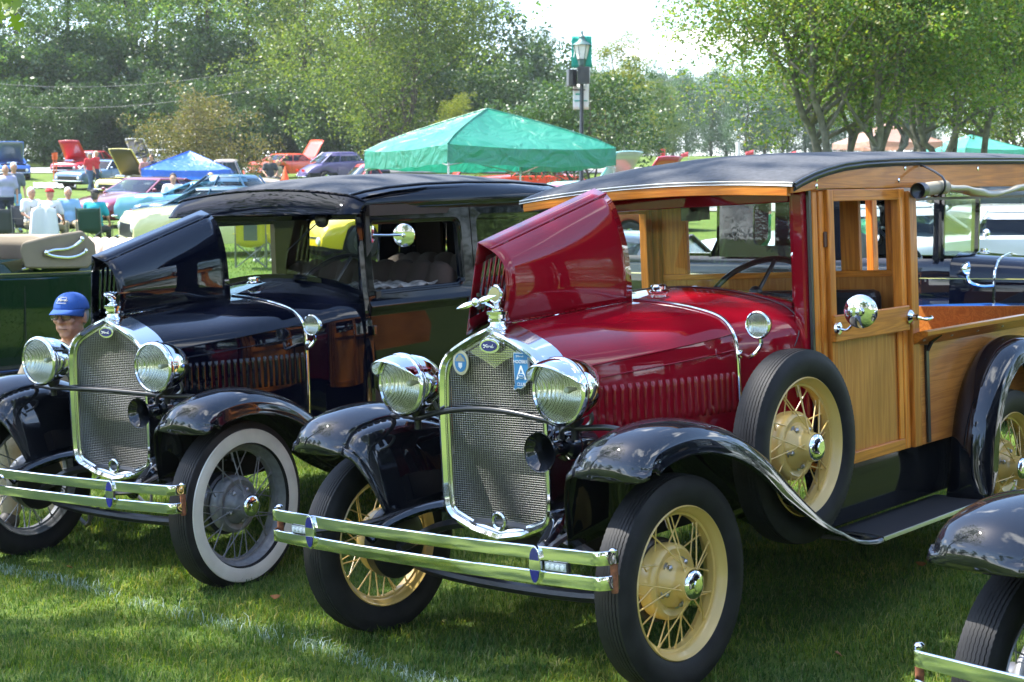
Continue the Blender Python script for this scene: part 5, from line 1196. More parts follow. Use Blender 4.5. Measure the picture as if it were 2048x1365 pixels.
plant_tree(OAK[1], 'broad_tree', 'low green tree right of the yellow green tree', 'tree', 1318, 120, .30, 2.6)
for j, (px, D, sc) in enumerate(((1180, 150, .72), (1260, 165, .76), (1345, 175, .74), (1420, 180, .80), (1490, 172, .76), (1560, 180, .85), (1650, 176, .8), (1740, 180, .78), (1850, 178, .82), (1950, 170, .9), (2060, 172, .95))):
    plant_tree(BLU, 'distant_tree', ['distant tree right behind the lamp post', 'distant tree below the yellow green tree', 'distant tree above the red topped marker post', 'distant tree left of the tall yellow marker post', 'distant tree right of the tall yellow marker post', 'distant tree behind the left branches of the nearest glossy tree', 'distant tree behind the trunks of the nearest glossy tree', 'distant tree behind the tan canopy', 'distant tree left of the teal canopy', 'distant tree behind the teal canopy', 'distant tree at the right edge of the picture'][j], 'tree', px, D, sc * .80, j * 1.1, 'trees of the distant tree line on the right')
for j in range(9):
    plant_tree(BLU, 'distant_tree', 'gap filling tree in the back row of the distant tree line', 'tree', 1215 + 78 * j, 190 + 4 * (j % 3), .72, j * 2.3, 'back row of the distant tree line')
for j, (px, D, sc) in enumerate(((-60, 104, .9), (20, 100, .75), (95, 103, .7), (180, 105, .8), (250, 108, .8), (330, 106, .9), (420, 104, .85), (500, 106, .9), (570, 104, .9), (640, 100, .9), (720, 98, .9), (860, 96, 1.0), (930, 98, .8), (1010, 100, 1.0))):
    plant_tree(UND, 'undergrowth_bush', ['bush at the left edge of the far lawn', 'bush above the blue muscle car', 'bush behind the orange stakes', 'bush above the raised red hood', 'bush behind the steel blue car', 'bush left of the brown weeping bush', 'bush behind the brown weeping bush', 'bush right of the brown weeping bush', 'bush above the orange muscle car', 'bush between the orange and the purple cars', 'bush left of the large round tree', 'bush right of the large round tree', 'bush behind the peak of the green canopy', 'bush left of the lamp post under the dark tree'][j], 'bush', px, D, sc * 1.1, j * 1.7, 'bushes at the foot of the far trees')
plant_tree(PEAR[0], 'pear_tree', 'nearest many stemmed tree with glossy leaves, above the front of the wooden roof', 'tree', 1690, 34, .96, .5)
plant_tree(PEAR[1], 'pear_tree', 'many stemmed tree at the top right, above the rear of the wooden roof', 'tree', 1895, 41, 1.0, 2.2)
plant_tree(PEAR[0], 'pear_tree', 'third glossy tree, between the tan canopy and the two nearer ones', 'tree', 1790, 52, 1.05, 4.0)
plant_tree(OAK[0], 'broad_tree', 'tall dark tree in the top right corner behind the others', 'tree', 2020, 80, .75, 1.4)
plant_tree(WEEP, 'weeping_bush', 'brown green weeping bush behind the blue canopy', 'bush', 412, 76, 1.0, .2)
plant_tree(TOPI, 'umbrella_tree', 'low dark umbrella shaped tree behind the street lamp post', 'tree', 1178, 56, 1.0, .2)
# the big shade tree beside the photographer
shm = make_tree(15.5, 9.5, 300, LEAF_OAK, 5400, .25, clumps=22, r=.30, low=.55, flat=.7, top=.98)
sh = thing('shade_tree', 'shade tree beside the photographer, only a twig of leaves shows at the top left', 'tree', loc=(-9.3, 7.4, gz(-9.3, 7.4) - .05)); link('trunk', shm[0], sh); link('crown', shm[1], sh)
LF = leafmat('lobed_leaf', [(.10, .17, .02), (.16, .24, .03), (.22, .26, .03)], .6)
lob = [(0, -.1), (.1, -.5), (.62, -.42), (.5, -.1), (1.0, .18), (.55, .28), (.42, .62), (.18, .42), (0, 1.1), (-.18, .42), (-.42, .62), (-.55, .28), (-1.0, .18), (-.5, -.1), (-.62, -.42), (-.1, -.5)]
tw = MB().tube(catmull([(-3.6, 7.6, 3.9), (-3.1, 7.7, 3.3), (-2.85, 7.8, 3.02), (-2.72, 7.85, 2.86)], 12), [.012] * 6 + [.006] * 6, 6).build('leafy_twig', BARK, sh); tw.matrix_parent_inverse = sh.matrix_world.inverted()
bpy.context.view_layer.update(); tw.matrix_parent_inverse = sh.matrix_world.inverted()
rg = np.random.default_rng(5)
for k, (px, py) in enumerate(((4, 8), (22, 20), (38, 34), (12, 40), (48, 52), (-8, 26), (28, 4), (50, 12), (-20, 48))):
    D = 7.8 + .12 * rg.normal(); x, y = place(px, D); z = pz(py, D); s_ = .055 + .028 * rg.random()
    nrm = Vector((rg.normal() * .5, -1, rg.normal() * .5 + .3)).normalized(); u, v = perp(nrm); a = rg.random() * 6.28; uu = u * cos(a) + v * sin(a); vv = v * cos(a) - u * sin(a)
    V = [Vector((x, y, z)) + uu * p * s_ + vv * q * s_ + nrm * (abs(p) * .12 * s_) for p, q in lob]; lf = MB().add([Vector((x, y, z)) + vv * .05 * s_] + V, [(0, i + 1, (i + 1) % 16 + 1) for i in range(16)]).build('leaf', LF, tw); 
for o in list(COL.objects):
    if o.name.startswith('leaf') and not o.name.startswith('leafy') and o.parent is tw: o.matrix_parent_inverse = (tw.matrix_parent_inverse @ Matrix.Identity(4)).inverted() @ Matrix.Identity(4) if False else o.matrix_parent_inverse
tw.matrix_parent_inverse = sh.matrix_world.inverted()
# right-hand vintage car, mostly outside the frame
rc = thing('vintage_car', 'nearest black vintage car, cut off by the right edge, only fender, wheel and bumper showing', 'car', mat44(RC_R, RC_T))
model_front(rc, 'plain', BLACKP, 'blackw', dict(enamel=mat('silver_spokes', (.30, .30, .31), .4, .5)))
hood_closed(rc, -1, BLACKP); hood_closed(rc, 1, BLACKP); cowl(rc, BLACKP); bumper(rc, .36, False)
for ch in list(sedan.children):    # the same closed body as the sedan stands behind its bonnet, outside the frame
    if ch.name.split('.')[0] in ('windscreen_post', 'front_door', 'rear_quarter', 'rear_corner', 'roof_side', 'roof_cover', 'visor_band', 'rear_fender', 'splash_apron', 'running_board', 'rear_panel', 'head_lining', 'floor_pan', 'seat_back', 'wheel') and not (ch.name.startswith('wheel') and ch.location.x < 1): copytree(ch, rc)
# the trees behind the photographer, seen as reflections in paint and chrome
for j in range(13):
    x, y = -36 + 6.2 * j + (j % 3), -20 - 3.5 * ((j * 7) % 4); k = OAK[j % 2] if j % 3 else DRK
    t = thing('broad_tree', 'tree behind the photographer, reflected in the black paint', 'tree', loc=(x, y, gz(x, y) - .1), rz=j * 1.9, group='trees behind the photographer'); t.scale = (.62, .62, .55 + .03 * (j % 4)); link('trunk', k[0], t); link('crown', k[1], t)
for j in range(20):
    sx = 1 if j < 11 else -1; jj = j if j < 11 else j - 11; x, y = sx * (40 + 3 * (jj % 3)), -8 + 8.5 * jj; k = (OAK[j % 2], DRK, LOC[0])[j % 3]
    t = thing('broad_tree', 'tree standing outside the %s edge of the picture, reflected in the paint' % ('right' if sx > 0 else 'left'), 'tree', loc=(x, y, gz(x, y) - .1), rz=j * 1.9, group='trees outside the %s edge' % ('right' if sx > 0 else 'left')); t.scale = (.75, .75, .6); link('trunk', k[0], t); link('crown', k[1], t)
# fallen leaves
flm = leafmat('fallen_leaf', [(.30, .07, .02), (.22, .10, .03), (.35, .12, .03)], .3)
for k, (px, py, dsc) in enumerate(((1691, 1310, 'tan fallen leaf below the running board'), (1855, 1152, 'orange brown fallen leaf left of the nearest fender'), (318, 1352, 'orange fallen leaf in the sunlit grass at the bottom left'), (125, 1098, 'dark red fallen leaf on the grass below the sedan bumper'), (542, 1168, 'brown fallen leaf between the two left wheels'))):
    D = 1.5 / ((py - 442) / FPX); x, y = place(px, D); a = k * 1.3; s_ = .022
    V = [(x + s_ * p * cos(a) - s_ * q * sin(a), y + s_ * p * sin(a) + s_ * q * cos(a), gz(x, y) + .048 + .012 * p * (1 if k % 2 else -1) + .008 * abs(q)) for p, q in ((-.2, -1), (.5, -.3), (.4, .6), (0, 1.1), (-.5, .5), (-.6, -.3))]
    tag(MB().add(V, [(0, 1, 2, 3, 4, 5)]).build('fallen_leaf', flm, solid=.001, smooth=False), dsc, 'leaf', 'fallen leaves on the grass')

# ---------------------------------------------------------------- summer haze
hm = bpy.data.materials.new('haze_air'); hm.use_nodes = True
for n in list(hm.node_tree.nodes): hm.node_tree.nodes.remove(n)
o_ = hm.node_tree.nodes.new('ShaderNodeOutputMaterial'); v_ = hm.node_tree.nodes.new('ShaderNodeVolumePrincipled'); v_.inputs['Density'].default_value = .00026; v_.inputs['Color'].default_value = (.92, .96, 1, 1); v_.inputs['Anisotropy'].default_value = .1
hm.node_tree.links.new(v_.outputs[0], o_.inputs['Volume'])
hz_ = MB().box2((-402, -62, -6), (402, 622, 45)).build('haze', hm, smooth=False); hz_['kind'] = 'stuff'
# ---------------------------------------------------------------- people
SKIN = mat('skin', (.52, .27, .18), .5, spec=.4); SKINT = mat('tanned_skin', (.42, .20, .13), .5)
def cloth(name, c, r=.85): return mat('cloth_' + name, c, r, bump=(45, .5, .01))
def blob(name, parts, m, parent, voxel, smooth_it=4):
    """one continuous surface grown over tapered limbs: parts = (p, q, r0, r1) or (centre, (rx, ry, rz))"""
    mb = MB()
    for a in parts:
        if len(a) == 2: mb.ball(a[0], 1, 14, 10, sc=a[1])
        else:
            p, q, r0, r1 = a; mb.tube([p, q], [r0, r1], 12); mb.ball(p, r0, 12, 8); mb.ball(q, r1, 12, 8)
    o = fixn(mb.build(name, m, parent))
    r = o.modifiers.new('one_skin', 'REMESH'); r.mode = 'VOXEL'; r.voxel_size = voxel; r.use_smooth_shade = True
    q = o.modifiers.new('soften', 'SMOOTH'); q.iterations = smooth_it; q.factor = .6
    return o
def person(label, loc, rz, pose, top, bottom, hair=(.35, .33, .31), hat=None, sc=1.0, sleeve='short', vox=.022, skin=None, group=None, arms=None, lean=0., lookz=0., bulk=1.0, hatm=None):
    """faces local -Y.  pose: stand, walk, sit"""
    sk = skin or SKIN; t = thing('person', label, 'person', loc=loc, rz=rz, group=group); t.scale = (sc, sc, sc)
    V3 = lambda *a: Vector(a)
    if pose == 'sit': hipz = .50; knee = [V3(-.11, -.42, .50), V3(.13, -.43, .50)]; ank = [V3(-.13, -.40, .09), V3(.15, -.50, .09)]
    elif pose == 'walk': hipz = .93; knee = [V3(-.09, -.14, .50), V3(.09, .02, .49)]; ank = [V3(-.09, -.16, .09), V3(.09, .24, .10)]
    else: hipz = .93; knee = [V3(-.11, -.01, .50), V3(.11, -.02, .50)]; ank = [V3(-.13, .02, .08), V3(.13, .01, .08)]
    hip = [V3(-.09, 0, hipz), V3(.09, 0, hipz)]; b = bulk
    L_ = lambda z, y=0, x=0: V3(x, y + lean * (z), hipz + z)
    pel = L_(.02); wst = L_(.18); chest = L_(.40); neckb = L_(.52); neck = L_(.58, -.01); headc = L_(.70, -.03)
    sh_ = [L_(.49, 0, -.185), L_(.49, 0, .185)]
    if arms is None:
        if pose == 'sit': el = [L_(.24, -.06, -.26), L_(.24, -.06, .26)]; wr = [L_(.12, -.28, -.20), L_(.12, -.28, .18)]
        else: el = [L_(.20, .04, -.25), L_(.20, .04, .25)]; wr = [L_(-.04, -.06, -.26), L_(-.04, -.06, .26)]
    else: el = [V3(*arms[0][0]), V3(*arms[1][0])]; wr = [V3(*arms[0][1]), V3(*arms[1][1])]
    parts = [(neckb, neck, .058, .056), (headc, (.078, .098, .118)), (headc + V3(0, -.035, -.055), (.055, .062, .062)), (headc + V3(0, -.100, -.012), (.014, .024, .022)),
             (headc + V3(-.080, .005, -.01), (.012, .022, .032)), (headc + V3(.080, .005, -.01), (.012, .022, .032)),
             (pel, (.15 * b, .10 * b, .10)), (chest, (.16 * b, .10 * b, .17)), (wst, (.14 * b, .10 * b, .14))]
    for i, s in enumerate((-1, 1)):
        parts += [(sh_[i], el[i], .050, .040), (el[i], wr[i], .038, .027), (hip[i], knee[i], .078, .054), (knee[i], ank[i], .052, .036)]
        d = (wr[i] - el[i]).normalized(); hd = wr[i] + d * .055; parts.append((hd, (.036, .036, .040)))
        side = d.cross(V3(1, 0, 0)).normalized() if abs(d.x) < .9 else V3(0, 0, 1)
        for f in range(4): 
            o_ = side * (.024 - .016 * f); parts.append((hd + o_ * .9 + d * .02, hd + o_ + d * (.075 - .008 * abs(f - 1.3)) + V3(0, 0, -.01), .0105, .0085))
        parts.append((hd + side * .02 - d * .02, hd + side * .048 + d * .02, .012, .010))
    body = blob('body', parts, sk, t, vox)
    # shirt
    sp = [(pel + V3(0, 0, .05), (.168 * b, .125 * b, .10)), (wst, (.160 * b, .122 * b, .15)), (chest, (.180 * b, .125 * b, .17)), (sh_[0], sh_[1], .078, .078), (neckb + V3(0, .01, -.03), (.085, .07, .035))]
    for i in range(2):
        if sleeve == 'short': sp.append((sh_[i], sh_[i].lerp(el[i], .72), .072, .068))
        else: sp += [(sh_[i], el[i], .072, .058), (el[i], el[i].lerp(wr[i], .92), .055, .042)]
    blob('shirt', sp, top, t, vox)
    tp = [(pel + V3(0, 0, -.02), (.160 * b, .118 * b, .10)), (hip[0], hip[1], .09 * b, .09 * b)]
    for i in range(2): tp += [(hip[i], knee[i], .096, .072), (knee[i], ank[i] + V3(0, 0, .03), .070, .055)]
    blob('trousers', tp, bottom, t, vox)
    fp = []
    for i in range(2):
        s = MB(); p = ank[i]; s.ball((p.x, p.y + .02, p.z - .02), 1, 12, 8, sc=(.045, .06, .055)); s.ball((p.x, p.y - .09, p.z - .035), 1, 12, 8, sc=(.046, .11, .038)); s.build('shoe', mat('dark_shoe', (.05, .045, .04), .6) if pose != 'sit' else mat('pale_shoe', (.55, .55, .54), .6), t)
    # face and hair
    e = MB()
    for s in (-1, 1): e.ball(headc + V3(.031 * s, -.089, .012), .011, 8, 6)
    e.build('eye', mat('eye', (.06, .05, .05), .3), t)
    MB().ball(headc + V3(0, -.092, -.062), 1, 10, 6, sc=(.024, .008, .006)).build('mouth', mat('lip', (.30, .10, .09), .5), t)
    if hair is not None:
        hm = mat('hair_%d' % int(hair[0] * 100), hair, .8, bump=(60, .8, .01))
        blob('hair', [(headc + V3(0, .022, .038), (.085, .098, .095)), (headc + V3(0, .045, -.02), (.080, .070, .09))], hm, t, max(.014, vox * .7), 2)
    if hat:
        hm = hatm or cloth('hat_%s' % hat[0], hat[1])
        h = MB(); rows = []
        for i in range(9):
            a = pi / 2 * i / 8; rows.append([headc + V3(.092 * cos(a) * cos(k * pi / 8), .105 * cos(a) * sin(k * pi / 8) + .008, .052 + .082 * sin(a)) for k in range(16)])
        h.grid(rows, cv=True)
        if hat[0] == 'straw':
            h.lathe([(0, .08), (.002, .16), (.008, .165), (.004, .08)], o=headc + V3(0, .005, .055), n=24)
        else:
            rows = []
            for i in range(9):
                a = radians(-160 + 140 * i / 8); r0 = (.090 * cos(a), .103 * sin(a) + .008); rows.append([headc + V3(r0[0], r0[1], .058), headc + V3(r0[0] * .98, r0[1] - .05 * abs(sin(a)) ** 1.5, .054), headc + V3(r0[0] * .88, r0[1] - .085 * abs(sin(a)) ** 2, .044)])
            h.grid(rows)
        h.build('cap', hm, t, solid=.003)
    return t
def folding_chair(label, x, y, rz, m, group='folding camp chairs', back=True):
    t = thing('camp_chair', label, 'chair', loc=(x, y, gz(x, y)), rz=rz, group=group)
    mb = MB(); mb.grid([[(-.25 + .5 * i / 6, -.24 + .46 * j / 6, .43 - .05 * sin(pi * i / 6) * sin(pi * j / 6)) for j in range(7)] for i in range(7)]); mb.build('seat', m, t, solid=.006)
    MB().grid([[(-.26 + .52 * i / 6, .23 + .12 * j / 5 + .03 * sin(pi * i / 6), .42 + .50 * j / 5) for j in range(6)] for i in range(7)]).build('backrest', m, t, solid=.006)
    fm = mat('chair_tube', (.16, .165, .17), .4, .6)
    for a, b_ in (((-.27, -.26, .02), (.25, -.24, .42)), ((.27, -.26, .02), (-.25, -.24, .42)), ((-.27, .28, .02), (.25, .26, .45)), ((.27, .28, .02), (-.25, .26, .45)), ((-.27, -.27, .02), (-.27, .25, .43)), ((.27, -.27, .02), (.27, .25, .43)), ((-.28, .28, .02), (-.27, .36, .94)), ((.28, .28, .02), (.27, .36, .94)), ((-.28, -.25, .02), (-.28, -.25, .62)), ((.28, -.25, .02), (.28, -.25, .62))):
        MB().tube([a, b_], .0095, 6).build('leg', fm, t)
    for s in (-1, 1): MB().box((s * .29, .02, .63), (.055, .56, .012)).build('armrest', m, t, smooth=False)
    return t
DENIM = cloth('denim', (.06, .10, .19)); DKDEN = cloth('dark_denim', (.025, .035, .07)); REDSH = cloth('red', (.52, .03, .04)); LAV = cloth('lavender', (.36, .36, .52)); GRYSH = cloth('slate', (.12, .14, .17))
WHSH = cloth('white', (.72, .73, .76)); BLUSH = cloth('sky', (.22, .42, .66)); TEAL = cloth('teal', (.01, .30, .38)); KHAKI = cloth('khaki', (.32, .27, .17)); GRNSH = cloth('green', (.03, .38, .16)); DGREEN = cloth('bottle', (.01, .05, .035)); GREYC = cloth('charcoal', (.045, .05, .055)); YELC = cloth('yellow', (.62, .50, .03)); DARKC = cloth('navy', (.02, .025, .05))
def at(px, D): x, y = place(px, D); return (x, y, gz(x, y))
def turned(px, extra=0.): return math.atan2(-(px - 1024) / FPX, 1) * 1 + extra
person('man in a red printed shirt walking on the far lawn, left of his companion', at(184, 66), .9, 'walk', REDSH, DENIM, (.55, .53, .50), ('grey', (.30, .33, .40)), sc=.98, group='two men in red shirts', vox=.03)
person('man in a plain red shirt walking just right of the printed red shirt', at(197, 67.5), 1.2, 'walk', REDSH, DKDEN, (.60, .50, .36), ('tan', (.50, .40, .28)), sc=1.0, group='two men in red shirts', vox=.03)
person('bald man in a lavender shirt and dark trousers standing at the left edge', at(17, 37.5), .25, 'stand', LAV, DARKC, None, None, sc=1.02, bulk=1.22, vox=.026)
person('man in a dark grey shirt and light jeans standing behind the man in lavender', at(33, 39.5), .5, 'stand', GRYSH, BLUSH, (.70, .68, .64), None, sc=1.05, vox=.026)
for nm, px, D, rz, top, bot, hair, hat, cm, lab, cl_ in (
        ('w', 66, 33.5, .9, WHSH, KHAKI, (.75, .74, .72), None, GREYC, 'white haired person in a white top sitting in a camp chair', 'camp chair under the white haired person'),
        ('r', 103, 32.5, pi - .1, WHSH, KHAKI, None, ('red', (.55, .02, .03)), GREYC, 'person in a red cap sitting with their back turned behind a white jacket', 'camp chair with a white jacket hung over its back'),
        ('b', 140, 34.0, .45, BLUSH, KHAKI, (.72, .71, .70), None, GREYC, 'grey haired man in a light blue shirt sitting in a camp chair', 'camp chair under the man in the light blue shirt'),
        ('t', 193, 32.0, pi - .15, TEAL, GREYC, (.08, .07, .06), ('black', (.02, .02, .025)), DGREEN, 'person in a teal shirt and black cap seen from behind', 'dark green camp chair seen from behind')):
    p = at(px, D); person(lab, p, rz, 'sit', top, bot, hair, hat, sc=1.0, vox=.024, group='people sitting in a circle of camp chairs', bulk=1.1)
    folding_chair(cl_, p[0], p[1], rz, cm)
    if nm == 'r':
        rows = [[(p[0] + (-.34 + .68 * i / 10) * (1 - .25 * j / 8 + (0 if j else 0)), p[1] - .42 - .03 * sin(i * 1.1) - .05 * j / 8 * 0, p[2] + .98 - .80 * (1 - j / 8) - .02 * abs(i - 5) * (j / 8)) for j in range(9)] for i in range(11)]
        tag(MB().grid(rows).build('white_jacket', WHSH, solid=.02), 'white jacket draped over the back of a camp chair', 'jacket')
p = at(20, 31.5); folding_chair('empty charcoal camp chair at the left edge, seen from behind', p[0], p[1], pi - .2, GREYC)
# chairs and sitter beyond the sedan's windscreen
p = at(503, 27.5); ch = folding_chair('yellow camp chair with a grey back panel, seen through the windscreen of the black sedan', p[0], p[1], pi + .15, YELC)
MB().box((0, .345, .66), (.24, .012, .30), Matrix.Rotation(-.22, 3, 'X')).build('back_panel', mat('grey_panel', (.10, .11, .11), .7), ch, smooth=False)
p = at(548, 28.6); folding_chair('second yellow camp chair, just behind the first', p[0], p[1], pi + .5, YELC)
person('person in a yellow chair seen through the windscreen of the black sedan', p, pi + .5, 'sit', WHSH, GREYC, (.5, .45, .4), None, vox=.024)
person('dark haired man standing at the front of the yellow car with its hood up', at(293, 60), 1.2, 'stand', cloth('pink', (.42, .20, .20)), DENIM, (.06, .05, .04), ('blk', (.02, .02, .02)), sc=1.0, vox=.03)
person('man in dark clothes beside the pole of the blue canopy', at(309, 60.5), -.6, 'stand', DARKC, DENIM, (.06, .05, .04), None, sc=1.02, vox=.03)
person('dark haired person with sunglasses between the maroon and light blue cars', at(350, 42), .2, 'sit', WHSH, GREYC, (.06, .05, .05), None, vox=.026, sc=1.15)
person('person in a straw hat behind the blue hot rod', at(424, 44), 2.9, 'stand', KHAKI, GREYC, None, ('straw', (.55, .42, .20)), vox=.028, sc=.86)
person('dark haired person sitting in front of the orange car', at(543, 66), .3, 'sit', GREYC, GREYC, (.05, .04, .03), None, vox=.03, sc=1.2)
person('person in a tan shirt sitting in front of the orange car', at(558, 66.5), 1.0, 'sit', KHAKI, GREYC, (.45, .28, .15), None, vox=.03, sc=1.05)
person('white haired man in a tan shirt under the tan canopy', at(1803, 46), 1.1, 'stand', KHAKI, KHAKI, (.7, .68, .65), None, vox=.03, sc=.99)
person('man in a dark teal shirt standing right of the white haired man', at(1847, 47), 2.6, 'stand', cloth('dteal', (.03, .12, .13)), GREYC, (.25, .20, .16), None, vox=.03, sc=1.03)
person('man in a bright green shirt and jeans seen through the wooden door window', at(1692, 15.2), 2.8, 'stand', GRNSH, DENIM, (.2, .15, .1), None, vox=.02, sc=1.03)
# ---------------------------------------------------------------- the seated man in the blue cap (behind the sedan's headlight)
px_, D_ = 146, 8.35
mx_, my_ = place(px_, D_); mz_ = gz(mx_, my_)
POLO = mat('cloth_taupe', (.17, .15, .115), .85, bump=(300, .3, .002)); CAPB = mat('cloth_royal', (.028, .10, .36), .85, bump=(500, .25, .001))
man = thing('person', 'man in a royal blue cap, glasses and taupe polo shirt beside the black sedan', 'person', loc=(mx_, my_, mz_), rz=-.24)
man.scale = (1.05, 1.05, 1.05); man.location.z = pz(632, D_) - 1.085 * 1.05
HC = Vector((0, -.03, 1.085)); tl = Matrix.Rotation(.03, 3, 'X')    # head looks slightly down
def H(x, y, z): return HC + tl @ Vector((x, y, z))
parts = [((0, .01, .90), tuple(H(0, .01, -.07)), .066, .060), (H(0, .012, .02), (.074, .094, .100)), (H(0, -.018, -.045), (.062, .070, .062)), (H(0, -.060, -.092), (.034, .028, .024)),
         (H(0, -.020, -.080), (.052, .055, .034)), (H(0, -.098, .002), H(0, -.112, -.022), .009, .015), (H(-.013, -.098, -.026), (.010, .010, .008)), (H(.013, -.098, -.026), (.010, .010, .008)),
         (H(-.038, -.072, -.018), (.024, .022, .020)), (H(.038, -.072, -.018), (.024, .022, .020)), (H(-.03, -.080, .030), (.028, .014, .009)), (H(.03, -.080, .030), (.028, .014, .009)),
         (H(-.076, .008, -.005), (.009, .020, .032)), (H(.076, .008, -.005), (.009, .020, .032)), (H(-.079, .010, -.028), (.008, .010, .012)), (H(.079, .010, -.028), (.008, .010, .012)),
         (H(0, -.088, -.056), (.022, .010, .007)), (H(0, -.086, -.067), (.019, .010, .007)), (H(-.03, -.062, -.055), (.022, .022, .028)), (H(.03, -.062, -.055), (.022, .022, .028)),
         (Vector((0, 0, .83)), (.17, .10, .14)), (Vector((0, 0, .55)), (.15, .11, .18)), (Vector((0, 0, .42)), (.15, .12, .10))]
for s in (-1, 1):
    sh0 = Vector((.20 * s, 0, .885)); el = Vector((.27 * s, -.10, .60)); wr = Vector((.16 * s, -.34, .52)); kn = Vector((.13 * s, -.44, .46)); an = Vector((.14 * s, -.42, .08)); hp = Vector((.09 * s, 0, .42))
    parts += [(sh0, el, .052, .042), (el, wr, .040, .028), (hp, kn, .085, .058), (kn, an, .054, .038)]
    d = (wr - el).normalized(); hd = wr + d * .05; parts.append((hd, (.036, .040, .026)))
    for f in range(4): o_ = Vector((.024 - .016 * f, 0, 0)); parts.append((hd + o_ + d * .02, hd + o_ * 1.15 + d * (.075 - .007 * abs(f - 1.4)) + Vector((0, 0, -.018)), .0098, .008))
    parts.append((hd - Vector((.028 * s, 0, 0)), hd - Vector((.050 * s, .02, .0)) + d * .02, .011, .009))
blob('body', parts, mat('ruddy_skin', (.62, .31, .21), .45, vary=(35, .15), bump=(220, .15, .002)), man, .0075, 3)
sp = [((0, 0, .50), (.175, .135, .14)), ((0, 0, .66), (.175, .130, .16)), ((0, 0, .80), (.190, .120, .14)), ((-.18, 0, .885), (.18, 0, .885), .072, .072), ((0, .012, .925), (.090, .078, .035))]
for s in (-1, 1): sp.append(((.20 * s, 0, .885), (.262 * s, -.07, .70), .070, .062))
shirt = blob('shirt', sp, POLO, man, .011, 4)
rows = []
for i in range(25):
    a = lerp(-1.3, pi + 1.3, i / 24) ; r = .072; rows.append([(r * cos(a), r * 1.0 * sin(a) + .008, .960 - .02 * (sin(a) < -.2)), (1.18 * r * cos(a), 1.16 * r * sin(a) + .006, .948 - .018 * (sin(a) < 0)), (1.45 * r * cos(a), 1.35 * r * sin(a), .922 - .03 * max(0, -sin(a)))])
MB().grid(rows).build('collar', POLO, shirt, solid=.004)
blob('trousers', [((0, 0, .42), (.165, .13, .10))] + [a for s in (-1, 1) for a in (((.09 * s, 0, .42), (.13 * s, -.44, .46), .098, .074), ((.13 * s, -.44, .46), (.14 * s, -.42, .12), .070, .055))], KHAKI, man, .016)
for s in (-1, 1): MB().ball((.14 * s, -.44, .06), 1, 12, 8, sc=(.048, .075, .055)).ball((.14 * s, -.53, .045), 1, 12, 8, sc=(.048, .10, .040)).build('shoe', MATS['dark_shoe'], man)
blob('hair', [(H(0, .035, .005), (.078, .080, .075)), (H(-.070, .0, .022), (.010, .034, .030)), (H(.070, .0, .022), (.010, .034, .030))], mat('grey_hair', (.33, .31, .29), .85, bump=(150, .8, .004)), man, .008, 2)
rows = []
for i in range(11):
    a = pi / 2 * i / 10; ca = cos(a) ** .8; rows.append([H(.086 * ca * cos(k * pi / 16), .104 * ca * sin(k * pi / 16) + .010, .036 + .088 * sin(a)) for k in range(32)])
cap_ = MB().grid(rows, cv=True).build('cap', CAPB, man, solid=.003)
for k in range(6):
    MB().tube([H(.0875 * cos(pi / 2 * i / 10) ** .8 * cos(k * pi / 3 + .5), .1055 * cos(pi / 2 * i / 10) ** .8 * sin(k * pi / 3 + .5) + .010, .037 + .089 * sin(pi / 2 * i / 10)) for i in range(11)], .0011, 4).build('seam', CAPB, cap_)
rows = []
for i in range(17):
    a = radians(-172 + 164 * i / 16); e = abs(sin(a)); rows.append([H(.087 * cos(a) * (1 - .08 * t), .105 * sin(a) + .010 - .082 * t * e ** 1.3, .040 - .030 * t * (1.25 - e) - .010 * t * t) for t in np.linspace(0, 1, 6)])
MB().grid(rows).build('cap_brim', CAPB, cap_, solid=.003)
LG = mat('pale_thread', (.62, .58, .45), .7)
def capf(a, b, rr=.002):
    ang = -pi / 2 + a * .42; el_ = .62 + b * .30; ca = cos(el_) ** .8; return H((.088 + rr) * ca * cos(ang), (.106 + rr) * ca * sin(ang) + .010, .037 + (.089 + rr) * sin(el_))
mb = MB(); strokes_word(mb, lambda a, b: capf(a, b + .1), .0018); mb.build('script', LG, cap_)
MB().tube([capf(-1.1 + .2 * i, -.62) for i in range(10)], .0013, 4).build('stitching', LG, cap_)
MB().tube([capf(-.7 + .2 * i, .72) for i in range(8)], .0013, 4).build('stitching', LG, cap_)
GF = mat('spectacle_frame', (.03, .025, .022), .3, coat=.5)
mb = MB()
for s in (-1, 1):
    mb.tube([H(s * .034 + .024 * (abs(cos(a)) ** .7) * (1 if cos(a) > 0 else -1), -.112 + .010 * (abs(s * .034 + .024 * cos(a)) / .058) ** 2, .005 + .016 * (abs(sin(a)) ** .7) * (1 if sin(a) > 0 else -1)) for a in np.linspace(0, 2 * pi, 28, endpoint=False)], .0018, 6, closed=True)
    mb.tube([H(s * .058, -.102, .010), H(s * .074, -.05, .008), H(s * .080, .0, .006)], .0018, 5)
mb.tube([H(-.011, -.113, .008), H(0, -.115, .011), H(.011, -.113, .008)], .0018, 5)
gl = mb.build('glasses', GF, man)
mb = MB()
for s in (-1, 1): mb.prism([(s * .034 + .022 * cos(a), .005 + .0145 * sin(a)) for a in np.linspace(0, 2 * pi, 20, endpoint=False)], 0, .001, lambda a, b, t: H(a, -.108 - t, b))
mb.build('lens', glassmat('spectacle_glass', (.97, .97, .97), 1.35), gl, smooth=False)
mb = MB()
for s in (-1, 1):
    mb.tube([H(s * .034 + .017 * t, -.091 - .004 * (1 - t * t), .004 - .002 * t * t) for t in np.linspace(-1, 1, 7)], .0022, 5)
mb.build('eyelid', mat('eyelid', (.33, .15, .10), .6), man)
mb = MB()
for s in (-1, 1): mb.tube([H(s * (.016 + .036 * t), -.096 + .012 * t, .026 + .004 * sin(pi * t)) for t in np.linspace(0, 1, 6)], .0028, 5, flat=.6)
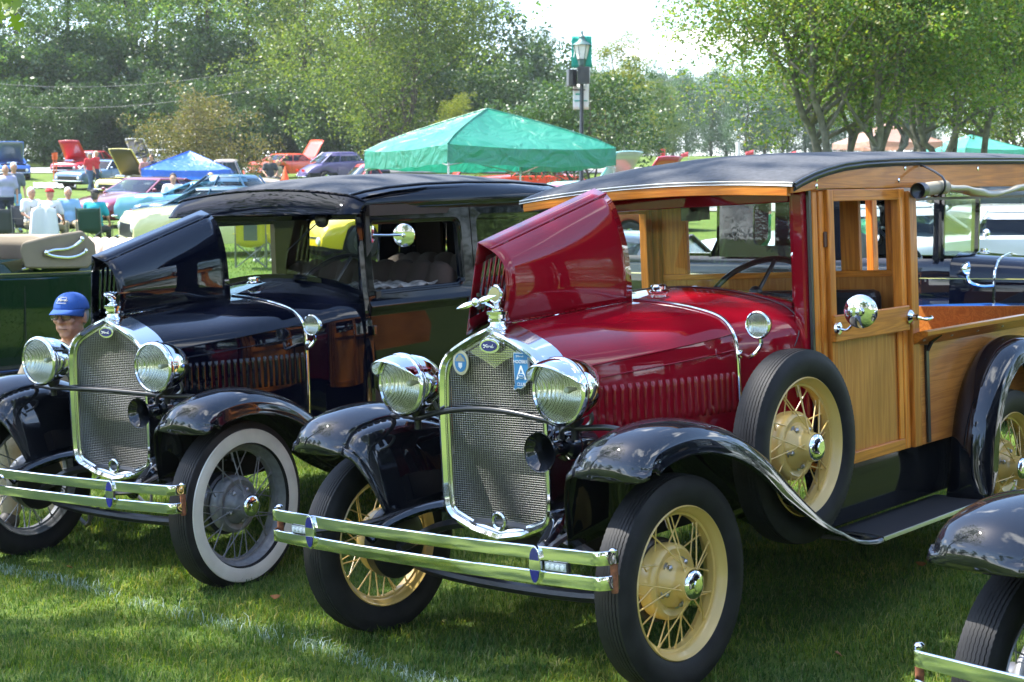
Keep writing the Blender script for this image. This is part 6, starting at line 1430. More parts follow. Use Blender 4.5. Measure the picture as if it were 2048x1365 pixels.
mb.build('eyebrow', MATS['grey_hair'], man)
MB().tube([H(.024 * t, -.0965 + .012 * t * t, -.061 - .002 * t * t) for t in np.linspace(-1, 1, 9)], .0014, 5).build('mouth', mat('lip_line', (.22, .07, .05), .6), man)
folding_chair('camp chair under the man in the blue cap, hidden behind the sedan', mx_, my_ + .02, -.42, GREYC)
# ---------------------------------------------------------------- other cars on the lawn
def paint(name, c): return mat('paint_' + name, c, .3, coat=1., coatr=.03)
AGLASS = glassmat('tinted_glass', (.35, .42, .42), 1.5); CABIN = mat('cabin_dark', (.02, .018, .016), .8); LAMPR = mat('tail_lamp', (.55, .01, .01), .2, coat=1.); LAMPW = mat('lamp_glass', (.75, .77, .78), .12, coat=1.)
def car(name, label, px, D, rz, col, L=4.75, W=1.85, H=1.32, style='muscle', hood=None, group=None, under=None, wheelm=None, loc=None, hoodang=.95, R=.335, grille='black', dirt=None):
    """car with its nose on local -X; rz turns it"""
    x, y = loc or place(px, D); t = thing('parked_car' if name is None else name, label, 'car' if style != 'truck' else 'pickup truck', loc=(x, y, gz(x, y)), rz=rz, group=group or 'cars shown on the far lawn')
    # follow the slope of the lawn
    dx = (gz(x + cos(rz), y + sin(rz)) - gz(x - cos(rz), y - sin(rz))) / 2; dy = (gz(x - sin(rz), y + cos(rz)) - gz(x + sin(rz), y - cos(rz))) / 2
    t.rotation_euler = (math.atan(dy), -math.atan(dx), rz)
    h2 = W / 2; x0 = -L * .5; x1 = L * .5; fw = x0 + L * .19; rw = x1 - L * .22
    if style == 'muscle':
        top = [(x0, .62), (x0 + .06, .74), (x0 + .25, .80), (x0 + 1.0, .86), (x0 + 1.62, .90), (x0 + 2.2, .92), (x0 + 3.0, .92), (x1 - 1.25, .95), (x1 - .75, .94), (x1 - .25, .90), (x1 - .05, .86), (x1, .70)]
        cab = dict(x=(x0 + 1.62, x0 + 2.15, x1 - 1.50, x1 - .80), z=(.89, H)); zb = .24; wf = lambda u: .86 + .14 * sin(pi * min(1, max(0, u)) ** .9) ** .5
    elif style == 'modern':
        top = [(x0, .50), (x0 + .10, .68), (x0 + .5, .78), (x0 + 1.1, .88), (x0 + 1.6, .96), (x0 + 2.2, .98), (x0 + 3.0, 1.0), (x1 - 1.2, 1.04), (x1 - .6, 1.08), (x1 - .12, 1.06), (x1, .80)]
        cab = dict(x=(x0 + 1.45, x0 + 2.2, x1 - 1.55, x1 - .45), z=(.95, H)); zb = .20; wf = lambda u: .84 + .16 * sin(pi * min(1, max(0, u)) ** .9) ** .4
    elif style == 'fifties':
        top = [(x0, .72), (x0 + .08, .92), (x0 + .5, .98), (x0 + 1.2, 1.02), (x0 + 1.8, 1.05), (x0 + 2.4, 1.05), (x1 - 1.4, 1.03), (x1 - .6, 1.0), (x1 - .1, .95), (x1, .75)]
        cab = dict(x=(x0 + 1.85, x0 + 2.35, x1 - 2.0, x1 - 1.3), z=(1.02, H)); zb = .28; wf = lambda u: .90 + .10 * sin(pi * min(1, max(0, u))) ** .4
    elif style == 'round':    # late thirties shape
        top = [(x0, .60), (x0 + .10, .90), (x0 + .6, 1.03), (x0 + 1.3, 1.10), (x0 + 1.7, 1.14), (x0 + 2.4, 1.14), (x1 - 1.2, 1.12), (x1 - .6, .98), (x1 - .2, .76), (x1, .52)]
        cab = dict(x=(x0 + 1.55, x0 + 1.85, x1 - 1.35, x1 - .75), z=(1.10, H)); zb = .32; wf = lambda u: .55 + .30 * sin(pi * min(1, max(0, u)) ** .8) ** .6
    else:   # truck
        top = [(x0, .70), (x0 + .08, .98), (x0 + .6, 1.06), (x0 + 1.3, 1.12), (x0 + 1.6, 1.14), (x0 + 2.2, 1.14), (x0 + 2.75, 1.12), (x0 + 2.80, .96), (x1 - .1, .96), (x1, .94)]
        cab = dict(x=(x0 + 1.55, x0 + 1.80, x0 + 2.55, x0 + 2.78), z=(1.10, H)); zb = .38; wf = lambda u: .80 + .16 * sin(pi * min(1, max(0, u)) ** .8) ** .4
    ns = 44; xs_ = np.linspace(x0, x1, ns); tz = np.interp(xs_, [a for a, b in top], [b for a, b in top]); rows = []
    for i in range(ns):
        u = i / (ns - 1); w_ = h2 * wf(u); zt = tz[i]; zlo = zb + .10 * (abs(u - .5) * 2) ** 6; q = []
        arch = 0
        for wx in (fw, rw):
            d = abs(xs_[i] - wx)
            if d < R * 1.18: arch = max(arch, sqrt((R * 1.18) ** 2 - d * d) + R * .98)
        zl = max(zlo, min(arch, zt - .12)) if arch > 0 else zlo
        half = [(w_ * .93, zl), (w_ * .985, lerp(zl, zt, .25)), (w_, lerp(zl, zt, .55)), (w_ * .985, lerp(zl, zt, .80)), (w_ * .955, zt - .045), (w_ * .86, zt - .006), (w_ * .45, zt + .018), (0, zt + .028)]
        q = [(xs_[i], -a, b) for a, b in half] + [(xs_[i], a, b) for a, b in half[-2::-1]]; rows.append(q)
    body = fixn(MB().grid(rows, caps=True).build('body', col, t, angle=45))
    MB().box2((x0 + .15, -h2 * .8, zb), (x1 - .15, h2 * .8, .62)).build('underbody', DARK, t, smooth=False)
    # wheels
    tm = wheelm or CHROME
    wm_ = MB().lathe([(-.10, R * .62), (-.11, R * .9), (-.09, R), (.09, R), (.11, R * .9), (.10, R * .62)], ax=(0, 1, 0), n=28, closed=True).build('tyre_piece', RUBBER); rm = MB().lathe([(.085, R * .63), (.095, R * .60), (.05, R * .52), (.06, R * .2), (.085, R * .12), (.085, .001)], ax=(0, 1, 0), n=24).build('rim_piece', tm)
    mb = MB()
    for k in range(5): mb.beam((R * .12 * cos(k * 1.257), .07, R * .12 * sin(k * 1.257)), (R * .6 * cos(k * 1.257), .085, R * .6 * sin(k * 1.257)), .07, .025, up=(0, 1, 0))
    sm = mb.build('spoke_piece', tm); T3 = (wm_.data, rm.data, sm.data)
    for o in (wm_, rm, sm): bpy.data.objects.remove(o)
    for wx in (fw, rw):
        for s in (-1, 1):
            w_ = link('wheel', T3[0], t); w_.location = (wx, s * (h2 * .97 - .11), R); w_.rotation_euler = (0, 0, 0 if s > 0 else pi)
            link('rim', T3[1], w_); link('spokes', T3[2], w_)
    # cabin
    if cab:
        (a0, a1, a2, a3), (z0, z1) = cab['x'], cab['z']; wl = h2 * (.90 if style not in ('round', 'truck') else .74); wu = wl * .80
        rd = style == 'round'; ra, rb, rc_ = (.34, .55, .24) if rd else (.14, .18, .10)
        def ring(t_, inset=0.):
            xa = lerp(a0, a1, t_); xb = lerp(a3, a2, t_); yw = lerp(wl, wu, t_) - inset; z = lerp(z0, z1 - .05, t_); n_ = 4 if not rd else 7; P = []
            for cx, cy, q0 in ((xa + ra, -yw + rc_, 180), (xb - rb, -yw + rc_, 270), (xb - rb, yw - rc_, 0), (xa + ra, yw - rc_, 90)):
                for k in range(n_ + 1):
                    a = radians(q0 + 90 * k / n_); P.append((cx + (ra if q0 in (180, 90) else rb) * cos(a), cy + rc_ * sin(a), z))
            return P
        MB().grid([ring(.0, .01), ring(.5, .01), ring(.93, .01)], cv=True).build('windows', AGLASS, t, angle=50)
        rs = .66 if rd else .90; top_ = [ring(rs, -.004), ring(1.0)] if not rd else [ring(rs, -.004), ring(.85, .005), ring(1.0, .03)]; cx = (a1 + a2) / 2
        for k in (.93, .75, .45, .02): top_.append([(lerp(cx, p[0], k), p[1] * k, z1 - .05 + .05 * (1 - k ** 2.5) ** .6) for p in ring(1.0)])
        fixn(MB().grid(top_, cv=True).build('roof', col, t, angle=50))
        for s in (-1, 1):
            for xa, xb in ((a0 + .04, a1 + .04), (lerp(a0, a3, .56), lerp(a1, a2, .60)), (a3 - .08, a2 - .08)):
                MB().beam((xa, s * (wl - .015), z0 - .02), (xb, s * (wu - .005), z1 - .05), .03, .07 if xa < a3 - .2 else .16, up=(0, 1, 0)).build('pillar', col, t, smooth=False, bevel=.008)
        MB().box2((lerp(a0, a3, .35), -wl * .8, .5), (lerp(a0, a3, .45), wl * .8, z0 + .20)).box2((lerp(a0, a3, .72), -wl * .8, .5), (lerp(a0, a3, .80), wl * .8, z0 + .12)).build('seat_back', CABIN, t, smooth=False, bevel=.03)
        MB().box2((a0 + .2, -wl * .9, .4), (a3 - .1, wl * .9, z0 - .12)).build('cabin_floor', CABIN, t, smooth=False)
    # nose and tail
    nz_ = np.interp(x0 + .03, [a for a, b in top], [b for a, b in top])
    fy = h2 * wf(0)
    gr = MB().box2((x0 - .012, -fy * .78, .44), (x0 + .05, fy * .78, nz_ - .08)).build('grille', BLACKS if grille == 'black' else CHROME, t, smooth=False, bevel=.01)
    if style != 'modern':
        MB().tube(catmull([(x0 + .12, -fy * 1.0, .40), (x0 - .05, -fy * .92, .40), (x0 - .09, 0, .40), (x0 - .05, fy * .92, .40), (x0 + .12, fy, .40)], 20), .055, 8, flat=.55).build('front_bumper', CHROME, t)
        MB().tube(catmull([(x1 - .12, -fy * 1.0, .44), (x1 + .05, -fy * .92, .44), (x1 + .08, 0, .44), (x1 + .05, fy * .92, .44), (x1 - .12, fy, .44)], 20), .055, 8, flat=.55).build('rear_bumper', CHROME, t)
    for s in (-1, 1):
        MB().lathe([(-.035, .001), (-.03, .06), (-.01, .08), (.03, .085)], o=(x0 - .0, s * fy * .80, nz_ - .16), ax=(1, 0, 0), n=20).build('headlight', LAMPW, t)
        MB().box((x1 + .004, s * fy * .66, .72 if style != 'modern' else .80), (.03, .34, .12)).build('tail_light', LAMPR, t, smooth=False, bevel=.012)
        MB().tube([(a0 + .25, s * (wl + .02), z0 + .02), (a0 + .22, s * (wl + .12), z0 + .06)], .012, 6).ball((a0 + .2, s * (wl + .15), z0 + .08), 1, 10, 8, sc=(.04, .08, .05)).build('door_mirror', CHROME if style != 'modern' else col, t) if cab else None
        MB().tube([(lerp(a0, a3, .12), s * h2 * 1.002 * wf(.45), .40), (lerp(a0, a3, .10), s * h2 * wf(.45) * 1.0, .85)], .006, 4).build('door_gap', DARK, t) if cab else None
        MB().tube([(lerp(a0, a3, .62), s * h2 * 1.002 * wf(.6), .40), (lerp(a0, a3, .62), s * h2 * wf(.6) * 1.0, .86)], .006, 4).build('door_gap', DARK, t) if cab else None
    if hood:
        xa, xb = x0 + .12, x0 + L * .30; zr = np.interp(xb, [a for a, b in top], [b for a, b in top]) + .02
        MB().box2((xa + .05, -h2 * .66, .6), (xb - .03, h2 * .66, np.interp(xa + .3, [a for a, b in top], [b for a, b in top]) + .034)).build('engine_bay', DARK, t, smooth=False)
        MB().box((lerp(xa, xb, .55), 0, zr - .02), (.5, .5, .14)).build('air_cleaner', CHROME, t, smooth=False, bevel=.05)
        Lh = xb - xa; rows = []
        for i in range(9):
            v = i / 8; yy = (-1 + 2 * v) * h2 * .74
            rows.append([(xb - Lh * u * cos(hoodang), yy * (1 - .10 * u), zr + Lh * u * sin(hoodang) + .03 * (1 - (2 * v - 1) ** 2)) for u in np.linspace(0, 1, 6)])
        ho = fixn(MB().grid(rows).build('raised_hood', col, t, solid=.03, angle=60))
        if under: 
            mb = MB(); mb.grid([[(p[0] - .022 * sin(hoodang), p[1] * .93, p[2] - .022 * cos(hoodang)) for p in r] for r in rows]); mb.build('hood_underside', under, ho, solid=.004)
    return t
ORANGE = paint('orange', (.70, .065, .02)); BRED = paint('bright_red', (.55, .012, .02)); YEL_ = paint('yellow', (.70, .48, .01)); LYEL = paint('lemon', (.72, .62, .12)); SKYB = paint('sky_blue', (.15, .42, .62)); STB = paint('steel_blue', (.06, .13, .22)); BLU_ = paint('bright_blue', (.02, .13, .50)); MAR = paint('wine', (.17, .010, .03)); CRM = paint('cream', (.75, .72, .40)); TANP = paint('tan', (.42, .33, .25)); PURP = paint('purple', (.10, .075, .20)); TEALP = paint('deep_teal', (.012, .075, .13)); WHP = paint('white', (.55, .57, .58)); GRYB = paint('slate', (.09, .12, .16)); MINT = paint('mint', (.35, .70, .68)); DRED = paint('dark_red', (.30, .01, .02)); BKP = paint('black', (.01, .01, .012))
# headings: nose on local -X.  rz ~ pi/2 : nose towards the camera; rz 0 : nose to the left
F_ = pi / 2
car(None, 'bright blue muscle car with its hood up at the left edge of the far lawn', 22, 80, F_ + .45, BLU_, hood=True, under=GRYB, H=1.35)
car(None, 'bright red car with its hood raised, behind the steel blue one', 178, 84, F_ - .25, BRED, hood=True, under=BRED, H=1.40, hoodang=.95)
car(None, 'steel blue muscle car with its nose to the camera, beside the two men in red', 213, 70, F_ - .48, STB, hood=None, H=1.32)
car(None, 'lemon yellow muscle car with its hood up left of the blue canopy', 305, 62, F_ - .50, LYEL, hood=True, under=mat('olive_liner', (.05, .04, .012), .6), H=1.30, hoodang=.95)
car(None, 'white car with a raised hood far behind the lemon yellow car', 305, 92, F_ - .3, WHP, hood=True, under=BKP, H=1.35)
car('parked_truck', 'tan prewar pickup truck parked side on behind the blue canopy', 440, 54, pi + .06, TANP, L=5.0, W=1.75, H=1.78, style='truck', R=.37)
car(None, 'orange muscle car with its hood raised in front of the trees', 588, 82, pi + .42 + .35, ORANGE, hood=True, under=ORANGE, H=1.32)
car(None, 'purple round bodied car left of the green canopy', 690, 74, pi + .55, PURP, H=1.60, style='round', L=4.6)
car(None, 'red utility vehicle at the left corner of the green canopy', 745, 46, pi + .4, BRED, H=1.75, style='fifties', L=4.6)
car(None, 'bright red convertible under the green canopy', 835, 50, pi + .2, BRED, H=1.36, style='muscle', hood=True, under=BKP)
car('parked_truck', 'dark red pickup with polished bed rails in front of the orange car', 615, 48, .15, DRED, L=5.2, W=1.9, H=1.15, style='muscle')
car(None, 'wine red modern coupe seen from its tail, left of the light blue car', 300, 44, -F_ - .55 + pi + .0, MAR, H=1.38, style='modern', L=4.84, W=1.92, R=.36)
car(None, 'light blue car behind the deep teal one', 425, 40, pi - .2, SKYB, H=1.36, style='fifties')
car(None, 'deep teal car with a long flat deck right of the wine red coupe', 478, 36, pi - .1, TEALP, H=1.30, style='muscle', W=1.9)
car(None, 'blue hot rod coupe with a rounded roof behind the cream car', 487, 38, pi - .3, paint('petrol', (.02, .10, .18)), H=1.56, style='round', L=4.2)
car(None, 'cream fifties car with its tail to the left, behind the raised black hood', 512, 31.5, pi + .42 - pi, CRM, H=1.34, style='fifties', L=5.3, W=2.0)
car(None, 'yellow modern sports car seen through the windscreen of the black sedan', 800, 31, .62, YEL_, H=1.22, style='modern', L=4.45, W=1.90, R=.35, wheelm=BLACKS)
car(None, 'light blue car whose roof shows under the right half of the green canopy', 1008, 36, .4, SKYB, H=1.42, style='fifties')
car(None, 'dark red car just left of the wooden roof', 1105, 31, .5, DRED, H=1.45, style='fifties')
car(None, 'mint green car with its hood raised under the right end of the green canopy', 1150, 40, F_ + .9, MINT, hood=True, under=WHP, H=1.35, style='fifties')
car(None, 'bright red car with its hood raised right of the green canopy pole', 1235, 42, F_ + .9, paint('rose', (.60, .03, .08)), hood=True, under=BRED, H=1.35)
car(None, 'orange red car beyond the green canopy', 1050, 62, .2, ORANGE, H=1.35)
car(None, 'light blue car in front of the teal canopy', 1835, 50, .2, SKYB, H=1.45, style='fifties')
car(None, 'dark slate thirties car at the right edge beside the teal canopy', 1990, 44, pi - .15, GRYB, H=1.72, style='round', L=4.6)
car(None, 'white streamlined car seen under the rolled curtain of the wooden pickup', 2000, 19.5, .15, WHP, H=1.5, style='round', L=4.8, W=1.9)
car(None, 'white rounded car seen through the wooden door window', 1690, 19.5, .1, WHP, H=1.55, style='round', L=4.7)
car(None, 'blue car with red tail lamps at the right edge, beyond the navy car', 2100, 12.6, .25, BLU_, H=1.25, style='muscle', L=4.6)
car(None, 'black car with red tail lamps seen through the left side of the red windscreen', 1265, 17.5, -2.2, BKP, H=1.30, style='muscle', L=4.7)
# ---------------------------------------------------------------- canopies
def canopy(name, label, px, D, rz, size, colr, eave, peak, hem=.26, mid=None, mark=None):
    x, y = place(px, D); t = thing(name, label, 'canopy', loc=(x, y, gz(x, y)), rz=rz); s = size / 2; n = 12
    fab = mat('canopy_' + label.split()[0], colr, .55, vary=None); 
    nt = fab.node_tree; b = nt.nodes['Principled BSDF']; tr = nt.nodes.new('ShaderNodeBsdfTranslucent'); tr.inputs[0].default_value = (*[min(1, c * 1.5 + .02) for c in colr], 1); mix = nt.nodes.new('ShaderNodeMixShader'); mix.inputs[0].default_value = .35
    o = [q for q in nt.nodes if q.type == 'OUTPUT_MATERIAL'][0]; nt.links.new(b.outputs[0], mix.inputs[1]); nt.links.new(tr.outputs[0], mix.inputs[2]); nt.links.new(mix.outputs[0], o.inputs[0]); cc = nt.nodes.new('ShaderNodeTexCoord'); nn = nt.nodes.new('ShaderNodeTexNoise'); nn.inputs['Scale'].default_value = 2.2; nn.inputs['Detail'].default_value = 4; nn.inputs['Distortion'].default_value = 1.5; nt.links.new(cc.outputs['Object'], nn.inputs[0]); bb = nt.nodes.new('ShaderNodeBump'); bb.inputs['Strength'].default_value = .8; bb.inputs['Distance'].default_value = .12; nt.links.new(nn.outputs['Fac'], bb.inputs['Height']); nt.links.new(bb.outputs[0], b.inputs['Normal']); nt.links.new(bb.outputs[0], tr.inputs['Normal'])
    b.inputs['Roughness'].default_value = .42; b.inputs['Coat Weight'].default_value = .4; b.inputs['Coat Roughness'].default_value = .5; b.inputs['Specular IOR Level'].default_value = .9
    cv = None
    for k in range(4):
        R = Matrix.Rotation(k * pi / 2, 3, 'Z'); rows = []
        for i in range(n + 1):
            u = i / n; row = []
            for j in range(15):
                v = -1 + 2 * j / 14; w_ = (1 - u); z = lerp(eave, peak, u ** (1.0 if mid is None else mid)) - .10 * sin(pi * u) * (1 - v * v) - .05 * (1 - u) * (1 - v * v) + .010 * sin(v * 9 + u * 7 + k) * (1 - u)
                row.append(R @ Vector((v * s * w_, -s * w_, z)))
            rows.append(row)
        o = MB().grid(rows).build('roof_panel', fab, t if cv is None else cv, angle=60); cv = cv or o
        rows = [[R @ Vector((v * s, -s - .01 * q, eave - .05 * (1 - v * v) - hem * q + .012 * sin(v * 14 + k * 2) * q)) for v in np.linspace(-1, 1, 21)] for q in (0, .5, 1)]
        MB().grid(rows).build('hem', fab, cv)
        MB().tube([R @ Vector((-s * (1 - u), -s * (1 - u), lerp(eave, peak, u ** (1.0 if mid is None else mid)) + .004)) for u in np.linspace(0, 1, 8)], .013, 5).build('seam', fab, cv)
    for a in (-1, 1):
        for b_ in (-1, 1):
            MB().tube([(a * s * .985, b_ * s * .985, 0), (a * s * .985, b_ * s * .985, eave - .02)], .022, 6).build('leg', mat('canopy_steel', (.50, .50, .50), .4, .8), t)
    for k in range(4):
        R = Matrix.Rotation(k * pi / 2, 3, 'Z'); MB().tube([R @ Vector((-s, -s, eave - .35)), R @ Vector((0, -s * .99, eave - .05))], .012, 5).tube([R @ Vector((s, -s, eave - .35)), R @ Vector((0, -s * .99, eave - .05))], .012, 5).build('truss', MATS['canopy_steel'], t)
    return t
gcx, gcy = place(975, 26.5)
canopy('canopy', 'large green pop up canopy in the middle of the picture', 975, 27.0, .52, 3.3, (.010, .25, .165), pz(300, 26) - gz(gcx, gcy), pz(224, 27) - gz(gcx, gcy), hem=.30, mid=.82)
bcx, bcy = place(384, 55)
canopy('canopy', 'blue pop up canopy in front of the tan pickup truck', 384, 53, .12, 3.0, (.03, .17, .62), pz(333, 52) - gz(bcx, bcy), pz(296, 53) - gz(bcx, bcy), hem=.22)
canopy('canopy', 'tan pop up canopy behind the glossy trees on the right', 1768, 60, .3, 3.1, (.45, .27, .20), pz(288, 60) - gz(*place(1768, 60)), pz(250, 60) - gz(*place(1768, 60)), hem=.2)
canopy('canopy', 'teal pop up canopy at the far right, beside the slate coloured car', 1935, 62, .4, 3.1, (.10, .45, .36), pz(302, 62) - gz(*place(1935, 62)), pz(272, 62) - gz(*place(1935, 62)), hem=.2)
# ---------------------------------------------------------------- street lamp with banner and loudspeakers
lx, ly2 = place(1162, 45); lz = gz(lx, ly2); q = lambda py: pz(py, 45) - lz; m = 45 / FPX
lamp = thing('street_lamp', 'black lamp post with a glass lantern, two loudspeakers and a green banner', 'street lamp', loc=(lx, ly2, lz))
BL = mat('post_black', (.012, .013, .013), .4, coat=.4); COP = mat('green_metal', (.10, .16, .15), .45, .4)
MB().lathe([(0, .16), (.10, .16), (.14, .12), (.5, .10), (.55, .07), (q(142), .055)], n=16).build('post', BL, lamp)
ln = MB().lathe([(q(140), .05), (q(136), .10), (q(126), .13), (q(124), .16)], n=6).build('lantern', COP, lamp, smooth=False)
MB().lathe([(q(124), .14), (q(97), .23)], n=6).build('pane', mat('frosted_pane', (.70, .70, .66), .3, spec=.6), ln, smooth=False)
mb = MB()
for k in range(6): a = k * pi / 3; u, v = perp((0, 0, 1)); p = u * cos(a) + v * sin(a); mb.tube([p * .14 + Vector((0, 0, q(124))), p * .235 + Vector((0, 0, q(97)))], .012, 5)
mb.build('glazing_bar', COP, ln); MB().lathe([(q(97), .30), (q(95), .27), (q(88), .12), (q(84), .09), (q(80), .10), (q(76), .05), (q(72), .035), (q(70), .04), (q(66), .005)], n=12).build('lantern_roof', COP, ln)
MB().box((-.30, -.05, q(161)), (.27, .20, .50), Matrix.Rotation(.4, 3, 'Z')).build('loudspeaker', BL, lamp, smooth=False, bevel=.02, label='left loudspeaker on the lamp post'); MB().box((.05, -.18, q(157)), (.36, .24, .50), Matrix.Rotation(-.15, 3, 'Z')).build('loudspeaker', BL, lamp, smooth=False, bevel=.02, label='right loudspeaker on the lamp post')
MB().tube([(-.32, 0, q(184)), (.1, 0, q(184))], .02, 6).build('bracket', BL, lamp)
bn = MB().grid([[(lerp(-.30, .30, i / 8), .10 + .02 * sin(i), z) for z in np.linspace(q(140), q(78), 9)] for i in range(9)]).build('banner', mat('banner_green', (.01, .33, .24), .7), lamp, solid=.006)
MB().grid([[(lerp(-.25, .22, i / 8), .10 + .02 * sin(i), z) for z in np.linspace(q(222), q(172), 7)] for i in range(9)]).build('lower_banner', mat('banner_white', (.72, .75, .73), .7), bn, solid=.006)
MB().box((-.02, .08, q(205)), (.4, .01, .03)).box((-.06, .08, q(192)), (.25, .01, .04)).build('banner_print', MATS['banner_green'], bn, smooth=False)
MB().tube(catmull([(-.24, .07, q(120)), (-.21, .07, q(108)), (-.25, .07, q(100))], 8), .012, 5).build('banner_print', MATS['banner_white'], bn)
# ---------------------------------------------------------------- marker posts, flags, stakes, cone, cables, ground sheet
def post(px, D, ptop, w_, cols, label, name='marker_post', cat='post'):
    x, y = place(px, D); z0 = gz(x, y); h = pz(ptop, D) - z0; t = thing(name, label, cat, loc=(x, y, z0))
    k = len(cols)
    for i, c in enumerate(cols): MB().tube([(0, 0, h * i / k), (0, 0, h * (i + 1) / k)], w_, 8).build('band', c, t)
    return t
REDP = mat('signal_red', (.60, .03, .03), .5); WPT = mat('white_paint', (.72, .72, .72), .5); YPT = mat('yellow_post', (.65, .45, .02), .5); OST = mat('orange_stake', (.75, .12, .02), .5)
post(1324, 62, 300, .09, [WPT, WPT, REDP], 'white marker post with a red top beside the road'); post(1473, 56, 287, .085, [YPT, YPT, WPT], 'tall marker post, yellow below and white above')
for px, py, D in ((1375, 312, 58), (1505, 308, 52), (1590, 310, 50)):
    x, y = place(px, D); z0 = gz(x, y); t = thing('small_flag', {1375: 'small pink flag between the two marker posts', 1505: 'small pink flag right of the yellow marker post', 1590: 'small pink flag at the foot of the nearest glossy tree'}[px], 'flag', loc=(x, y, z0), group='small pink flags'); h = pz(py - 6, D) - z0
    MB().tube([(0, 0, 0), (0, 0, h)], .010, 5).build('pole', WPT, t); MB().grid([[(-.02 - .28 * i / 4, .02 * sin(i), h - .16 * j / 2 - .02 * i) for j in range(3)] for i in range(5)]).build('flag_cloth', mat('pink_flag', (.75, .10, .12), .7), t, solid=.004)
for px, pt in ((113, 309), (118, 308)):
    x, y = place(px, 76); z0 = gz(x, y); h = pz(pt, 76) - z0; t = thing('orange_stake', 'left orange stake with a tag, before the road' if px == 113 else 'right orange stake with a tag, before the road', 'stake', loc=(x, y, z0), group='orange stakes on the far lawn')
    MB().tube([(0, 0, 0), (0, 0, h)], .03, 6).build('rod', OST, t); MB().box((0, 0, h - .15), (.16, .02, .34)).build('tag', OST, t, smooth=False)
x, y = place(573, 46.2); t = thing('traffic_cone', 'orange traffic cone standing on the dark red pickup bed', 'cone', loc=(x, y, pz(362, 46.2))); MB().lathe([(0, .12), (.42, .02), (.43, .001)], n=14).build('cone', OST, t); MB().box((0, 0, .0), (.3, .3, .03)).build('base', OST, t, smooth=False)
xs2 = np.linspace(72, 156, 12); V = []
rows = [[(place(px, D)[0], place(px, D)[1], gz(*place(px, D)) + .03 + .05 * abs(sin(px * .2))) for D in (69, 71.5, 74)] for px in xs2]
tag(MB().grid(rows).build('ground_sheet', WPT, solid=.03), 'white sheet lying flat on the far lawn', 'sheet')
for k, (z1, z2, D) in enumerate(((126, 140, 104), (140, 150, 101), (168, 166, 100), (178, 172, 99))):
    if k in (1, 3): continue
    a = place(-300, D); b = place(2300, D); pts = [(lerp(a[0], b[0], u), D, lerp(pz(z1, D), pz(z2 + 24, D), u) - 1.6 * sin(pi * ((u * 3) % 1))) for u in np.linspace(0, 1, 40)]
    tag(MB().tube(pts, .013, 4).build('overhead_cable', mat('cable', (.10, .11, .12), .6)), ['upper overhead cable crossing before the trees', '', 'middle overhead cable crossing before the trees', 'lowest overhead cable crossing before the trees'][k], 'cable', 'overhead cables')
# ornamental grass in the car park bed
gm = leafmat('dry_plume', [(.40, .28, .15), (.30, .24, .12), (.20, .22, .08)], .3)
for k, (px, D, sc) in enumerate(((1195, 44, 1.0), (1172, 48, .8), (1125, 50, .7))):
    n = 900; a = RNG.random(n) * 2 * pi; r = RNG.random(n) ** .5 * .75 * sc; h = (.7 + .5 * RNG.random(n)) * sc; x, y = place(px, D); b0 = np.stack([x + .12 * np.cos(a), y + .12 * np.sin(a), np.full(n, gz(x, y))], -1)
    tip = np.stack([x + r * np.cos(a), y + r * np.sin(a), gz(x, y) + h], -1); w_ = np.stack([-np.sin(a), np.cos(a), 0 * a], -1) * .02; V = np.stack([b0 - w_ * .5, b0 + w_ * .5, tip + w_, tip - w_], 1).reshape(-1, 3)
    o = npmesh('ornamental_grass', V, np.arange(4 * n).reshape(-1, 4), gm); tag(o, ['tan plume of ornamental grass just left of the red raised hood', 'tan plume of ornamental grass behind the lamp post foot', 'small tan plume of ornamental grass under the green canopy'][k], 'ornamental grass', 'ornamental grasses in the car park bed')

# ---------------------------------------------------------------- dark green open tourer (left)
px0, D0 = 60, 11.2
tx, ty = -4.64, 11.80
tour = thing('vintage_tourer', 'dark green open vintage tourer with a folded tan top at the left edge', 'car', loc=(tx, ty, gz(tx, ty)), rz=math.atan2(.84, .54))
tour.scale = (1, 1, 1.12)
# local: +X towards the nose... body runs along local X, near side is local +Y (turned by pi)
belt = 1.15
def tb(x): return .80 - .10 * max(0, (x + -.9) / 1.2) ** 2 * (x > .9) 
xs_ = np.linspace(-2.0, 2.55, 30)
for s in (-1, 1):
    rows = []
    for x in xs_:
        e = max(0, (x - 1.9) / .65); y = .70 - .30 * e ** 2
        rows.append([(x, s * (y - .08), .42), (x, s * y * .985, .60), (x, s * y, .85), (x, s * (y + .008), 1.02), (x, s * (y + .012), 1.06), (x, s * (y + .004), 1.075), (x, s * (y - .005), 1.13), (x, s * (y - .04), 1.165), (x, s * (y - .07), 1.16)])
    o = fixn(MB().grid(rows).build('body_side', GREENP, tour, angle=50))
    MB().tube([(x, s * (.70 - .30 * max(0, (x - 1.9) / .65) ** 2 + .014), 1.066) for x in xs_], .003, 5).build('pinstripe', mat('gold_stripe', (.40, .36, .08), .4), o)
    for xg in (.42, -.55): MB().box((xg, s * .703, .78), (.006, .006, .70)).build('door_gap', DARK, o, smooth=False)
    MB().tube(catmull([(.56, s * .73, 1.10), (.52, s * .745, 1.10), (.46, s * .742, 1.107), (.41, s * .742, 1.10), (.37, s * .738, 1.095)], 10), [.014, .013, .010, .009, .008, .008, .008, .008, .007, .006], 8).lathe([(0, .016), (.03, .012)], o=(.47, s * .71, 1.10), ax=(0, s, 0), n=12).build('door_handle', CHROME, o)
fixn(MB().grid([[(2.55 + .12 * cos(a) * (1 if z < 1.1 else .6), .40 * sin(a), z) for a in np.linspace(-pi / 2, pi / 2, 9)] for z in (.42, .7, 1.0, 1.16)]).build('rear_panel', GREENP, tour, angle=50))
MB().box2((-2.0, -.6, .45), (2.4, .6, .50)).build('floor_pan', DARK, tour, smooth=False)
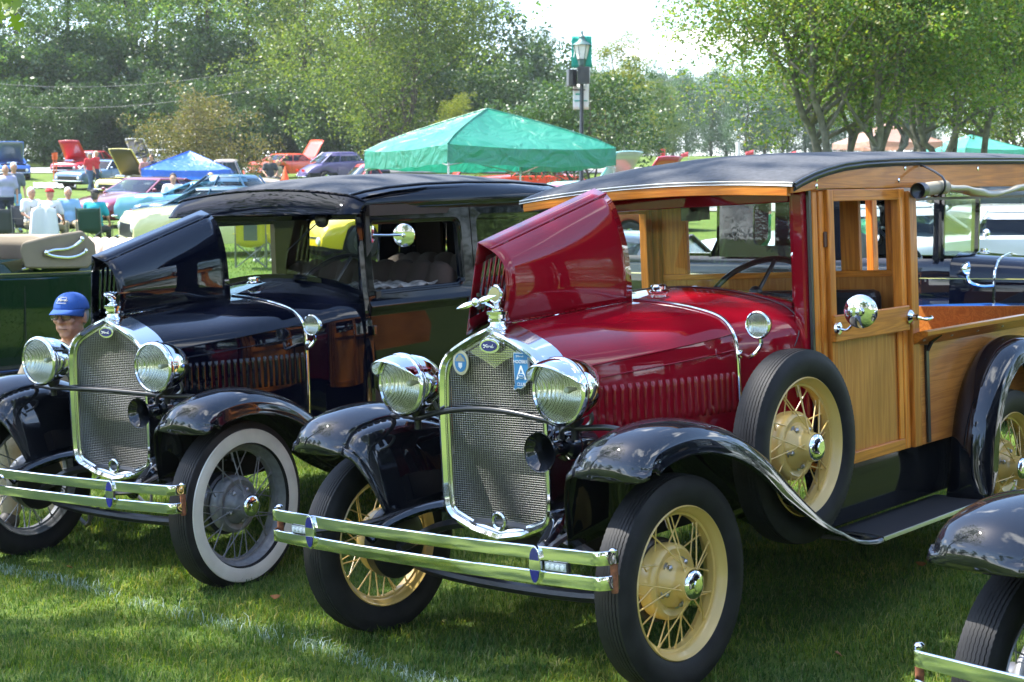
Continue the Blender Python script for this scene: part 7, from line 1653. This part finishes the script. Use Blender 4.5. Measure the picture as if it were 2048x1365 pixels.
TAN = mat('tan_leather', (.55, .43, .33), .55, vary=(6, .1)); TANC = mat('tan_top_cloth', (.22, .18, .125), .85, bump=(200, .3, .002), vary=(4, .12))
for x, zt in ((.12, 1.33), (1.75, 1.30)):
    pleats('seat_back', TAN, tour, x, .80, zt, n=11); MB().box2((x - .55, -.58, .60), (x, .58, .80)).build('seat_cushion', TAN, tour, smooth=False, bevel=.04)
# folded top: boot-like bundle over the rear quarters
rows = []
for i in range(14):
    v = -1 + 2 * i / 13; yy = v * .78; e = abs(v) ** 6; z1 = 1.50 - .05 * e; z0 = 1.18 - .10 * e
    c_ = 1 - abs(v) ** 4; z1 = 1.385 - .02 * e - .05 * c_; z0 = 1.135 - .04 * e; f_ = .52 * c_; rows.append([(.36 + f_, yy, z0), (.31 + f_, yy, z0 + .13), (.34 + f_, yy, z1 - .085 * abs(v) ** 4 - .006 * cos(v * 9)), (.62 + f_ * .6, yy, z1 - .035 * abs(v)), (.95 + .05 * c_, yy, z1), (1.08, yy, z1 - .09), (1.10, yy, z0 + .06), (1.0, yy, z0 - .01)])
MB().grid(rows, cv=True, caps=True).build('folded_top', TANC, tour, angle=60, bevel=.02, label='folded tan cloth top')
for s in (1, -1):
    tp_ = MB().tube(catmull([(.66, s * .795, 1.36), (.98, s * .80, 1.25), (1.10, s * .80, 1.24)][::1], 8), .014, 8)
    tp_ = MB().tube(catmull([(.56, s * .80, 1.215), (.64, s * .80, 1.228), (.76, s * .80, 1.234), (.86, s * .80, 1.262), (.92, s * .80, 1.295)], 16), .012, 8).tube(catmull([(.56, s * .80, 1.20), (.64, s * .80, 1.182), (.78, s * .80, 1.172), (.88, s * .80, 1.185), (.955, s * .80, 1.212)], 16), .012, 8)
    tp_.ball((.92, s * .80, 1.30), .021, 12, 8).ball((.955, s * .80, 1.215), .020, 12, 8).ball((.555, s * .80, 1.208), .022, 12, 8); tp_.build('landau_iron', CHROME, tour)
MB().tube([(x, .66, 1.19) for x in (-2.0, 2.1)], .014, 6).build('body_rail', BLACKS, tour)
for s in (-1, 1):
    rp = [(a + .85, b) for a, b in [(.35, .32), (.42, .50), (.52, .68), (.68, .80), (.88, .86), (1.08, .85), (1.25, .76), (1.36, .62), (1.42, .46)]]
    rows, _ = fender_mesh(rp, .66, .735, .86, s, drop=.08, taper=(9, 10)); fixn(MB().grid(rows).build('rear_fender', BLACKP, tour, solid=.003))
    MB().box2((-1.2, s * .62, .30), (1.25, s * .86, .325)).build('running_board', MAT_RUB, tour, smooth=False)
    MB().grid([[(x, s * .60, .47), (x, s * .63, .40), (x, s * .62, .31)] for x in (-1.9, 0, 1.9)]).build('splash_apron', BLACKP, tour)
    wire_wheel('black_t', tour, (1.77, s * .69, .36), s, enamel=BLACKS); wire_wheel('black_t', tour, (-1.75, s * .69, .36), s, enamel=BLACKS)
    front = None
# rear of the tourer stops short of the nose, which lies outside the picture; give it hood and fenders anyway
for s in (-1, 1): fixn(MB().grid([[(x, s * lerp(.66, .36, max(0, (-2.0 - x) / 1.3)) * f, z - .05 * max(0, (-2.0 - x) / 1.3)) for f, z in ((1, .5), (1, .95), (.92, 1.12), (.6, 1.18), (0, 1.20))] for x in np.linspace(-3.2, -2.0, 8)]).build('hood_half', GREENP, tour, angle=50))

# ---------------------------------------------------------------- navy phaeton behind the pickup, nose to the right
nx_, ny_ = 3.82, 12.95
nav = thing('vintage_car', 'navy vintage car standing behind the wooden pickup, its nose to the right', 'car', loc=(nx_, ny_, gz(nx_, ny_)), rz=-.52)
nav.scale = (1.08, 1.08, 1.08)
# local: nose +X, near side -Y; origin at the windscreen foot
for s in (-1, 1):
    rows = []
    for x in np.linspace(-2.6, .10, 24):
        y = .66 if x < -.2 else lerp(.66, .58, (x + .2) / .3); rows.append([(x, s * (y - .08), .45), (x, s * y, .62), (x, s * (y + .01), .90), (x, s * (y + .014), 1.10), (x, s * (y + .004), 1.135), (x, s * (y - .03), 1.17), (x, s * (y - .06), 1.165)])
    o = fixn(MB().grid(rows).build('body_side', BLACKP, nav, angle=50))
    rows = []
    for i in range(12):
        t = i / 11; x = .10 + 1.35 * t; yw = lerp(.60, .30, t ** .8); zt = lerp(1.22, 1.12, t)
        rows.append([(x, s * yw, .50), (x, s * yw, .90), (x, s * yw * .995, zt - .14), (x, s * yw * .95, zt - .08), (x, s * yw * .80, zt - .035), (x, s * yw * .5, zt - .008), (x, 0, zt)])
    fixn(MB().grid(rows).build('hood_half', NAVY, nav, angle=50))
    MB().tube(catmull([(.42, s * .542, .55), (.42, s * .542, .95), (.42, s * .535, 1.06), (.42, s * .48, 1.13), (.42, s * .36, 1.17), (.42, 0, 1.205)], 24), .011, 8).build('cowl_band', CHROME, o)
    l = MB().lathe([(-.06, .001), (-.05, .03), (-.02, .05), (0, .054)], o=(.26, s * .68, 1.10), ax=(1, 0, 0), n=24).tube(catmull([(.25, s * .68, 1.05), (.27, s * .66, 1.0), (.34, s * .60, .97), (.42, s * .55, .975)], 10), .010, 8).build('cowl_lamp', CHROME, nav)
    MB().lathe([(.0, .050), (.012, .001)], o=(.262, s * .68, 1.10), ax=(1, 0, 0), n=24).build('lens', LENS, l)
    MB().tube([(x, s * (.677 if x < -.2 else lerp(.677, .61, (x + .2) / .3)), 1.02) for x in np.linspace(-2.6, .1, 8)] + [(x, s * (lerp(.60, .30, ((x - .1) / 1.35) ** .8) + .003), 1.02) for x in np.linspace(.12, 1.4, 10)], .0035, 5).build('pinstripe', MATS['gold_stripe'], o)
    for k in range(14): MB().ball((.60 + .045 * k, s * (lerp(.60, .30, ((.5 + .045 * k) / 1.35) ** .8) + .0), .87), 1, 8, 6, sc=(.011, .008, .06)).build('louvre', NAVY, o)
    fr_, _ = fender_mesh([(-.9 + a - .0, b) for a, b in FP], .555, .695, .846, s); fr_ = [[(1.45 - (p[0] + .9) + .0, p[1], p[2]) for p in r] for r in fr_]
    fixn(MB().grid(fr_).build('front_fender', BLACKP, nav, solid=.003, angle=60)); wire_wheel('black_t', nav, (1.45, s * .70, .36), s, enamel=BLACKS); wire_wheel('black_t', nav, (-1.25, s * .70, .36), s, enamel=BLACKS)
    # door frames / windows: fixed rear quarter with curved opening
    MB().box2((-.02, s * .60, 1.16), (.02, s * .64, 1.72)).box2((-.72, s * .60, 1.16), (-.68, s * .64, 1.72)).box2((-.68, s * .60, 1.68), (.02, s * .64, 1.72)).build('window_frame', BLACKP, nav, smooth=False)
    I = rrect(-1.46, -.80, 1.26, 1.60, .06); n_ = len(I); O = rrect(-1.75, -.70, 1.165, 1.72, .02)
    fixn(MB().grid([[(a, s * .655, b) for a, b in O], [(a, s * .655, b) for a, b in I], [(a, s * .63, b) for a, b in I]], cv=True).build('rear_quarter', BLACKP, nav, angle=40)); pane(nav, s, (-1.48, -.78, 1.24, 1.62, .05), .635)
    pane(nav, s, (-.68, -.02, 1.17, 1.68, .02), .62) if s > 0 else None
fixn(MB().grid([[(x, y, z + .05 * (1 - (y / .66) ** 2)) for y in np.linspace(-.66, .66, 9)] for x, z in ((-1.80, 1.60), (-1.70, 1.71), (-.8, 1.745), (.0, 1.73), (.08, 1.70))]).build('roof_cover', FABRIC, nav, angle=50))
fixn(MB().grid([[(-1.78 - .10 * (z < 1.2), y, z) for y in (-.64, -.3, .3, .64)] for z in (1.1, 1.3, 1.62)]).build('rear_panel', BLACKP, nav))
MB().box2((.02, -.60, 1.17), (.05, -.56, 1.70)).box2((.02, .56, 1.17), (.05, .60, 1.70)).box2((.02, -.56, 1.67), (.05, .56, 1.70)).build('windscreen_frame', BLACKP, nav, smooth=False)
MB().box2((.03, -.56, 1.17), (.034, .56, 1.67)).build('pane', GLASS, nav, smooth=False)
MB().box2((-1.7, -.60, .48), (.05, .60, .52)).build('floor_pan', DARK, nav, smooth=False)
pleats('seat_back', mat('taupe_leather', (.30, .26, .19), .5), nav, -.95, .80, 1.36, n=10)
mb = MB(); c = Vector((-.36, -.30, 1.28)); ax = Vector((.62, 0, .78)).normalized(); u = Vector((0, 1, 0)); v = ax.cross(u)
mb.tube([c + (u * cos(a) + v * sin(a)) * .20 for a in np.linspace(0, 2 * pi, 40, endpoint=False)], .012, 8, closed=True).tube([c, c - ax * .6], .016, 6); mb.tube([c - u * .2, c + u * .2], .009, 5); mb.build('steering_wheel', BLACKS, nav)
MB().lathe([(0, .05), (.01, .05), (.02, .03), (.035, .03), (.04, .001)], o=(.22, 0, 1.205), n=20).build('fuel_cap', CHROME, nav)
